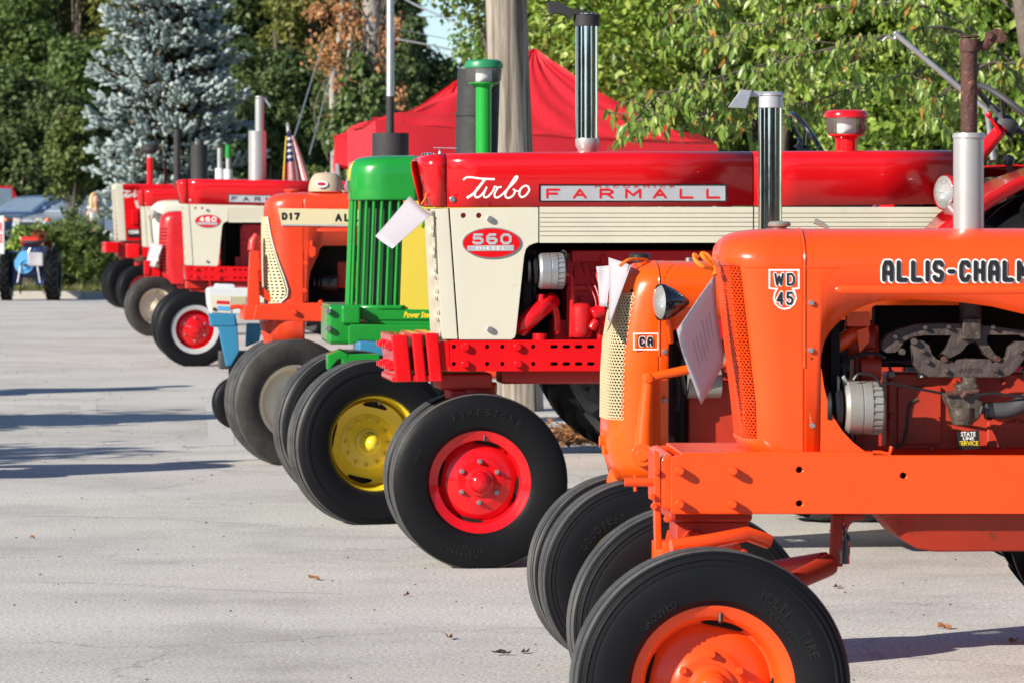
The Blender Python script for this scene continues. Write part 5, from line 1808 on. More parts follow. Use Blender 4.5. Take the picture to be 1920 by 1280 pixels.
def build_jd():
    t = T('tractor', 'green tractor with yellow hood panels and tall vertical bar grille', (694, 980), .74, 6)
    H = -.24
    hwj = .24
    M = 'green'
    # cap over the grille
    sil = [(656, 376), (655, 372), (654.5, 350), (655, 330), (656.5, 316), (660, 307), (666, 301), (675, 297), (690, 294.5), (710, 293.5)]
    rows, zt = dome_rows(t, sil, H, hwj, .17, .11, .055)
    xs = t.x(783, H)
    cap = Nose(rows, xs)
    nose = t.add('nose_cap', cap.mesh(.1, None, 18, 8), M, smooth=50, solid=.005)
    # yellow badge on the front of the cap
    bz0, bz1 = t.z(340, 0), t.z(304, 0)
    obj('badge', MB().grid(lambda u, z: cap.pos(u, z, .004), list(np.linspace(-.09, .09, 9)), list(np.linspace(bz0, bz1, 5))), 'yellow', nose, solid=.004)
    # grille: bars round the nose
    z0, z1 = t.z(574, 0), t.z(374, 0)
    x0, x1 = t.x(647, 0), t.x(655, 0)
    body = Nose([(z0, x0, hwj, .19), (z1, x1, hwj - .005, .18)], t.x(757, H))
    core = Nose([(z0, x0 + .075, hwj - .07, .13), (z1, x1 + .075, hwj - .07, .13)], t.x(757, H))
    gr = t.add('grille', core.mesh(.1, None), 'grille_shade', smooth=50)
    S_ = (hwj - .19) + .19 * PI / 2 + (t.x(757, H) - x0 - .19)
    nb = 21
    for i in range(-nb // 2 + 1, nb // 2 + 1):
        s_ = i * S_ / (nb / 2 - .5)
        if abs(s_) > S_:
            continue
        path = [body.pos(s_, z0 + (z1 - z0) * f, -.010) for f in (0, .5, 1)]
        inner = [core.pos(s_ * .92, z0 + (z1 - z0) * f, 0) for f in (0, .5, 1)]
        obj('grille_bar', MB().tube(path, .0085, 8), M, gr)
    # frame round the bars at the front edge
    obj('grille_sill', MB().loft([[(x, y, z0 - .012 + q) for (x, y) in uring(x0 - .012 + (.006 if q else 0), hwj + .004, .19, t.x(757, H), 16, 8, .1)[0]] for q in (0, .022)], closed=False, cap0=False, cap1=False), M, gr, solid=.02)
    # hood with yellow panels
    st = [(t.x(px, H), t.z(377, H), zt - .002) for px in (783, 900, 1100)]
    hood = t.add('hood', hood_mesh(st, hwj, .11, .055), M, smooth=50, solid=.004)
    pn = t.add('side_panel', MB().plate(t.poly([(757, 377), (1000, 377), (1000, 584), (750, 582)], H), H, H + .006), 'yellow_panel', bevel=.001)
    t.add('side_panel', MB().plate(t.poly([(757, 377), (1000, 377), (1000, 584), (750, 582)], H), -H - .006, -H), 'yellow_panel')
    obj('lettering', MB().text('730', t.box2(790, 408, 820, 427, H), H - .002, .0008, off=.04), 'green', pn, smooth=0)
    base = t.add('hood_sill', MB().plate(t.poly([(676, 576), (757, 580), (1000, 585), (1000, 600), (676, 600)], H), H - .012, H + .03).plate(t.poly([(676, 598), (860, 600), (860, 612), (730, 612), (718, 606), (690, 604)], H), H - .004, H + .05), M, bevel=.004)
    obj('lettering', MB().text('Power Steering', t.box2(757, 585, 826, 599, H), H - .0135, .0008, off=.035, shear=.25), 'yellow_lettering', base, smooth=0)
    # front frame, weight bracket, side frame
    t.add('front_weight', MB().box(t.x(611, -.16), t.x(660, -.30), -.30, .30, t.z(645, -.3), t.z(571, -.3)), M, bevel=.022)
    t.add('weight_shoulder', MB().box(t.x(640, -.3), t.x(676, -.3), -.32, .32, t.z(607, -.3), t.z(572, -.3)), M, bevel=.012)
    bolts(t, [(615, 583), (615, 616)], -.31, 6, 'bolt_steel', .02, None, 'bolt')
    t.add('side_frame', MB().plate(t.poly([(653, 612), (658, 608), (900, 612), (900, 640), (700, 640), (676, 637), (660, 645), (653, 645)], -.31), -.32, -.25), M, bevel=.005)
    t.add('side_frame', MB().plate(t.poly([(653, 612), (658, 608), (900, 612), (900, 640), (653, 645)], -.31), .25, .32), M)
    t.add('axle', MB().box(-.08, .08, -.52, .52, .58, .72).box(-.05, .05, -.62, .62, .60, .68), M, bevel=.01)
    t.add('front_arm', MB().plate(t.poly([(612, 664), (638, 653), (655, 660), (650, 668), (632, 672), (618, 690), (612, 692)], .1), .02, .16), M, bevel=.005)
    for sgn in (-1, 1):
        t.add('spindle', MB().cyl((0, sgn * .58, .40), (0, sgn * .58, .80), .042).cyl((0, sgn * .58, .415), (0, sgn * .76, .415), .04).box(-.06, .14, sgn * .58 - .05, sgn * .58 + .05, .74, .80), M, bevel=.006)
    t.add('tie_rod', MB().cyl((.14, -.58, .70), (.14, .58, .70), .018), M)
    t.add('engine_block', MB().box(.5, 1.5, -.2, .2, .80, 1.35), M, bevel=.02)
    # tall stacks
    ex = stack(t, 893, 131, 300, 40, 'soot_black', .06, 'exhaust_muffler', lean=5, n=32)
    k = t.sc(893, .06)
    obj('muffler_band', MB().lathe([(40 * k, -.01), (41.5 * k, -.008), (41.5 * k, .008), (40 * k, .01)], (t.x(894, .06), .06, t.z(215, .06)), 'z', 32), 'soot_black', ex)
    precleaner(t, 907, 112, 128, 156, 164, 300, 34, 15, -.10, 'green_cap', 'green_intake')
    prof = [(1.07, -.40), (1.07, -.37), (1.0, -.36), (.985, -.33), (.965, -.28), (.94, -.10), (.91, .18), (.80, .24), (.60, .25), (.56, .21), (.42, .20), (.36, .18), (.0, .18)]
    front_wheel(t, 0, -.76, .415, .20, .238, 'yellow', 'tyre', 'tyre_tread', 4, 'band', prof, steer=16, br=.48, nb=12, hubr=.19, hublen=.42, slots=True)
    front_wheel(t, 0, .76, .415, .20, .238, 'yellow', 'tyre', 'tyre_tread', 4, 'band', prof, steer=14)
    chassis(t, 2.4, .84, .36, .82, .95, 'yellow', M, fender=M, engine=False, zd=1.05, zlow=.82)
    a, b = t.pt(1508, 288, 0), t.pt(1440, 330, 0)
    steering(t, b, a, .21, M, 'black_gloss')
    return t


def build_d17():
    t = T('tractor', 'orange tractor with cream side stripe, square cream mesh grille and upright front bracket', (546, 870), .20, 7)
    H = -.235
    hw = .235
    M = 'orange_deep'
    sil = [(508, 640), (505, 600), (499, 570), (497, 500), (496, 440), (496.5, 400), (497, 388), (499, 380), (503, 374), (509, 369), (518, 365), (530, 363), (548, 361.5)]
    rows, zt = dome_rows(t, sil, H, hw, .14, .13, .055)
    xs = t.x(571, H)
    ns = Nose(rows, xs)
    nose = t.add('nose', ns.mesh(.1, None, 18, 10), M, smooth=50, solid=.004)
    # grille, a wedge that widens downward then closes
    zs = [(t.z(y, 0), s_) for y, s_ in ((407, .165), (440, .195), (480, .235), (520, .28), (545, .30), (556, .29), (566, .25))]
    zs.sort()
    sgf = lambda z: float(np.interp(z, [q[0] for q in zs], [q[1] for q in zs]))
    z0, z1 = zs[0][0], zs[-1][0]
    bk = obj('grille_backing', MB().grid(lambda u, z: ns.pos(u * sgf(z), z, .004), list(np.linspace(-1, 1, 25)), list(np.linspace(z0, z1, 16))), 'bay_black', nose, smooth=60)  # black sheet paints the dark recess behind the mesh; nose stays closed
    g = MB().perf(lambda u, z: ns.pos(u * sgf(z), z, .013), -.96, .96, 18, z0, z1, 26, .80, .74, False, 4)
    obj('grille_mesh', g, 'cream_grille', nose, smooth=0, solid=.006)
    edge = [ns.pos(-sgf(z), z, .012) for z in np.linspace(z1, z0, 14)] + [ns.pos(u * sgf(z0), z0, .012) for u in np.linspace(-.9, .9, 12)] + [ns.pos(sgf(z), z, .012) for z in np.linspace(z0, z1, 14)]
    obj('grille_frame', MB().tube(edge, .006, 6), 'cream', nose)
    # hood
    low = [(571, 566), (578, 566), (578.5, 530), (582, 510), (590, 492), (596, 480), (600, 466), (606, 461), (900, 461)]
    st = []
    for px in (571, 574, 578, 578.5, 580, 582, 586, 590, 593, 596, 598, 600, 603, 606, 640, 700, 800, 900):
        py = np.interp(px, [q[0] for q in low], [q[1] for q in low])
        st.append((t.x(px, H), t.z(py, H, px), zt - .001))
    hood = t.add('hood', hood_mesh(st, hw, .13, .055), M, smooth=50, solid=.004)
    obj('hood_seam', MB().tube([(xs, H - .002, t.z(y, H)) for y in (470, 430, 400)] + [(xs, -(hw - .13 + .131 * math.cos(a)), zt - .055 + .056 * math.sin(a)) for a in np.linspace(.1, 1.45, 8)], .0035, 6), M, hood)
    stp = t.add('hood_stripe', MB().plate(t.poly([(521, 391), (760, 394), (760, 425), (528, 422)], H), H - .006, H + .001), 'decal_cream', bevel=.001)
    obj('stripe_trim', MB().plate(t.poly([(527, 420.5), (760, 423.5), (760, 426.5), (528, 423.5)], H), H - .009, H - .004), 'brushed', stp, smooth=0)
    obj('name_plate', MB().plate(t.poly([(620, 396), (760, 397), (760, 421), (620, 420)], H), H - .008, H - .005), 'decal_cream', stp, smooth=0)
    obj('lettering', MB().block('D17', t.box2(528, 399, 562, 413, H), H - .0075, .28, 0, .4), 'black_lettering', stp, smooth=0)
    obj('lettering', MB().block('aLLIS', t.box2(628, 401, 700, 416, H), H - .0095, .26, 0, .5), 'black_lettering', stp, smooth=0)
    obj('hood_bead', MB().tube(t.path([(594, 432), (598, 432), (700, 432)], H), [.006, .013, .014], 8, flat=.6), M, hood)
    bolts(t, [(574, 494), (572, 545), (601, 567)], H, 4.5, M, .016, hood, 'screw')
    t.add('hood_latch', MB().plate(t.poly([(582, 452), (586, 451), (586, 462), (592, 464), (592, 478), (586, 484), (581, 482), (580, 470)], H), H - .03, H), M, bevel=.003)
    t.add('fuel_cap', MB().lathe([(0, 0), (.035, 0), (.035, .012), (.045, .016), (.045, .026), (0, .030)], (t.x(546), 0, t.z(362) - .006), 'z', 20), M)
    # bay
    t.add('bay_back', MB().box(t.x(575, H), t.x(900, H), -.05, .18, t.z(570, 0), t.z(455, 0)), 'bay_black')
    t.add('engine_block', MB().box(t.x(632, -.06), t.x(900, -.06), -.062, -.04, t.z(540, -.1), t.z(490, -.1)), 'orange_engine_shaded', bevel=.01)
    alternator(t, 602, 632, 530, 17, -.10, 'black')
    t.add('front_casting', MB().plate(t.poly([(475, 600), (480, 572), (520, 568), (760, 568), (760, 598), (620, 604)], H), H - .004, -H + .004), M, bevel=.006)
    bolts(t, [(552, 586)], H - .004, 5, M, .03, None, 'bolt')
    # pedestal
    t.add('pedestal', MB().loft([[(.10 * s_ * math.cos(a) + t.x(540, 0) - .03, .12 * s_ * math.sin(a), z) for a in [2 * PI * q / 24 for q in range(24)]] for z, s_ in ((.52, .75), (.62, 1.0), (.72, 1.15), (t.z(600, 0), 1.5))]), M, smooth=45)
    t.add('axle', MB().cyl((0, -.2, .385), (0, .2, .385), .035).box(-.06, .06, -.08, .08, .36, .56), M)
    # front bracket: upright with brace
    BR = -.16
    br = t.add('front_bracket', MB().plate(t.poly([(455, 600), (457, 574), (485, 570), (522, 582), (520, 600)], BR), BR - .06, .22), M, bevel=.008)
    obj('upright', MB().plate(t.poly([(463, 575), (468, 472), (484, 470), (488, 506), (484, 508), (487, 572)], BR), BR - .05, BR + .05), M, br, bevel=.005)
    obj('brace', MB().plate(t.poly([(484, 540), (490, 536), (527, 570), (526, 582), (484, 552)], BR), BR - .03, BR + .0), M, br, bevel=.004)
    obj('tow_eye', MB().tube(t.path([(432, 577), (445, 575), (458, 577)], -.1), .014, 8), M, br)
    t.add('trouble_lamp', MB().tube(t.path([(474, 470), (476, 452), (482, 440)], BR), [.034, .033, .02], 14), 'red_old')
    # muffler and dark pipe
    mu = stack(t, 732, 250, 300, 34.5, 'soot_black', 0, 'muffler', n=36)
    stack(t, 731.5, 181, 252, 7.5, 'soot_black', 0, 'exhaust_pipe')
    front_wheel(t, 0, -.20, .395, .19, .235, 'rim_cream', 'tyre_worn', 'tyre_tread', 3, 'smooth', RIM_DISC, steer=18)
    front_wheel(t, 0, .20, .395, .19, .235, 'rim_cream', 'tyre_worn', 'tyre_tread', 3, 'smooth', RIM_DISC, steer=18)
    chassis(t, 2.35, .72, .34, .80, .9, 'rim_cream', M, fender=M, engine=False, zd=.9)
    t.add('loader_arm', MB().plate(t.poly([(646, 352), (656, 310), (660, 312), (652, 362)], .3), .28, .32), 'galvanised')
    steering(t, (1.6, 0, 1.3), (2.0, 0, 1.55), .2, M, 'black')
    return t


def build_460():
    t = T('tractor', 'red and cream tractor with silver muffler and white-ringed red front wheel', (364, 686), .75, 7)
    M = lambda a, b: (354 + (a - 840) * .4353, 336.5 + (b - 289) * .4655 + (a - 840) * .4353 * .022)
    S, P, X, Z, k = build_ih(t, M, big=False, model='460', body='red', turbo=False)
    mu = stack(t, 482.5, 246, 338, 16.5, 'silver_paint', 0, 'muffler', n=32)
    stack(t, 486.5, 185, 248, 8.2, 'silver_paint', 0, 'exhaust_pipe')
    kk = t.sc(486)
    stack(t, 481, 334, 342, 13, 'red', 0, 'muffler_foot')
    flapper(t, 487, 183, 8.5, 0, 'galvanised', side=1, tilt=6, arm=1.3)
    t.add('axle', MB().box(-.06, .06, -.60, .60, .52, .64), 'red_old', bevel=.01)
    for sgn in (-1, 1):
        t.add('spindle', MB().cyl((0, sgn * .6, .385), (0, sgn * .6, .70), .035).cyl((0, sgn * .6, .385), (0, sgn * .76, .385), .03), 'red')
    front_wheel(t, 0, -.75, .39, .19, .235, 'red', 'tyre_black', None, 4, 'smooth', RIM_DISC, steer=6, white=True, bolt='chrome', br=.5, hubr=.25)
    front_wheel(t, 0, .75, .39, .19, .235, 'red', 'tyre_black', None, 4, 'smooth', RIM_DISC, steer=6, white=True)
    chassis(t, 2.45, .78, .36, .80, .9, 'red', 'red_cast', fender='red', engine=False, zd=.9, seat=True)
    steering(t, (1.7, 0, 1.35), (2.1, 0, 1.6), .2, 'red', 'black')
    return t


def build_h():
    t = T('tractor', 'older red tractor with rounded slotted grille and paper hung on its nose', (290, 630), .19, 7)
    H, hw, M = -.22, .22, 'red_cast'
    sil = [(309, 532), (303, 526), (299, 515), (297, 495), (297, 470), (298, 440), (299, 420), (301, 410), (304, 404), (309, 400), (316, 397), (328, 396)]
    rows, zt = dome_rows(t, sil, H, hw, .17, .13, .08)
    xs = t.x(345, H)
    ns = Nose(rows, xs)
    nose = t.add('nose', ns.mesh(.1, None), M, smooth=50)
    z0, z1 = t.z(505, 0), t.z(430, 0)
    for i in range(13):
        z = z0 + (z1 - z0) * i / 12
        for a, b in ((-.24, -.10), (.10, .24)):
            obj('grille_slot', MB().grid(lambda u, v: ns.pos(u, z + v, .003), list(np.linspace(a, b, 7)), [-.006, .006]), 'bay_black', nose, smooth=60)
            obj('grille_rib', MB().tube([ns.pos(u, z + .017, .004) for u in np.linspace(a, b, 7)], .006, 6), M, nose)
    st = [(t.x(px, H), t.z(470, H), zt - .001) for px in (345, 500)]
    t.add('hood', hood_mesh(st, hw, .13, .08), M, smooth=50)
    t.add('frame_rail', MB().box(t.x(310, H), t.x(500, H), -.16, .16, t.z(540, H), t.z(515, H)), M, bevel=.01)
    t.add('front_clevis', MB().box(t.x(272, -.1), t.x(300, -.1), -.16, .1, t.z(520, 0), t.z(500, 0)).box(t.x(270, -.1), t.x(280, -.1), -.18, .1, t.z(514, 0), t.z(488, 0)), 'red', bevel=.006)
    t.add('pedestal', MB().cyl((t.x(315, 0), 0, .5), (t.x(315, 0), 0, .85), .09, .12).cyl((0, -.19, .38), (0, .19, .38), .035).box(-.05, t.x(330, 0), -.05, .05, .42, .58), M)
    front_wheel(t, 0, -.19, .39, .17, .23, 'rim_cream', 'tyre_worn', None, 3, 'smooth', RIM_DISC, steer=20, n=56)
    front_wheel(t, 0, .19, .39, .17, .23, 'rim_cream', 'tyre_worn', None, 3, 'smooth', RIM_DISC, steer=20, n=56)
    chassis(t, 2.3, .72, .30, .8, .9, 'red', 'red_cast', zd=.9)
    k = t.sc(412)
    for px, y0, y1, ym in ((412, 277, 315, 340), (428, 275, 316, 342)):
        stack(t, px, ym - 24, ym + 4, 8.5, 'white', .0 if px < 420 else -.1, 'muffler')
        s_ = stack(t, px, y0, ym - 22, 4.6, 'silver_paint', .0 if px < 420 else -.1, 'exhaust_pipe')
        if px > 420:
            obj('oil_can', MB().lathe([(0, 0), (.038, 0), (.038, .17), (0, .17)], t.pt(428, 297, -.1), 'z', 18), 'green', s_)
        else:
            obj('pipe_lip', MB().lathe([(.02, 0), (.055, .012), (.055, .02), (.02, .02)], t.pt(412, 278, 0), 'z', 18), 'rust', s_)
    return t


def build_cream():
    t = T('tractor', 'tractor with a rounded cream hood between the older red ones', (308, 612), .19, 7)
    H, hw, M = -.23, .23, 'cream_old'
    sil = [(292, 490), (288, 470), (284, 440), (282, 415), (282, 400), (284, 390), (288, 384), (295, 379), (306, 376.5), (318, 376)]
    rows, zt = dome_rows(t, sil, H, hw, .18, .14, .09)
    ns = Nose(rows, t.x(330, H))
    nose = t.add('nose', ns.mesh(.1, None), M, smooth=50)
    z0, z1 = t.z(480, 0), t.z(410, 0)
    obj('grille_mesh', MB().perf(lambda u, z: ns.pos(u, z, .006), -.14, .14, 10, z0, z1, 14, .7, .6, False), 'dark_grey', nose, smooth=0)
    st = [(t.x(px, H), t.z(400, H), zt - .001) for px in (330, 480)]
    t.add('hood', hood_mesh(st, hw, .14, .09), M, smooth=50)
    headlight(t, 284, 402, 9, -.27, M, 1.3)
    t.add('frame_rail', MB().box(t.x(300, H), t.x(480, H), -.16, .16, .62, .78), 'red', bevel=.01)
    t.add('pedestal', MB().cyl((0, 0, .42), (0, 0, .80), .09, .11).cyl((0, -.19, .38), (0, .19, .38), .035), 'red')
    front_wheel(t, 0, -.19, .38, .17, .22, 'rim_cream', 'tyre_worn', None, 3, 'smooth', RIM_DISC, steer=14, n=56)
    front_wheel(t, 0, .19, .38, .17, .22, 'rim_cream', 'tyre_worn', None, 3, 'smooth', RIM_DISC, steer=14, n=56)
    chassis(t, 2.3, .72, .30, .8, .9, 'red', 'red_cast', zd=.9)
    stack(t, 373.5, 272, 345, 16, 'soot_black', 0, 'muffler')
    stack(t, 375, 262, 274, 6, 'soot_black', 0, 'exhaust_pipe')
    return t


def build_red_cream():
    t = T('tractor', 'red and cream tractor half hidden beside the tall red one at the row end', (266, 592), .19, 7)
    M = lambda a, b: (262 + (a - 806) * .268, 356 + (b - 289) * .31)
    build_ih(t, M, big=False, model='656', full=False, turbo=False)
    front_wheel(t, 0, -.19, .40, .18, .235, 'red', 'tyre', None, 4, 'smooth', RIM_DISC, steer=20, n=56)
    front_wheel(t, 0, .19, .40, .18, .235, 'red', 'tyre', None, 4, 'smooth', RIM_DISC, steer=20, n=56)
    t.add('pedestal', MB().cyl((0, 0, .42), (0, 0, .85), .09, .11).cyl((0, -.19, .40), (0, .19, .40), .035), 'red')
    t.add('front_weight', MB().box(t.x(237, -.2), t.x(262, -.2), -.24, .24, t.z(484, -.2), t.z(457, -.2)), 'red', bevel=.02)
    t.add('weight_bar', MB().box(t.x(255, 0), t.x(300, 0), -.1, .1, t.z(478, 0), t.z(465, 0)), 'red_old')
    chassis(t, 2.4, .80, .36, .8, .9, 'red', 'red_cast', engine=False, zd=.95)
    stack(t, 332, 244, 352, 6.5, 'soot_black', 0, 'exhaust_pipe')
    return t


def build_1206():
    t = T('tractor', 'tall red tractor with cream grille surround, farthest at the row end', (240, 578), .20, 13)
    H, hw, M = -.27, .27, 'red'
    S = lambda px, py, lat=H: t.pt(px, py, lat)
    front = [(216, 347), (230, 346), (236, 452), (222, 452)]
    gr = t.add('grille_surround', MB().plate(t.poly(front, H), H - .004, H + .04).plate(t.poly(front, H), -H - .04, -H + .004).box(t.x(216, 0), t.x(228, 0), -.25, .25, t.z(357, 0), t.z(346, 0)), 'cream', bevel=.01)
    z0, z1 = t.z(450, 0), t.z(358, 0)
    xg = (t.x(217, 0), t.x(223, 0))
    for i in range(12):
        z = z0 + (z1 - z0) * (i + .5) / 12
        obj('grille_bar', MB().box(xg[0] + .04, xg[0] + .08, -.235, .235, z - .018, z + .014), 'dark_grey', gr)
    body = t.add('side_panel', MB().plate(t.poly([(231, 347), (262, 348), (262, 452), (237, 452)], H), H, -H), M, bevel=.01)
    st = [(t.x(px, H), t.z(372, H), t.z(346.5, H)) for px in (230, 300, 420)]
    hood = t.add('hood', hood_mesh(st, hw, .08, .04), M, smooth=50)
    t.add('engine_block', MB().box(t.x(262, H), t.x(420, H), -.2, .2, t.z(470, H), t.z(372, H)), 'red_cast')
    k = t.sc(240, H)
    bd = obj('badge', MB().plate(t.poly([(238, 430), (262, 430), (262, 446), (240, 446)], H), H - .006, H), 'black', body, smooth=0)
    obj('lettering', MB().block('1206', t.box2(241, 432, 260, 439, H), H - .008, .26, 0, .4), 'white_lettering', bd, smooth=0)
    strokes = [[(229, 359), (233, 358), (245, 360)], [(239, 359), (235, 365), (231, 370)], [(237, 364), (235, 369), (238, 370), (241, 364), (240, 369), (243, 369), (245, 365)], [(246, 364), (244, 370)], [(246, 366), (249, 364)], [(254, 357), (250, 367), (252, 370), (255, 368), (255, 365), (252, 366)]]
    tb = MB()
    for q in strokes:
        tb.tube(smooth_path([S(a, b, H - .003) for a, b in q], 4), 1.0 * k, 6, flat=.2)
    obj('lettering', tb, 'white_lettering', hood)
    t.add('decal_wedge', MB().plate(t.poly([(252, 377), (262, 376), (262, 392), (256, 390)], H - .001), H - .004, H), 'cream')
    t.add('lamp_pod', MB().box(t.x(246, H), t.x(258, H), H - .10, H, t.z(420, H), t.z(395, H)), M, bevel=.01)
    t.add('front_weight', MB().box(t.x(197, -.2), t.x(223, -.2), -.26, .26, t.z(473, -.2), t.z(453, -.2)), M, bevel=.02)
    t.add('weight_bar', MB().box(t.x(215, 0), t.x(260, 0), -.12, .12, t.z(470, 0), t.z(455, 0)), 'red_old')
    t.add('frame_rail', MB().box(t.x(222, H), t.x(420, H), -.2, .2, t.z(480, H), t.z(453, H)), 'red_cast', bevel=.01)
    t.add('pedestal', MB().cyl((0, 0, .45), (0, 0, .9), .10, .13).cyl((0, -.2, .41), (0, .2, .41), .04), 'red_old')
    front_wheel(t, 0, -.2, .42, .20, .235, 'red', 'tyre', None, 4, 'smooth', RIM_DISC, steer=20, n=56)
    front_wheel(t, 0, .2, .42, .20, .235, 'red', 'tyre', None, 4, 'smooth', RIM_DISC, steer=20, n=56)
    chassis(t, 2.6, .88, .40, .85, .9, 'red', 'red_cast', engine=False, zd=1.0)
    stack(t, 281.5, 294, 350, 6, 'red', -.1, 'intake_stack')
    stack(t, 281.5, 286, 296, 6.4, 'silver_paint', -.1, 'intake_neck')
    k2 = t.sc(281)
    t.add('intake_cap', MB().lathe([(0, 0), (9 * k2, .0), (15.5 * k2, .06), (16 * k2, .13), (13 * k2, .16), (0, .165)], t.pt(281.5, 289, -.1), 'z', 24), 'soot_black')
    stack(t, 310, 300, 350, 3, 'rust', .1, 'breather_pipe')
    return t


# ------------------------------------------------------------------ blue garden tractor and the small blue one seen from behind
def build_garden():
    t = T('garden_tractor', 'small blue and white garden tractor parked beside the orange bracket', (441, 802), .30, 7, cat='garden tractor')
    H = -.18
    hood = t.add('hood', MB().plate(t.poly([(389, 545), (392, 541), (404, 539), (600, 545), (600, 592), (396, 589), (391, 572)], H), H, -H), 'white', bevel=.012)
    obj('hood_lid', MB().plate(t.poly([(404, 541), (406, 533), (441, 534), (443, 541)], H), H + .04, -H - .04), 'white', hood, bevel=.01)
    obj('side_panel', MB().plate(t.poly([(392, 553), (434, 555), (434, 588), (396, 586)], H), H - .006, H), 'cream', hood, bevel=.002)
    obj('decal', MB().plate(t.poly([(406, 564), (430, 565), (430, 571), (406, 570)], H), H - .009, H - .005), 'red_lettering', hood, smooth=0)
    obj('decal', MB().plate(t.poly([(407, 574), (431, 575), (431, 583), (409, 582)], H), H - .009, H - .005), 'light_blue', hood, smooth=0)
    for i in range(10):
        px = 436 + i * 2.6
        obj('louvre', MB().plate(t.poly([(px, 556), (px + 1.3, 556), (px + 1.3, 576), (px, 576)], H), H - .006, H + .001), 'cream_grille', hood, smooth=0)
    bolts(t, [(402, 580)], H - .006, 3.5, 'rust', .01, hood, 'screw')
    t.add('front_shield', MB().plate(t.poly([(391, 588), (394, 612), (409, 614), (424, 686), (433, 686), (448, 659), (445, 610), (441, 588)], H), H - .02, H + .06), 'blue', bevel=.008)
    t.add('shield_band', MB().plate(t.poly([(391, 588), (440, 590), (442, 611), (397, 610)], H), H - .028, H + .06), 'blue', bevel=.006)
    t.add('side_cover', MB().plate(t.poly([(462, 606), (492, 606), (486, 640), (460, 650)], .05), .03, .08), 'blue', bevel=.01)
    t.add('frame', MB().box(t.x(410, 0), t.x(620, 0), -.12, .12, .42, .55), 'dark_grey', bevel=.01)
    t.add('axle', MB().box(-.04, .04, -.3, .3, .20, .27).box(-.03, .03, -.05, .05, .2, .5), 'dark_grey')
    front_wheel(t, .03, -.28, .195, .13, .10, 'dark_grey', 'tyre', None, 6, 'smooth', RIM_DISC, steer=8, hub=False, n=48)
    front_wheel(t, .12, .28, .195, .13, .10, 'dark_grey', 'tyre', None, 6, 'smooth', RIM_DISC, steer=8, hub=False, n=48)
    for sgn in (-1, 1):
        rear_wheel(t, 1.25, sgn * .36, .30, .22, .15, 'white', n=40, lugs=16)
    t.add('rear_body', MB().box(.9, 1.5, -.22, .22, .35, .62), 'blue', bevel=.02)
    t.add('seat', MB().box(1.15, 1.5, -.2, .2, .62, .70).box(1.42, 1.5, -.2, .2, .70, .95), 'black', bevel=.02)
    steering(t, (.75, 0, .85), (.95, 0, 1.0), .15, 'black', 'black')
    return t


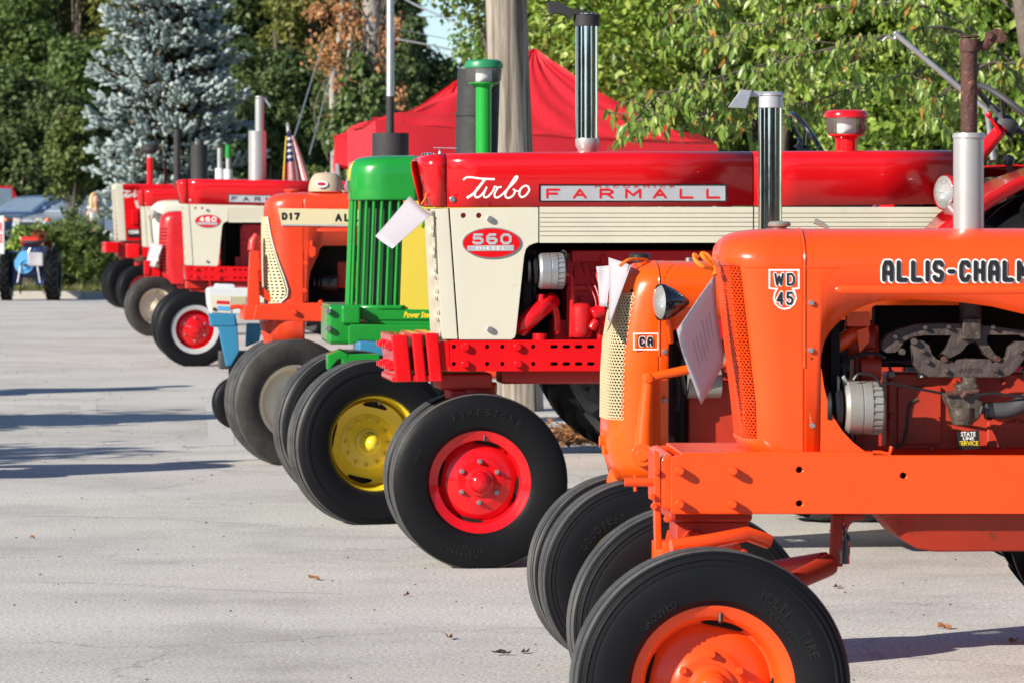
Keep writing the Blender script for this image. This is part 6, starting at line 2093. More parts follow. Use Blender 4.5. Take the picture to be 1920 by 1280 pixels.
def build_rear_blue():
    """faces away: its local x is the view direction"""
    Yd = 73.0
    root = empty('small_tractor', (at(56, 560, Yd).x, Yd, 0), 0)
    tag(root, 'small blue tractor seen from behind with red tank and light blue pulley cover', 'tractor')
    s = Yd / F
    cx = 56

    def P(px, py, y=0.0):
        return Vector(((px - cx) * s, y, CZ + (HORIZON - py) * s))
    for px0, px1 in ((0, 19), (85, 109)):
        w = (px1 - px0) * s
        c = P(.5 * (px0 + px1), 516)
        R = .47
        prof = [(R * .55, -.46 * w), (R * .75, -.52 * w), (R - .06, -.5 * w), (R - .03, -.4 * w), (R - .025, 0), (R - .03, .4 * w), (R - .06, .5 * w), (R * .75, .52 * w), (R * .55, .46 * w)]
        m = MB().lathe(prof, n=40, closed=True)
        for i in range(18):
            for sg in (-1, 1):
                a0 = 2 * PI * (i + (.5 if sg > 0 else 0)) / 18
                rings = []
                for q in range(4):
                    f = q / 3
                    a = a0 - .26 * f
                    y = sg * w * (.02 + .46 * f)
                    rings.append([((R - .04) * math.cos(a - .05), y, (R - .04) * math.sin(a - .05)), (R * math.cos(a - .03), y, R * math.sin(a - .03)), (R * math.cos(a + .03), y, R * math.sin(a + .03)), ((R - .04) * math.cos(a + .05), y, (R - .04) * math.sin(a + .05))])
                m.loft(rings)
        m.xform(Matrix.Translation((c.x, .25, R - .01)) @ Matrix.Rotation(PI / 2, 4, 'Z'))
        rim = MB().lathe([(.26, -.3 * w), (.22, -.1 * w), (.08, -.05 * w), (0, -.05 * w)], n=24)
        rim.lathe([(.26, .3 * w), (.22, .1 * w), (0, .05 * w)], n=24)
        rim.xform(Matrix.Translation((c.x, .25, R - .01)) @ Matrix.Rotation(PI / 2, 4, 'Z'))
        wh = obj('rear_wheel', rim, 'navy', root)
        obj('tyre', m, 'tyre_black', wh, smooth=32)
    add = lambda n_, m, mt, **k: obj(n_, m, mt, root, **k)
    a, b = P(22, 522), P(84, 506)
    add('rear_axle', MB().box(a.x, b.x, .12, .32, a.z, b.z), 'navy', bevel=.03)
    for px in (30, 74):
        q = P(px, 520)
        add('axle_drop', MB().box(q.x - .09, q.x + .09, .08, .30, P(px, 535).z, P(px, 500).z), 'navy', bevel=.02)
        add('drawbar_leg', MB().tube([P(px + 6, 528, .2), P(px + 6, 552, .2)], .018, 6), 'dry_leaf')
    c = P(56, 490)
    add('gearbox', MB().box(P(34, 0).x, P(78, 0).x, .0, .6, P(0, 516).z, P(0, 478).z), 'navy', bevel=.03)
    add('engine_block', MB().box(P(36, 0).x, P(74, 0).x, .5, 1.3, P(0, 510).z, P(0, 462).z), 'navy', bevel=.03)
    # pulley cover, a tear drop
    out = []
    cc, c2 = P(46, 496), P(50, 472)
    for i in range(30):
        th = 2 * PI * i / 30
        r = 17.5 * s if math.sin(th) < .25 else 17.5 * s * (1 - .35 * (math.sin(th) - .25))
        z = cc.z + r * math.sin(th) * (1 if math.sin(th) < 0 else 2.0)
        out.append((cc.x + r * math.cos(th) * (1 if math.sin(th) < .3 else .85), z))
    pc = add('pulley_cover', MB().plate(out, -.10, 0), 'light_blue', bevel=.02)
    obj('cover_ring', MB().lathe([(.10, -.11), (.085, -.125), (.07, -.11)], (cc.x + .02, 0, cc.z - .01), 'y', 24), 'light_blue', pc)
    obj('shaft', MB().cyl((cc.x + .02, -.17, cc.z - .01), (cc.x + .02, -.08, cc.z - .01), .03), 'dark_grey', pc)
    add('tank', MB().cyl((P(34, 0).x, .5, P(0, 453).z), (P(67, 0).x, .5, P(0, 453).z), .085, .085, 24), 'red_old', bevel=.008)
    add('seat_frame', MB().tube([P(50, 476, .1), P(56, 466, .1), P(62, 464, .15), P(64, 470, .15)], .012, 6).tube([P(92, 474, .2), P(98, 458, .3)], .012, 6), 'bolt_steel')
    add('seat', MB().lathe([(0, .02), (.14, .03), (.20, .07), (.21, .10), (.18, .07), (0, .04)], P(62, 462, .1), 'z', 20), 'dark_grey')
    sw = MB()
    cs = P(56, 447, .9)
    sw.tube([(cs.x + .2 * math.cos(q * PI / 12), cs.y + .1 * math.sin(q * PI / 12), cs.z + .12 * math.sin(q * PI / 12)) for q in range(25)], .014, 6, caps=False)
    sw.tube([cs, P(56, 470, .7)], .016, 6)
    add('steering_wheel', sw, 'black')
    for px in (38, 74):
        add('lever', MB().tube([P(px, 476, .3), P(px + 2, 460, .2)], .010, 6), 'bolt_steel')
    for px in (27, 80):
        add('fender', MB().box(P(px, 0).x - .10, P(px, 0).x + .10, .0, .5, P(0, 474).z, P(0, 472).z), 'navy', bevel=.01)
    add('lift_link', MB().tube([P(40, 500, -.12), P(36, 530, -.2)], .014, 6), 'bolt_steel')
    add('lift_link', MB().tube([P(72, 500, -.12), P(78, 530, -.2)], .014, 6), 'bolt_steel')
    A = P(54, 473, -.14)
    B_, C_, D_ = P(82, 474, -.14), P(83, 499, -.14), P(54, 499, -.14)
    off = Vector((root.location.x, root.location.y, 0))
    paper_sheet(None, 'paper_sign', [A + off, B_ + off, C_ + off, D_ + off], 'white paper sheet on the back of the small blue tractor', lines=0)
    return root


WD = build_wd()
CA = build_ca()
F5 = build_560()
JD = build_jd()
D17 = build_d17()
F4 = build_460()
HT = build_h()
CR = build_cream()
RC = build_red_cream()
TW = build_1206()
GT = build_garden()
RB = build_rear_blue()
# ------------------------------------------------------------------ vegetation
def lobes_tree(name, label, base, height, rad, crown_lo, mat, n, leaf, nl=26, group=None, trunk_r=.18, trunk_mat='bark', seed=1, cat='tree', squash=1.0, lobe=(.26, .42), gap=.0, stretch=1.35):
    """tapered trunk with limbs and a crown of many leaves gathered in clumps"""
    r = np.random.default_rng(seed)
    base = Vector(base)
    root = empty(name, base)
    tag(root, label, cat, group)
    ch = height - crown_lo
    cz = crown_lo + ch * .5
    C = []
    for i in range(nl):
        u = r.normal(size=3)
        u /= np.linalg.norm(u)
        f = r.uniform(.35, .80)
        z = cz + u[2] * f * ch * .5
        taper = 1.0 - .45 * max(0, (z - cz) / (ch * .5))
        C.append((u[0] * f * rad * taper, u[1] * f * rad * taper * squash, z, rad * r.uniform(*lobe)))
    m = MB()
    sway = [Vector((0, 0, -.2)), Vector((r.normal() * .05, r.normal() * .05, crown_lo * .5)), Vector((r.normal() * .12, r.normal() * .1, crown_lo)), Vector((r.normal() * .2, r.normal() * .2, cz)), Vector((r.normal() * .2, 0, height - ch * .15))]
    path = smooth_path(sway, 4)
    m.tube(path, [trunk_r * (1.15 - .95 * i / (len(path) - 1)) for i in range(len(path))], 9)
    for (x, y, z, lr) in C[::2]:
        z0 = max(crown_lo * .8, z - .35 * ch * r.uniform(.3, .8))
        k = min(len(path) - 1, int(len(path) * z0 / height))
        p0 = path[k]
        mid = p0.lerp(Vector((x, y, z)), .55) + Vector((0, 0, -.05 * ch))
        m.tube(smooth_path([p0, mid, Vector((x, y, z))], 3), [trunk_r * .42 * (1 - .85 * i / 6) for i in range(7)], 6)
    obj('trunk', m, trunk_mat, root, smooth=60)
    w = np.array([c[3] ** 2 for c in C])
    idx = r.choice(len(C), size=n, p=w / w.sum())
    u = r.normal(size=(n, 3))
    u /= np.linalg.norm(u, axis=1, keepdims=True)
    CA_ = np.array(C)
    rr = CA_[idx, 3:4] * (1 - .55 * r.random((n, 1)) ** 2.2) * (1 + .22 * r.normal(size=(n, 1)) * .6)
    P = CA_[idx, :3] + u * rr * np.array([1, 1, .8])
    N = u * .6 + r.normal(size=(n, 3)) * .45 + np.array([0, 0, .55])
    N /= np.linalg.norm(N, axis=1, keepdims=True)
    D = r.normal(size=(n, 3)) + np.array([0, 0, -.5]) + u * .4
    D -= N * np.sum(D * N, axis=1, keepdims=True)
    L = leaf * r.uniform(.6, 1.35, n)
    V, Fc = leaf_arrays(P, D, N, L * stretch, L * .9, .12, .15)
    o = np_mesh('crown', V, Fc, 3, mat, root)
    o['kind'] = 'stuff'
    return root


def woods():
    G = 'trees of the wood behind the car park'
    k = 0
    spec = [  # px of the crown centre, Y, height, radius, material, label
        (-60, 150, 15, 4.4, 'leaf_dark', 'dark wood tree at the left end of the wood'),
        (20, 142, 10.5, 3.0, 'leaf_mid', 'dark green wood tree above the parked blue cars'),
        (75, 156, 13.0, 3.6, 'leaf_dark', 'tall dark wood tree beside the blue spruce, left side'),
        (150, 150, 14.0, 3.6, 'leaf_olive', 'olive wood tree rising left of the blue spruce'),
        (60, 136, 6.5, 2.6, 'leaf_dark', 'low shaded tree at the foot of the wood, far left'),
        (160, 138, 7.5, 2.4, 'leaf_mid', 'mid green tree half hidden by the blue spruce'),
        (215, 168, 17.0, 3.8, 'leaf_yellow', 'yellowing treetop above the left flank of the blue spruce'),
        (330, 165, 16.0, 4.2, 'leaf_dark', 'dark tree straight behind the blue spruce'),
        (440, 152, 13.5, 3.6, 'leaf_dark', 'dark wood tree showing right of the blue spruce top'),
        (520, 158, 15.5, 4.0, 'leaf_mid', 'broad wood tree between the blue spruce and the vine pole'),
        (505, 140, 8.5, 2.6, 'leaf_dark', 'shaded tree above the flag'),
        (590, 148, 12.5, 3.0, 'leaf_olive', 'olive wood tree behind the brown vines'),
        (640, 160, 14.5, 2.7, 'leaf_yellow', 'yellow green tree behind the vine pole top'),
        (718, 150, 12.8, 1.7, 'leaf_dark', 'dark wood tree right of the steel light pole'),
        (770, 144, 9.4, 1.05, 'leaf_dark', 'dark wood tree beside the patch of open sky'),
        (838, 150, 7.4, 2.5, 'leaf_dark', 'low dark tree below the patch of open sky'),
        (965, 158, 9.0, 2.0, 'leaf_mid', 'wood tree behind the large timber pole'),
        (280, 140, 8.0, 2.8, 'leaf_dark', 'low dark tree at the blue spruce foot'),
        (410, 137, 6.0, 2.2, 'leaf_dark', 'low dark tree above the silver muffler'),
        (690, 139, 7.0, 2.6, 'leaf_dark', 'shaded low tree behind the ivy'),
    ]
    for px, Y, h, r, m, lab in spec:
        k += 1
        x = (px - 960) * Y / F
        lobes_tree('wood_tree', lab, (x, Y, bank_z(x, Y)), h, r, h * .06, m, 20000, .155, 40, G, .22, 'bark', 100 + k, squash=.8, lobe=(.22, .36))
    # the mass of the wood behind them
    n = 110000
    X = rng.uniform(-38, 10, n)
    Yv = rng.uniform(172, 196, n)
    H = 13 + 2.5 * np.sin(X * .55) + 1.5 * np.sin(X * 1.3 + 1)
    gap = np.clip((np.abs(X * 7500 / 184 + 960 - 842) - 45) / 40, 0, 1)
    H = H * (.36 + .64 * gap)
    Z = rng.random(n) ** .8 * H
    P = np.stack([X, Yv, Z + 3.0], 1)
    Nn = rng.normal(size=(n, 3)) * .5 + np.array([-.2, -.7, .6])
    Nn /= np.linalg.norm(Nn, axis=1, keepdims=True)
    D = rng.normal(size=(n, 3))
    D -= Nn * np.sum(D * Nn, axis=1, keepdims=True)
    L = rng.uniform(.18, .38, n)
    V, Fc = leaf_arrays(P, D, Nn, L * 1.3, L, .1, .1)
    o = np_mesh('wood_foliage', V, Fc, 3, 'leaf_dark')
    tag(o, 'dark mass of the wood behind the nearer trees', 'woods', kind='stuff')


woods()


def spruce():
    Y = 88.0
    s = Y / F
    x0 = (322 - 960) * s
    base = Vector((x0, Y, .55))
    root = empty('blue_spruce', base)
    tag(root, 'silvery blue spruce with thick needle clumps beside the parking lot', 'tree')
    H = 10.5
    obj('trunk', MB().tube([(0, 0, -.2), (0, 0, H * .5), (0.05, 0, H)], [.20, .12, .02], 10), 'bark', root)
    r = np.random.default_rng(5)
    P, D, sz = [], [], []
    P2, D2 = [], []
    br = MB()
    z = .35
    while z < H - .3:
        f = z / H
        L0 = 2.05 * (1 - f) ** .62 if f > .22 else 2.05 * (.80 + .9 * f) * (1 - .22) ** .62 / 1.0
        nb = 11 if f < .7 else 8
        a0 = r.uniform(0, 6.28)
        for k in range(nb):
            a = a0 + 2 * PI * k / nb + r.normal() * .18
            L = L0 * r.uniform(.62, 1.18)
            d = np.array([math.cos(a), math.sin(a), 0])
            sag = r.uniform(-.05, .18)
            up = r.uniform(.05, .20)
            pts = []
            for q in range(6):
                t = q / 5
                pts.append(np.array([0, 0, z]) + d * L * t + np.array([0, 0, 1]) * (L * (-sag * math.sin(t * PI * .9) + up * t * t)))
            br.tube([Vector(p) for p in pts], [.035 * (1 - .8 * q / 5) for q in range(6)], 5)
            ns = int(9 + L * 15)
            sdir = np.array([-d[1], d[0], 0])
            for q in range(ns):
                t = 1 - (r.random() ** 1.5) * .72
                i = min(4, int(t * 5))
                p = pts[i] + (pts[i + 1] - pts[i]) * (t * 5 - i)
                side = r.choice([-1, 1])
                off = r.random() * (.10 + .34 * (1 - t) + .16) * L * .55
                pp = p + sdir * side * off + d * off * .35 + np.array([0, 0, r.normal() * .035 - .04])
                dd = d * r.uniform(.5, 1.1) + sdir * side * r.uniform(.0, .9) + np.array([0, 0, r.uniform(-.15, 1.0)])
                P.append(pp); D.append(dd); sz.append(r.uniform(.13, .22))
                if r.random() < .45:
                    P.append(pp + np.array([0, 0, r.uniform(-.10, .02)])); D.append(dd + r.normal(size=3) * .7); sz.append(r.uniform(.09, .16))
            for q in range(int(10 + L * 9)):
                t = r.random() * .7
                i = min(4, int(t * 5))
                p = pts[i] + (pts[i + 1] - pts[i]) * (t * 5 - i)
                P2.append(p + r.normal(size=3) * .10); D2.append(d * .4 + r.normal(size=3))
        z += .27 + .10 * r.random()
    obj('limbs', br, 'bark', root, smooth=60)
    P, D, sz = np.array(P), np.array(D), np.array(sz)
    D /= np.linalg.norm(D, axis=1, keepdims=True)
    n = len(P)
    A = np.cross(D, np.array([.3, .2, 1.0]))
    A /= np.linalg.norm(A, axis=1, keepdims=True)
    B = np.cross(D, A)
    ringsT = [(.0, .45), (.35, 1.0), (.75, .85), (1.0, .12)]
    Vs = []
    K = 6
    for t, w in ringsT:
        for k in range(K):
            th = 2 * PI * k / K
            rad = (.036 * w * (1.0 if k % 2 == 0 else .62)) * (sz / .14)
            Vs.append(P + D * (sz * t)[:, None] + (A * math.cos(th) + B * math.sin(th)) * rad[:, None])
    V = np.stack(Vs, 1).reshape(-1, 3)
    per = len(ringsT) * K
    f = []
    for j in range(len(ringsT) - 1):
        for k in range(K):
            a, b = j * K + k, j * K + (k + 1) % K
            f.append((a, b, b + K, a + K))
    f = np.array(f)
    Fc = (np.arange(n)[:, None, None] * per + f[None]).reshape(-1, 4)
    o = np_mesh('needle_sprays', V, Fc, 4, 'needle_blue', root)
    o['kind'] = 'stuff'
    P2, D2 = np.array(P2), np.array(D2)
    N2 = rand_unit(len(P2))
    V, Fc = leaf_arrays(P2, D2, N2, np.full(len(P2), .24), np.full(len(P2), .10), .1)
    o = np_mesh('old_needles', V, Fc, 3, 'needle_old', root)
    o['kind'] = 'stuff'


spruce()


def small_tree():
    Y = 94.0
    x = (138 - 960) * Y / F
    lobes_tree('young_tree', 'slender young tree with pale green leaves left of the blue spruce', (x, Y, bank_z(x, Y)), 3.9, .72, .55, 'leaf_small_tree', 5200, .095, 26, None, .05, 'bark', 31, lobe=(.28, .45))
    lobes_tree('young_tree', 'short leafy sapling beside the flag', ((590 - 960) * 84 / F, 84, .5), 2.3, .75, .2, 'leaf_small_tree', 3600, .09, 18, None, .05, 'bark', 33, lobe=(.3, .45))


small_tree()


def shrubs():
    Y = 79.2
    s = Y / F
    x0 = (128 - 960) * s
    root = empty('pine_shrub', (x0, Y, .12))
    tag(root, 'broad dark green pine shrub behind the kerb', 'shrub')
    r = np.random.default_rng(8)
    m = MB()
    Pn, Dn = [], []
    tips = []
    for i in range(300):
        a = r.uniform(0, 2 * PI)
        q = r.random() ** .5
        ex, ey = 1.08 * q * math.cos(a), .8 * q * math.sin(a)
        top = 1.45 * math.sqrt(max(.03, 1 - (q * .96) ** 2)) * (1.0 - .10 * (ex > .5) + .08 * math.sin(ex * 5))
        z = top * r.uniform(.35, 1.0)
        tips.append((ex, ey, z))
        if i % 2 == 0:
            m.tube(smooth_path([Vector((ex * .15, ey * .15, 0)), Vector((ex * .5, ey * .5, z * .6)), Vector((ex, ey, z))], 3), [.028, .025, .02, .016, .013, .01, .007], 5)
    obj('stems', m, 'bark', root, smooth=60)
    for (ex, ey, z) in tips:
        out = np.array([ex * .6, ey * .6 - .1, .75])
        out /= np.linalg.norm(out)
        for j in range(5):
            c = np.array([ex, ey, z]) + r.normal(size=3) * np.array([.09, .09, .07])
            for q in range(15):
                d = out * r.uniform(.2, 1.0) + r.normal(size=3) * .55
                Pn.append(c); Dn.append(d)
    Pn, Dn = np.array(Pn), np.array(Dn)
    n = len(Pn)
    V, Fc = leaf_arrays(Pn, Dn, rand_unit(n), r.uniform(.10, .17, n), r.uniform(.016, .028, n), .05)
    o = np_mesh('needles', V, Fc, 3, 'needle_pine', root)
    o['kind'] = 'stuff'
    # broad-leaved shrub, orange sumac sprays
    lobes_tree('leafy_shrub', 'bright green broad-leaved shrub left of the pine shrub', ((62 - 960) * s, Y - .3, .12), 1.42, .46, .15, 'leaf_bright', 1900, .085, 14, None, .03, 'bark', 41, cat='shrub', lobe=(.35, .5))
    lobes_tree('orange_shrub', 'orange-leaved shrub in front of the pine shrub', ((84 - 960) * s, Y - .85, .12), 1.22, .22, .45, 'leaf_orange', 420, .075, 7, None, .02, 'bark', 42, cat='shrub', lobe=(.3, .45))
    # tufts of long grass at the kerb
    n = 5200
    X = rng.uniform(-11.5, 0, n)
    Yg = KY + .35 + rng.random(n) ** 1.6 * 3.5
    P = np.stack([X, Yg, np.full(n, .09)], 1)
    D = rng.normal(size=(n, 3)) * .45 + np.array([0, 0, 1])
    V, Fc = leaf_arrays(P, D, rand_unit(n), rng.uniform(.05, .22, n), np.full(n, .014), .02, .2)
    o = np_mesh('grass', V, Fc, 3, 'grass_blade')
    tag(o, 'rough grass growing behind the kerb', 'grass', kind='stuff')


shrubs()


def big_trees():
    G = 'leafy trees behind the red canopy'
    for px, Y, h, r, lo, n, m, lab, sd in ((1085, 50, 9.0, 2.05, .6, 40000, 'leaf_maple', 'leafy maple rising behind the peak of the red canopy', 51), (1420, 47, 9.5, 3.0, .3, 80000, 'leaf_bright', 'large leafy tree filling the view right of the red canopy', 52), (1850, 45, 9.0, 2.7, .3, 70000, 'leaf_bright', 'leafy tree behind the rusty exhaust pipe', 53), (1640, 54, 9.5, 3.2, .3, 40000, 'leaf_maple', 'darker leafy tree set back between the two bright ones', 54)):
        x = (px - 960) * Y / F
        lobes_tree('leafy_tree', lab, (x, Y, 0), h, r, lo, m, int(n * 1.3), .078, 90, G, .22, 'bark', sd, lobe=(.20, .32), stretch=1.25)


big_trees()


def cherry():
    """drooping-leaved tree whose branches reach in front of the others"""
    Y0 = 31.0
    base = Vector(((1985 - 960) * Y0 / F, Y0, 0))
    root = empty('cherry_tree', base)
    tag(root, 'tree with long drooping leaves, some turned orange, its branches reaching over the canopy', 'tree')
    r = np.random.default_rng(9)
    m = MB()
    m.tube(smooth_path([Vector((0, 0, -.1)), Vector((.05, 0, 1.2)), Vector((-.1, .1, 2.2)), Vector((-.3, .2, 3.6)), Vector((-.2, .3, 5.2))], 4), [.17 - .0085 * i for i in range(17)], 10)
    P, D, N = [], [], []

    def w(px, py, Y):
        return at(px, py, Y) - base
    limbs = [
        [Vector((-.1, .1, 2.3)), w(1800, 60, 30.6), w(1640, 75, 30.2), w(1480, 110, 30.0), w(1330, 150, 29.7), w(1230, 185, 29.5), w(1186, 232, 29.4)],
        [Vector((-.2, .1, 2.6)), w(1760, 20, 31.2), w(1600, 10, 31.2), w(1440, 40, 31.0), w(1330, 80, 30.8)],
        [Vector((-.1, .1, 2.4)), w(1830, 110, 30.8), w(1720, 135, 30.5), w(1600, 165, 30.4), w(1500, 200, 30.3)],
        [Vector((-.2, .2, 3.0)), w(1780, -70, 31.5), w(1560, -60, 31.6), w(1380, -20, 31.6), w(1290, 20, 31.4)],
        [Vector((-.1, .1, 2.3)), w(1880, 120, 30.6), w(1800, 150, 30.4), w(1740, 200, 30.2)],
        [w(1480, 110, 30.0), w(1420, 150, 29.8), w(1370, 195, 29.7), w(1340, 215, 29.7)],
    ]
    for li, pts in enumerate(limbs):
        path = smooth_path(pts, 6)
        n = len(path)
        m.tube(path, [.013 * (1 - .8 * i / (n - 1)) + .002 for i in range(n)], 6)
        for i in range(4, n):
            for q in range(3):
                p = path[i] + Vector(r.normal(size=3) * np.array([.02, .05, .03]))
                tw = p + Vector((r.normal() * .16, r.normal() * .22, -abs(r.normal()) * .13 + .04))
                m.tube([path[i], p.lerp(tw, .6), tw], [.006, .004, .002], 4)
                for k in range(int(r.integers(9, 16))):
                    P.append(np.array(p.lerp(tw, r.uniform(.3, 1))) + r.normal(size=3) * .02)
                    D.append(np.array([r.normal() * .42 - .1, r.normal() * .42, -1.0 + r.normal() * .25]))
                    N.append(np.array([r.normal() * .8 - .2, -1 + r.normal() * .5, .3 + r.normal() * .4]))
    # the hanging spray at the tip
    tip = w(1186, 232, 29.4)
    for k in range(20):
        P.append(np.array(tip) + r.normal(size=3) * np.array([.05, .04, .05]))
        D.append(np.array([r.normal() * .35 - .15, r.normal() * .3, -1]))
        N.append(np.array([r.normal() * .6 - .2, -1, r.normal() * .3]))
    obj('limbs', m, 'bark', root, smooth=60)
    P, D, N = np.array(P), np.array(D), np.array(N)
    N /= np.linalg.norm(N, axis=1, keepdims=True)
    n = len(P)
    L = r.uniform(.055, .125, n)
    # six-point lance-shaped leaves
    D /= np.linalg.norm(D, axis=1, keepdims=True)
    S = np.cross(D, N); S /= np.linalg.norm(S, axis=1, keepdims=True)
    N2 = np.cross(S, D)
    Lc, W = L[:, None], (L * .33)[:, None]
    V = np.stack([P, P + D * Lc * .3 + S * W * .5 + N2 * W * .16, P + D * Lc * .65 + S * W * .42 + N2 * W * .10 - N2 * Lc * .05, P + D * Lc - N2 * Lc * .14, P + D * Lc * .65 - S * W * .42 + N2 * W * .10 - N2 * Lc * .05, P + D * Lc * .3 - S * W * .5 + N2 * W * .16, P + D * Lc * .32, P + D * Lc * .66 - N2 * Lc * .05], 1).reshape(-1, 3)
    f = np.array([(0, 1, 6, 6), (0, 6, 5, 5), (1, 2, 7, 6), (6, 7, 4, 5), (2, 3, 7, 7), (7, 3, 4, 4)])
    tri = np.array([(0, 1, 6), (0, 6, 5), (1, 2, 7), (1, 7, 6), (6, 7, 4), (6, 4, 5), (2, 3, 7), (7, 3, 4)])
    Fc = (np.arange(n)[:, None, None] * 8 + tri[None]).reshape(-1, 3)
    o = np_mesh('crown', V, Fc, 3, 'leaf_cherry', root)
    o['kind'] = 'stuff'


cherry()


# ------------------------------------------------------------------ poles, wires, vines
def poles():
    Y = 31.5
    b, tp = at(978, 768, Y), at(948, 0, Y)
    d = tp - b
    d /= d.z
    root = empty('utility_pole', (b.x, Y, 0))
    tag(root, 'weathered timber utility pole standing among the tractors', 'utility pole')
    rings = []
    for i in range(20):
        z = -.3 + i * .5
        c = d * z
        rad = .172 - .0031 * z
        rings.append([(c.x + rad * (1 + .02 * math.sin(5 * a + i * .2) + .012 * math.sin(11 * a)) * math.cos(a), c.y + rad * (1 + .02 * math.sin(5 * a + i * .2)) * math.sin(a), z) for a in [2 * PI * k / 44 for k in range(44)]])
    obj('shaft', MB().loft(rings), 'pole_wood', root, smooth=60)
    # further pole wrapped in vines, steel light pole
    Y2 = 70.0
    s2 = Y2 / F
    x2 = (698 - 960) * s2
    root2 = empty('utility_pole', (x2, Y2, .0))
    tag(root2, 'distant timber pole wrapped in brown and green vines', 'utility pole')
    obj('shaft', MB().tube([(.02, 0, -.2), (0, 0, 4), (-.06, 0, 9)], [.165, .155, .14], 20), 'bark_pale', root2, smooth=60)
    r = np.random.default_rng(12)

    def vine(cx, cz, rx, rz, n, size, mat, name, sd):
        q = np.random.default_rng(sd)
        P = np.stack([cx + q.normal(size=n) * rx, q.normal(size=n) * .22 - .12, cz + q.normal(size=n) * rz], 1)
        N = q.normal(size=(n, 3)) * .6 + np.array([-.2, -.8, .4])
        N /= np.linalg.norm(N, axis=1, keepdims=True)
        D = q.normal(size=(n, 3)) * .6 + np.array([0, 0, -1])
        L = size * q.uniform(.6, 1.3, n)
        return P, D, N, L
    # (pixel x, pixel y, spread x, spread y, count)
    for mat, name, size, cl, vl in (('leaf_brown', 'dead_vine', .072, [(640, 20, 40, 22, 200), (625, 75, 32, 26, 170), (655, 50, 30, 34, 150), (612, 115, 26, 18, 110), (640, 150, 30, 32, 110), (728, 70, 14, 22, 150), (742, 45, 9, 14, 70), (720, 115, 12, 20, 80), (590, 20, 14, 14, 120), (752, 180, 10, 20, 90)], 'dry brown vine leaves hanging round the distant pole'), ('leaf_ivy', 'green_vine', .105, [(700, 165, 20, 24, 620), (688, 205, 22, 20, 520), (672, 120, 18, 20, 240), (668, 235, 22, 14, 300), (640, 215, 16, 24, 240), (625, 255, 20, 18, 200), (655, 175, 14, 30, 200)], 'green ivy growing up the distant pole')):
        PP, DD, NN, LL = [], [], [], []
        for i, (px, py, sx, sy, n) in enumerate(cl):
            c = at(px, py, Y2) - Vector((x2, Y2, 0))
            P, D, N, L = vine(c.x, c.z, sx * s2 * .62, sy * s2 * .62, n, size, mat, name, 60 + i)
            PP.append(P); DD.append(D); NN.append(N); LL.append(L)
        P, D, N, L = map(np.concatenate, (PP, DD, NN, LL))
        V, Fc = leaf_arrays(P, D, N, L * 1.2, L * .9, .15, .1)
        o = np_mesh(name, V, Fc, 3, mat)
        o.location = (x2, Y2, 0)
        tag(o, vl, 'vine', kind='stuff')
    # vine stems
    m = MB()
    for i in range(16):
        px = r.uniform(612, 745)
        pts = [at(px + r.normal() * 6, 300, Y2), at(px + r.normal() * 12, 200, Y2 - .1), at(px * .6 + 690 * .4 + r.normal() * 10, 90, Y2 - .15), at(690 + r.normal() * 30, -20, Y2)]
        m.tube(smooth_path(pts, 5), .012, 5)
    tag(obj('vine_stems', m, 'bark', None, smooth=60), 'thin bare vine stems trailing from the distant pole', 'vine', kind='stuff')
    # a bare trunk covered by the vines
    tr = MB().tube(smooth_path([at(628, 330, 74), at(628, 250, 74), at(624, 150, 74), at(640, 40, 74), at(650, -120, 74)], 4), [.09 - .003 * i for i in range(17)], 8)
    tr.tube(smooth_path([at(655, 330, 73), at(652, 150, 73), at(662, 20, 73), at(668, -100, 73)], 4), [.05 - .002 * i for i in range(13)], 7)
    rt = empty('bare_tree', at(628, 330, 74))
    rt.location.z = 0
    tag(rt, 'thin pale bare tree trunk left of the vine pole', 'tree')
    q = Vector(rt.location)
    tr.xform(Matrix.Translation(-q))
    tr.cyl((.0, 0, 0), at(628, 328, 74) - q, .10, .09, 8)
    obj('trunk', tr, 'bark_pale', rt, smooth=60)
    Y3 = 60.0
    b = at(732, 470, Y3)
    lp = empty('light_pole', (b.x, Y3, 0))
    tag(lp, 'slim grey steel light pole in front of the vines', 'light pole')
    obj('shaft', MB().tube([(0, 0, 0), (0, 0, 5), (0, 0, 8)], [.062, .055, .045], 16), 'galvanised', lp)
    obj('base_plate', MB().box(-.14, .14, -.14, .14, 0, .04), 'galvanised', lp)
    obj('arm', MB().tube(smooth_path([Vector((0, 0, 7.9)), Vector((.3, 0, 8.2)), Vector((1.2, 0, 8.3))]), .03, 8), 'galvanised', lp)
    obj('lamp', MB().box(1.1, 1.6, -.1, .1, 8.22, 8.34), 'galvanised', lp, bevel=.03)
    # wires and guys
    G = 'overhead wires'
    for lab, pts, rad, mat in (
        ('pale overhead wire running down to the right from the distant pole', [at(700, -40, 70), at(770, 5, 68), at(830, 32, 66), at(885, 56, 64), at(1000, 100, 60)], .016, 'galvanised'),
        ('lower pale wire running right from the light pole', [at(733, 72, 60), at(790, 82, 60), at(862, 98, 60), at(960, 130, 60)], .014, 'galvanised'),
        ('thin dark wire crossing the sky gap', [at(700, 30, 72), at(810, 32, 72), at(900, 30, 72)], .006, 'dark_grey'),
        ('thin guy wire slanting down left of the vines', [at(612, 60, 70), at(580, 165, 68), at(546, 275, 66)], .010, 'galvanised'),
        ('second guy wire slanting down behind the flag', [at(625, 120, 70), at(602, 210, 68), at(580, 290, 66)], .010, 'galvanised'),
        ('thin wire across the dark trees right of the light pole', [at(733, 52, 60), at(800, 66, 62), at(870, 80, 64)], .006, 'galvanised')):
        o = obj('wire', MB().tube(smooth_path(pts, 4), rad, 6), mat)
        tag(o, lab, 'wire', G)


poles()


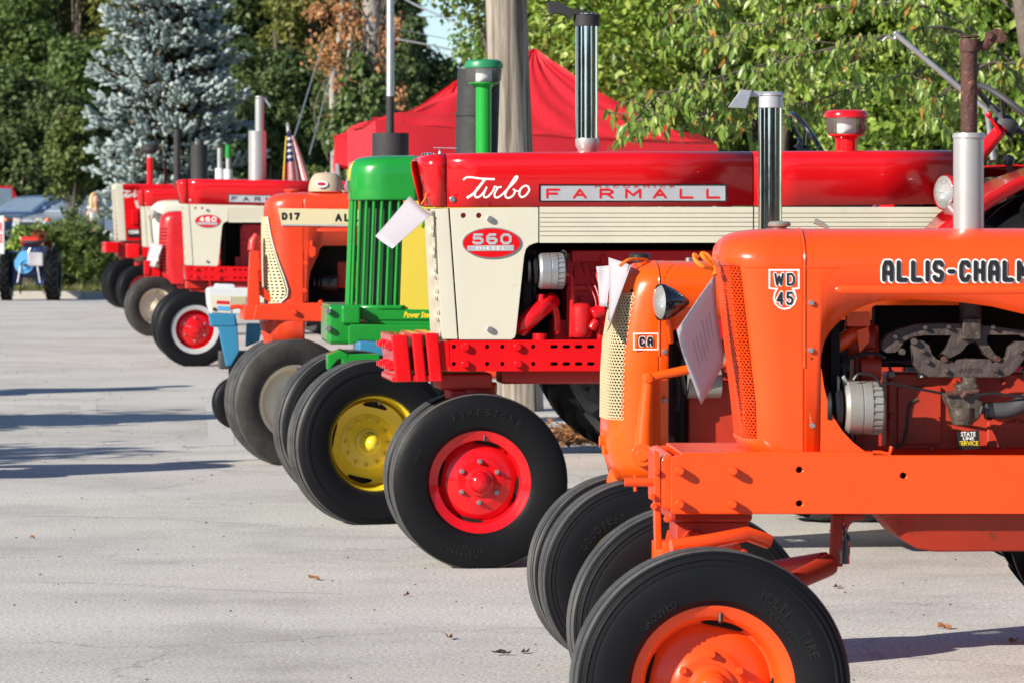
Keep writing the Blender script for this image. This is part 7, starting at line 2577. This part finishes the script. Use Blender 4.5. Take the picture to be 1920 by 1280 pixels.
# ------------------------------------------------------------------ red canopy tents
def tent(name, label, corners, peak, val, mat='tent_cloth', group=None):
    """corners: near left, near right, far right, far left at the eave; peak above"""
    A, B, C_, D_ = [Vector(c) for c in corners]
    K = Vector(peak)
    o = (A + B + C_ + D_) / 4
    o.z = 0
    root = empty(name, o)
    tag(root, label, 'canopy tent', group)
    cs = [A, B, C_, D_]
    m = MB()
    N = 28
    for i in range(4):
        p, q = cs[i] - o, cs[(i + 1) % 4] - o
        k = K - o

        def fn(u, v):
            e = p.lerp(q, u)
            x = e.lerp(k, v)
            x.z -= .22 * math.sin(PI * v) * .55 + .05 * math.sin(PI * u) * (1 - v)
            n = (q - p).cross(k - p).normalized()
            return x + n * (.016 * math.sin(u * 23 + v * 4) * (1 - v) * v * 2.5 + .035 * math.sin(v * 17 + u * 2) * (1 - v) ** 2 + .012 * math.sin(u * 41 + v * 13))
        mm = MB().grid(fn, [j / N for j in range(N + 1)], [j / N for j in range(N)] + [.995])
        obj('roof_panel', mm, mat, root, smooth=60)

        def fv(u, v):
            e = p.lerp(q, u)
            n = Vector((q.y - p.y, -(q.x - p.x), 0)).normalized()
            return e + Vector((0, 0, -val * v - .05 * math.sin(PI * u) - (.035 * (math.sin(u * PI * 9) ** 2) if v == 1 else 0))) + n * (.025 * math.sin(u * 17) * v + .004)
        obj('valance', MB().grid(fv, [j / 40 for j in range(41)], [0, .33, .66, 1]), mat, root, smooth=60)
        obj('leg', MB().box(-.02, .02, -.02, .02, 0, p.z - .01).xform(Matrix.Translation((p.x * .985, p.y * .985, 0))), 'galvanised', root)
        obj('eave_bar', MB().tube([p * .985 + Vector((0, 0, -.03)), q * .985 + Vector((0, 0, -.03))], .015, 6), 'galvanised', root)
        obj('ridge_bar', MB().tube([p * .985 + Vector((0, 0, -.10)), k * .99 + Vector((0, 0, -.20))], .015, 6), 'galvanised', root)
    return root


def tents():
    A, B = at(704, 226, 41.0), at(1345, 272, 42.5)
    D_ = at(652, 243, 44.6)
    C_ = B + (D_ - A)
    K = at(1002, 92, 43.2)
    tent('canopy_tent', 'large red canopy tent with pointed roof behind the tractors', [A, B, C_, D_], K, .34)
    A, B = at(628, 258, 46.5), at(760, 262, 47.5)
    D_ = at(618, 266, 48.6)
    B = A + Vector((3.0, .5, .0))
    D_ = A + Vector((-.12, 3.0, 0))
    C_ = B + (D_ - A)
    K = (A + C_) / 2 + Vector((0, 0, .75))
    tent('canopy_tent', 'lower red canopy tent showing left of the large one', [A, B, C_, D_], K, .30)


tents()


def trees_behind():
    """unseen foliage ring added behind and beside the camera to darken chrome reflections and the low sky"""
    n = 42000
    a = rng.uniform(-.35, PI + .35, n)                     # the half circle behind the lens
    rad = 75 + rng.normal(size=n) * 4
    hgt = 10 + 2.2 * np.sin(a * 9) + 1.5 * np.sin(a * 23 + 1)
    hgt = hgt * (1 - .80 * np.exp(-((a - 1.35) / .40) ** 2) - .75 * np.exp(-((a - .40) / .16) ** 2) - .75 * np.exp(-((a - 2.5) / .18) ** 2))  # dips in height let bright sky stripes into the reflections
    z = rng.random(n) ** .8 * hgt
    P = np.stack([rad * np.cos(a + PI), 5 + rad * np.sin(a + PI), z], 1)
    inward = np.stack([-np.cos(a + PI), -np.sin(a + PI), np.zeros(n)], 1)
    N = inward + rng.normal(size=(n, 3)) * .5 + np.array([0, 0, .4])
    N /= np.linalg.norm(N, axis=1, keepdims=True)
    D = rng.normal(size=(n, 3))
    D -= N * np.sum(D * N, axis=1, keepdims=True)
    L = rng.uniform(.6, 1.3, n)
    V, Fc = leaf_arrays(P, D, N, L * 1.3, L, .1, .1)
    o = np_mesh('wood_foliage', V, Fc, 3, 'leaf_grey')
    tag(o, 'unseen foliage ring added behind the viewer to darken chrome reflections', 'woods', kind='stuff')


trees_behind()


def trees_right():
    """the same belt of trees carries on to the right of the picture"""
    n = 26000
    X = rng.uniform(9, 46, n)
    H = 7.5 + 1.5 * np.sin(X * .9) + np.sin(X * 2.3)
    Z = rng.random(n) ** .85 * H
    P = np.stack([X, 52 + rng.normal(size=n) * 1.8 + np.sin(X * 1.7), Z], 1)
    N = rng.normal(size=(n, 3)) * .6 + np.array([-.3, -.7, .6])
    N /= np.linalg.norm(N, axis=1, keepdims=True)
    D = rng.normal(size=(n, 3))
    D -= N * np.sum(D * N, axis=1, keepdims=True)
    L = rng.uniform(.14, .34, n)
    V, Fc = leaf_arrays(P, D, N, L * 1.3, L, .1, .1)
    tag(np_mesh('wood_foliage', V, Fc, 3, 'leaf_bright'), 'belt of leafy trees carrying on past the right picture edge', 'woods', kind='stuff')


trees_right()
for x_, y_, h_, lab_, sd_ in ((-9.3, 25.6, 4.6, 'thin unseen tree added left of the picture to cast shade on the lane', 71), (-9.0, 21.0, 4.2, 'smaller unseen tree added nearer the viewer to cast shade on the lane', 72)):  # sparse crowns added out of view to cast dappled shade
    lobes_tree('shadow_tree', lab_, (x_, y_, 0), h_, 1.5, 1.5, 'leaf_mid', 1500, .13, 16, 'unseen trees added to shade the lane', .07, 'bark', sd_, lobe=(.3, .5))
# ------------------------------------------------------------------ cars, person, flag, small things
def car(label, px, Y, yaw, paint_, group, h=1.45, L=4.6, W=1.8, kind='sedan'):
    x = (px - 960) * Y / F
    root = empty('parked_car', (x, Y, bank_z(x, min(Y, 127)) + .02), R_(yaw))
    tag(root, label, 'car', group)
    # local: front at -x
    if kind == 'sedan':
        body = [(-L / 2, .35), (-L / 2 + .02, .62), (-L / 2 + .15, .72), (-L / 2 + 1.25, .92), (L / 2 - .9, .96), (L / 2 - .05, .92), (L / 2, .6), (L / 2 - .03, .35)]
        cab = [(-L / 2 + 1.05, .90), (-L / 2 + 1.95, h - .05), (-L / 2 + 2.3, h), (L / 2 - 1.5, h - .02), (L / 2 - .55, .94)]
    else:
        body = [(-L / 2, .4), (-L / 2 + .02, .85), (-L / 2 + .12, 1.0), (-L / 2 + 1.15, 1.08), (L / 2 - .1, 1.08), (L / 2, .95), (L / 2 - .02, .4)]
        cab = [(-L / 2 + 1.0, 1.06), (-L / 2 + 1.65, h - .04), (-L / 2 + 1.9, h), (L / 2 - .35, h - .02), (L / 2 - .05, 1.06)]

    def shell(out, w0, w1):
        m = MB()
        n = len(out)
        zs = [z for _, z in out]
        lo, hi = min(zs), max(zs)
        ww = lambda z: w0 + (w1 - w0) * (z - lo) / (hi - lo)
        return m.loft([[(x_, -ww(z), z) for x_, z in out], [(x_, ww(z), z) for x_, z in out]])
    b = obj('body', shell(body, W / 2, W / 2 - .06), paint_, root, bevel=.05)
    obj('cabin', shell(cab, W / 2 - .08, W / 2 - .28), paint_, root, bevel=.04)
    # glass set 4 mm proud of the cabin
    wi = W / 2
    gl = lambda n_, pts: obj(n_, MB().quad_box(pts), 'car_glass', root, smooth=0)
    a0, a1 = Vector((cab[0][0], 0, cab[0][1])), Vector((cab[1][0], 0, cab[1][1]))
    n_ = Vector((-(a1.z - a0.z), 0, a1.x - a0.x)).normalized() * .012
    p, q = a0.lerp(a1, .12), a0.lerp(a1, .90)
    gl('windscreen', [p + Vector((0, -wi + .20, 0)), p + Vector((0, wi - .20, 0)), q + Vector((0, wi - .36, 0)), q + Vector((0, -wi + .36, 0))] + [v + n_ for v in (p + Vector((0, -wi + .20, 0)), p + Vector((0, wi - .20, 0)), q + Vector((0, wi - .36, 0)), q + Vector((0, -wi + .36, 0)))])
    z0, z1 = cab[0][1] + .06, h - .10
    f = lambda z: (wi - .08) + (-.20) * (z - cab[0][1]) / (h - cab[0][1])
    for sgn in (-1, 1):
        for xa, xb, xc, xd in ((cab[0][0] + .35, -.02, -.02, cab[1][0] + .12), (.06, cab[-1][0] - .35, cab[-2][0] - .05, .06)):
            o_ = Vector((0, sgn * .012, 0))
            pts = [Vector((xa, sgn * f(z0), z0)), Vector((xb, sgn * f(z0), z0)), Vector((xc, sgn * f(z1), z1)), Vector((xd, sgn * f(z1), z1))]
            gl('side_window', pts + [v + o_ for v in pts])
    for sgn in (-1, 1):
        for xw in (-L / 2 + .85, L / 2 - .85):
            w = obj('wheel', MB().lathe([(0, -.09), (.16, -.09), (.20, -.11), (.20, .09), (0, .09)], (xw, sgn * (W / 2 - .08), .32), 'y', 24), 'alloy', root)
            obj('tyre', MB().lathe([(.20, -.10), (.30, -.10), (.325, -.07), (.325, .07), (.30, .10), (.20, .10)], (xw, sgn * (W / 2 - .08), .32), 'y', 28, True), 'tyre_black', w)
        hl = obj('headlight', MB().box(-L / 2 - .015, -L / 2 + .22, sgn * (W / 2 - .30) - .18, sgn * (W / 2 - .30) + .20, .60, .74), 'lamp_glass', root, bevel=.03)
        obj('indicator', MB().box(-L / 2 + .10, -L / 2 + .24, sgn * (W / 2 - .06) - .05, sgn * (W / 2 - .06) + .055, .64, .73), 'twine', hl)
        obj('mirror', MB().box(-.75, -.60, sgn * (W / 2 + .02) - .09, sgn * (W / 2 + .02) + .09, .98, 1.10), paint_, root, bevel=.03)
    obj('grille', MB().box(-L / 2 - .01, -L / 2 + .05, -.45, .45, .42, .62), 'black', root)
    obj('bumper', MB().box(-L / 2 - .06, -L / 2 + .1, -W / 2 + .04, W / 2 - .04, .28, .42), paint_, root, bevel=.04)
    return root


G = 'cars parked beyond the shrubs'
car('dark blue car with a pale headlight beside the leafy shrub', 88, 121, 42, 'car_blue', G, h=1.44, L=4.4)
car('blue car half hidden behind the nearer dark blue one', 62, 127, 38, 'car_blue', G, h=1.46, L=4.4)
car('silver car with pale blue windscreen behind the pine shrub', 172, 119, 40, 'car_silver', G, h=1.44, L=4.5)
car('silver van behind the standing person', 285, 128, 30, 'car_silver', G, h=1.8, L=4.6, kind='van')
car('red van at the left end of the parked cars', -85, 134, 20, 'car_red', G, h=1.85, L=4.4, kind='van')
car('dark car in the second row above the blue ones', 130, 135, 36, 'car_blue', G, h=1.5, L=4.4)


def person():
    Y = 84.0
    s = Y / F
    x = (180 - 960) * s
    zg = bank_z(x, Y)
    root = empty('person', (x, Y, zg), R_(40))
    tag(root, 'person with blonde hair in a white sleeveless top walking behind the pine shrub', 'person')
    J = {'pel': (0, 0, .88, .125), 'chest': (0, 0, 1.18, .135), 'neck': (0, -.005, 1.36, .055), 'head0': (0, -.01, 1.44, .075), 'head1': (0, -.02, 1.54, .09), 'head2': (0, -.01, 1.62, .06), 'shl': (-.17, 0, 1.30, .052), 'ell': (-.21, .02, 1.04, .040), 'wrl': (-.20, -.06, .82, .028), 'hal': (-.20, -.08, .74, .032), 'shr': (.17, 0, 1.30, .052), 'elr': (.21, .04, 1.05, .040), 'wrr': (.20, .0, .82, .028), 'har': (.20, -.02, .74, .032), 'hil': (-.09, 0, .80, .095), 'knl': (-.10, -.08, .46, .060), 'anl': (-.10, .03, .09, .042), 'tol': (-.10, -.12, .035, .038), 'hir': (.09, 0, .80, .095), 'knr': (.10, .02, .46, .060), 'anr': (.10, .16, .10, .042), 'tor': (.10, .02, .035, .038)}
    E = [('pel', 'chest'), ('chest', 'neck'), ('neck', 'head0'), ('head0', 'head1'), ('head1', 'head2'), ('chest', 'shl'), ('shl', 'ell'), ('ell', 'wrl'), ('wrl', 'hal'), ('chest', 'shr'), ('shr', 'elr'), ('elr', 'wrr'), ('wrr', 'har'), ('pel', 'hil'), ('hil', 'knl'), ('knl', 'anl'), ('anl', 'tol'), ('pel', 'hir'), ('hir', 'knr'), ('knr', 'anr'), ('anr', 'tor')]

    def skin(name, keys, edges, grow, mat, parent):
        me = bpy.data.meshes.new(name)
        ix = {k: i for i, k in enumerate(keys)}
        me.from_pydata([J[k][:3] for k in keys], [(ix[a], ix[b]) for a, b in edges], [])
        o = bpy.data.objects.new(name, me)
        COL.objects.link(o)
        o.parent = parent
        sk = o.modifiers.new('skin', 'SKIN')
        sk.use_smooth_shade = True
        for k, i in ix.items():
            me.skin_vertices[0].data[i].radius = (J[k][3] + grow, J[k][3] * .85 + grow)
        me.skin_vertices[0].data[0].use_root = True
        ss = o.modifiers.new('smooth', 'SUBSURF')
        ss.levels = ss.render_levels = 2
        me.materials.append(MATS[mat])
        return o
    body = skin('body', list(J), E, 0, 'skin', root)
    skin('top', ['pel', 'chest', 'shl', 'shr'], [('pel', 'chest'), ('chest', 'shl'), ('chest', 'shr')], .022, 'white', root)
    skin('trousers', ['pel', 'hil', 'knl', 'anl', 'hir', 'knr', 'anr'], [('pel', 'hil'), ('hil', 'knl'), ('knl', 'anl'), ('pel', 'hir'), ('hir', 'knr'), ('knr', 'anr')], .016, 'white', root)
    h = MB()
    for i in range(9):
        f = i / 8
    h.loft([[(.118 * w * math.cos(a), .02 + .118 * w * math.sin(a) * (1 if math.sin(a) > -.2 else .35), z) for a in [2 * PI * q / 20 for q in range(20)]] for z, w in ((1.34, .95), (1.42, 1.08), (1.52, 1.08), (1.60, .98), (1.66, .70), (1.695, .25))])
    obj('hair', h, 'hair_blonde', root, smooth=60)
    f = MB()
    for sx in (-.03, .03):
        f.lathe([(0, -.004), (.010, 0), (0, .004)], (sx, -.105, 1.545), 'y', 10)
    f.box(-.025, .025, -.104, -.098, 1.478, 1.488)
    obj('face', f, 'trousers', root)
    obj('nose', MB().loft([[(-.010, -.10, 1.54), (.010, -.10, 1.54), (.014, -.10, 1.505), (-.014, -.10, 1.505)], [(-.004, -.112, 1.535), (.004, -.112, 1.535), (.007, -.122, 1.51), (-.007, -.122, 1.51)]]), 'skin', root)


person()


def flag():
    Y = 45.5
    s = Y / F
    b = at(552, 470, Y)
    root = empty('flag', (b.x, Y, 0))
    tag(root, 'furled flag with stars and red and white stripes on a silver pole', 'flag')
    o = Vector((b.x, Y, 0))
    W = lambda px, py, y=0: at(px, py, Y) - o + Vector((0, y, 0))
    obj('pole', MB().tube([Vector((0, 0, 0)), W(551, 345), W(540, 236)], [.022, .022, .022], 10), 'galvanised', root)
    obj('finial', MB().lathe([(0, -.02), (.028, 0), (0, .03)], W(539.5, 234), 'z', 10), 'galvanised', root)

    def fn(u, v):
        # u across the folds, v down from the top
        wide = 3 + 27 * v ** .8
        px = 542 + 6 * v - wide * .62 + (u * 1.0) * wide * 1.9 + 3.0 * math.sin(u * 9 + 1) * v
        py = 246 + 98 * v - 8 * math.sin(u * PI) * v + 6 * u * v
        return W(px, py, -.06 + .05 * math.sin(u * 14) * (.4 + v))
    us = [i / 28 for i in range(29)]
    obj('canton', MB().grid(fn, us[:15], [i / 14 * .62 for i in range(15)]), 'flag_blue', root, smooth=60, solid=.002)
    st = MB()
    for i in range(5):
        for j in range(4):
            u, v = .06 + .085 * i + (.04 if j % 2 else 0), .16 + .12 * j
            p = Vector(fn(u, v)) + Vector((0, -.012, 0))
            r = .020
            k = len(st.v)
            for q in range(10):
                rr = r if q % 2 == 0 else r * .42
                st.v.append(p + Vector((rr * math.sin(2 * PI * q / 10), -.0004 * i, rr * math.cos(2 * PI * q / 10))))
            st.f.append(tuple(range(k, k + 10)))
    obj('star', st, 'flag_white', root, smooth=0)
    for i in range(7):
        a, b_ = 14 + i * 2, 16 + i * 2
        obj('stripe', MB().grid(fn, us[a:b_ + 1], [.10 + q / 14 * .90 for q in range(15)]), 'flag_red' if i % 2 else 'flag_white', root, smooth=60, solid=.002)
    for i in range(5):
        a, b_ = i * 3, min(14, i * 3 + 3)
        obj('stripe', MB().grid(fn, us[a:b_ + 1], [.62 + q / 8 * .38 for q in range(9)]), 'flag_white' if i % 2 else 'flag_red', root, smooth=60, solid=.002)
    obj('fringe', MB().tube([Vector(fn(0, q / 10)) for q in range(1, 11)], .010, 5), 'gold_fringe', root)


flag()


def cap():
    t = D17
    c = t.o + t.ex * t.x(612, -.1) + t.ey * (-.08)
    c.z = t.z(361, -.1) + .004
    root = empty('baseball_cap', c, R_(7))
    tag(root, 'tan baseball cap with an oval badge lying on the orange hood', 'cap')
    m = MB()
    rings = []
    for i in range(8):
        f = i / 7
        rr = .098 * math.cos(f * PI / 2 * .97) ** .55
        rings.append([(rr * 1.12 * math.cos(a), rr * math.sin(a), .118 * math.sin(f * PI / 2)) for a in [2 * PI * q / 24 for q in range(24)]])
    m.loft(rings, cap0=False)
    cr = obj('crown', m, 'cap_cloth', root, smooth=60)
    obj('button', MB().lathe([(0, .008), (.009, .004), (.009, 0)], (0, 0, .118), 'z', 10), 'cap_cloth', cr)
    br = MB()
    br.loft([[(.09 + .075 * math.cos(a) * math.cos(a * .0) * f, .088 * math.sin(a), .006 - .012 * f) for a in np.linspace(-1.45, 1.45, 15)] for f in (0, .5, 1.0)], closed=False, cap0=False, cap1=False)
    obj('brim', br, 'cap_cloth', root, solid=.004)
    bd = obj('badge', MB().plate(circ(0, 0, .040, 20, .024), -.003, 0).xform(Matrix.Translation((-.035, -.098, .045)) @ Matrix.Rotation(R_(-14), 4, 'X')), 'white', root, smooth=0)
    obj('badge_mark', MB().plate(circ(0, 0, .026, 16, .010), -.0045, -.003).xform(Matrix.Translation((-.035, -.098, .045)) @ Matrix.Rotation(R_(-14), 4, 'X')), 'car_red', bd, smooth=0)


cap()


def sheets():
    t = F5
    Wp = lambda t_, px, py, lat: t_.o + t_.ex * t_.p(px, py, lat)[0] + t_.ey * lat + Vector((0, 0, t_.p(px, py, lat)[1]))
    a = paper_sheet(None, 'paper_sign', [Wp(t, 768, 368, -.10), Wp(t, 807, 399, -.27), Wp(t, 738, 471, -.33), Wp(t, 700, 437, -.18)], 'blank white paper sheet hung from the nose of the large red and cream tractor')
    obj('twine', MB().tube([Wp(t, 790, 384, -.2) - a.location, Wp(t, 798, 372, -.2) - a.location, Wp(t, 800, 352, -.15) - a.location], .004, 5), 'twine', a)
    t = CA
    a = paper_sheet(None, 'paper_sign', [Wp(t, 1141, 483, -.02), Wp(t, 1175, 497, -.16), Wp(t, 1147, 627, -.20), Wp(t, 1126, 597, -.06)], 'bright curled paper sheet hung over the cream mesh grille', curl=.03)
    obj('twine', MB().tube(smooth_path([Wp(t, 1162, 499, -.14) - a.location, Wp(t, 1180, 487, -.12) - a.location, Wp(t, 1205, 486, -.08) - a.location, Wp(t, 1214, 488, -.05) - a.location]), .0055, 6), 'twine', a)
    paper_sheet(None, 'paper_sign', [Wp(t, 1118, 500, .06), Wp(t, 1144, 496, .02), Wp(t, 1142, 576, .0), Wp(t, 1118, 574, .05)], 'smaller white paper sheet behind the curled one on the cream mesh grille')
    t = WD
    a = paper_sheet(None, 'paper_sign', [Wp(t, 1341, 514, -.12), Wp(t, 1364, 675, -.11), Wp(t, 1310, 758, -.20), Wp(t, 1276, 619, -.26)], 'large printed paper sheet in a sleeve hung from the nearest orange nose', lines=6, curl=.012)
    q = lambda px, py, lat: Wp(t, px, py, lat) - a.location
    obj('twine', MB().tube(smooth_path([q(1341, 516, -.14), q(1338, 498, -.12), q(1328, 480, -.12), q(1316, 476, -.12), q(1322, 486, -.13), q(1340, 500, -.12)]), .006, 6).tube(smooth_path([q(1340, 505, -.12), q(1318, 500, -.15), q(1304, 488, -.14), q(1302, 478, -.13), q(1309, 484, -.13)]), .006, 6), 'twine', a)
    t = HT
    paper_sheet(None, 'paper_sign', [Wp(t, 283, 455, -.1), Wp(t, 304, 460, -.24), Wp(t, 291, 502, -.28), Wp(t, 271, 496, -.12)], 'white paper sheet hung on the older red rounded nose')


sheets()


def ground_bits():
    G1 = 'dry leaves lying on the asphalt'
    for px, py, sz, lab in ((590, 1087, .06, 'small brown leaf on the open asphalt left of the big red wheel'), (842, 1198, .055, 'small brown leaf on the asphalt below the big red wheel'), (940, 1228, .07, 'dark clod of dirt and leaf left of the front black tyres'), (1770, 1178, .06, 'brown leaf lying at the edge of the shadow on the right'), (1570, 1102, .07, 'pale orange leaf behind the nearest tyre'), (1900, 1207, .07, 'pale leaf by the right picture edge'), (985, 1224, .05, 'dark crumb of leaf nearest the front black tyres'), (762, 1118, .03, 'tiny leaf below the big red wheel'), (60, 1010, .03, 'tiny pale leaf far left on the asphalt')):
        p = ground_at(px, py)
        r = np.random.default_rng(int(px))
        m = MB()
        n = 9
        c = len(m.v)
        m.v.append(Vector((0, 0, .008)))
        for i in range(n):
            a = 2 * PI * i / n
            rr = sz * .62 * (.55 + .45 * r.random()) * (1 if abs(math.cos(a)) > .4 else .5)
            m.v.append(Vector((rr * math.cos(a), rr * math.sin(a) * .6, .003 + .022 * r.random())))
        for i in range(n):
            m.f.append((c, c + 1 + i, c + 1 + (i + 1) % n))
        o = obj('fallen_leaf', m, 'grease_brown' if 'dark' in lab else 'dry_leaf', None, smooth=0)
        o.location = (p.x, p.y, 0)
        o.rotation_euler = (0, 0, r.uniform(0, 6))
        tag(o, lab, 'fallen leaf', G1, kind='thing')
    # scattered grit
    n = 700
    Y = 10 + rng.random(n) ** .8 * 34
    X = (rng.random(n) - .5) * Y * .27
    sz = rng.uniform(.0012, .0045, n) * (1 + Y / 22)
    V = np.zeros((n, 5, 3))
    for k in range(4):
        a = 2 * PI * k / 4 + rng.random(n)
        V[:, k] = np.stack([X + sz * np.cos(a), Y + sz * np.sin(a), np.full(n, .001)], 1)
    V[:, 4] = np.stack([X, Y, sz * .8], 1)
    f = np.array([(0, 1, 4), (1, 2, 4), (2, 3, 4), (3, 0, 4)])
    Fc = (np.arange(n)[:, None, None] * 5 + f[None]).reshape(-1, 3)
    o = np_mesh('grit', V.reshape(-1, 3), Fc, 3, 'dark_grey')
    tag(o, 'dark grit scattered over the asphalt', 'grit', kind='stuff')
    # swept heap of leaves and dirt by the pole
    c = ground_at(1085, 822)
    n = 900
    P = np.stack([c.x + rng.normal(size=n) * .17, c.y + rng.normal(size=n) * .45, np.abs(rng.normal(size=n)) * .035 + .006], 1)
    V, Fc = leaf_arrays(P, rng.normal(size=(n, 3)) * np.array([1, 1, .35]), rand_unit(n) * .5 + np.array([0, 0, .8]), rng.uniform(.03, .09, n), rng.uniform(.02, .06, n), .2)
    o = np_mesh('leaf_litter', V, Fc, 3, 'leaf_brown')
    tag(o, 'low heap of dry leaves and dirt beside the timber pole', 'leaf litter', kind='stuff')
    # sealed seams across the paving
    for pts in ([(40, 866), (260, 872), (420, 880), (560, 888)], [(40, 966), (200, 968), (340, 974), (520, 984)], [(60, 1089), (240, 1094), (420, 1104), (640, 1112)], [(0, 806), (160, 812), (300, 822), (400, 828)]):
        P = smooth_path([ground_at(a, b) for a, b in pts], 12)
        m = MB()
        q = random.Random(len(P) + int(pts[0][1]))
        for p in P:
            w_ = .012 + .022 * q.random()
            j = .015 * (q.random() - .5)
            m.v += [Vector((p.x, p.y + j - w_, .0012)), Vector((p.x, p.y + j + w_, .0012))]
        for i in range(len(P) - 1):
            if q.random() < .97:
                m.f.append((2 * i, 2 * i + 2, 2 * i + 3, 2 * i + 1))
        struct(obj('pavement_seam', m, 'worn_paint', smooth=0))
    # worn paint patches
    for px0, py0, px1, py1, lab in ((155, 752, 186, 800, 'left'), (392, 752, 440, 835, 'right')):
        pts = [ground_at(a, b) for a, b in ((px0, py1), (px1, py1), (px1 - 6, py0), (px0 - 6, py0))]
        m = MB()
        m.v = [Vector((p.x, p.y, .0016)) for p in pts]
        m.f = [(0, 1, 2, 3)]
        struct(obj('road_marking', m, 'worn_paint', smooth=0))


m_, nt_, out_ = new_mat('worn_paint')
p_ = node(nt_, 'ShaderNodeBsdfPrincipled')
n_ = noise_node(nt_, 14, 5, .7, coords(nt_))
r_ = ramp(nt_, n_.outputs[0], [(.42, (.485, .475, .46)), (.68, (.575, .565, .55))])
nt_.links.new(r_.outputs[0], p_.inputs['Base Color'])
p_.inputs['Roughness'].default_value = .9
nt_.links.new(p_.outputs[0], out_.inputs[0])
ground_bits()

# tractor copies added out of view on the left to cast the shadows across the asphalt
for src, loc, yaw, lab in ((F5, (-4.95, 28.4, 0), 183, 'unseen red and cream tractor copy added on the left to cast shadows'), (D17, (-4.5, 22.4, 0), 186, 'unseen orange tractor copy added on the left to cast shadows'), (JD, (-6.1, 33.2, 0), 184, 'unseen green tractor copy added on the left to cast shadows')):
    c = copy_tree(src.root)
    c.location = loc
    c.rotation_euler = (0, 0, R_(yaw))
    c['label'] = lab
    c['group'] = 'unseen tractor copies added to cast shadows'

# grey board at the left edge
b = at(2, 440, 70)
rt = empty('notice_board', (b.x, 70, 0))
tag(rt, 'pale grey board with red letters cut by the left picture edge', 'notice board')
bd = obj('board', MB().box(-.30, .055, -.015, .015, .88, 1.55), 'white', rt, bevel=.004)
obj('lettering', MB().text('TR', (-.09, 1.28, .03, 1.42), -.017, .001, off=.03).text('CE', (-.09, 1.08, .03, 1.22), -.017, .001, off=.03), 'red_lettering', bd, smooth=0)
obj('post', MB().box(-.14, -.10, .016, .05, 0, 1.5), 'galvanised', rt)
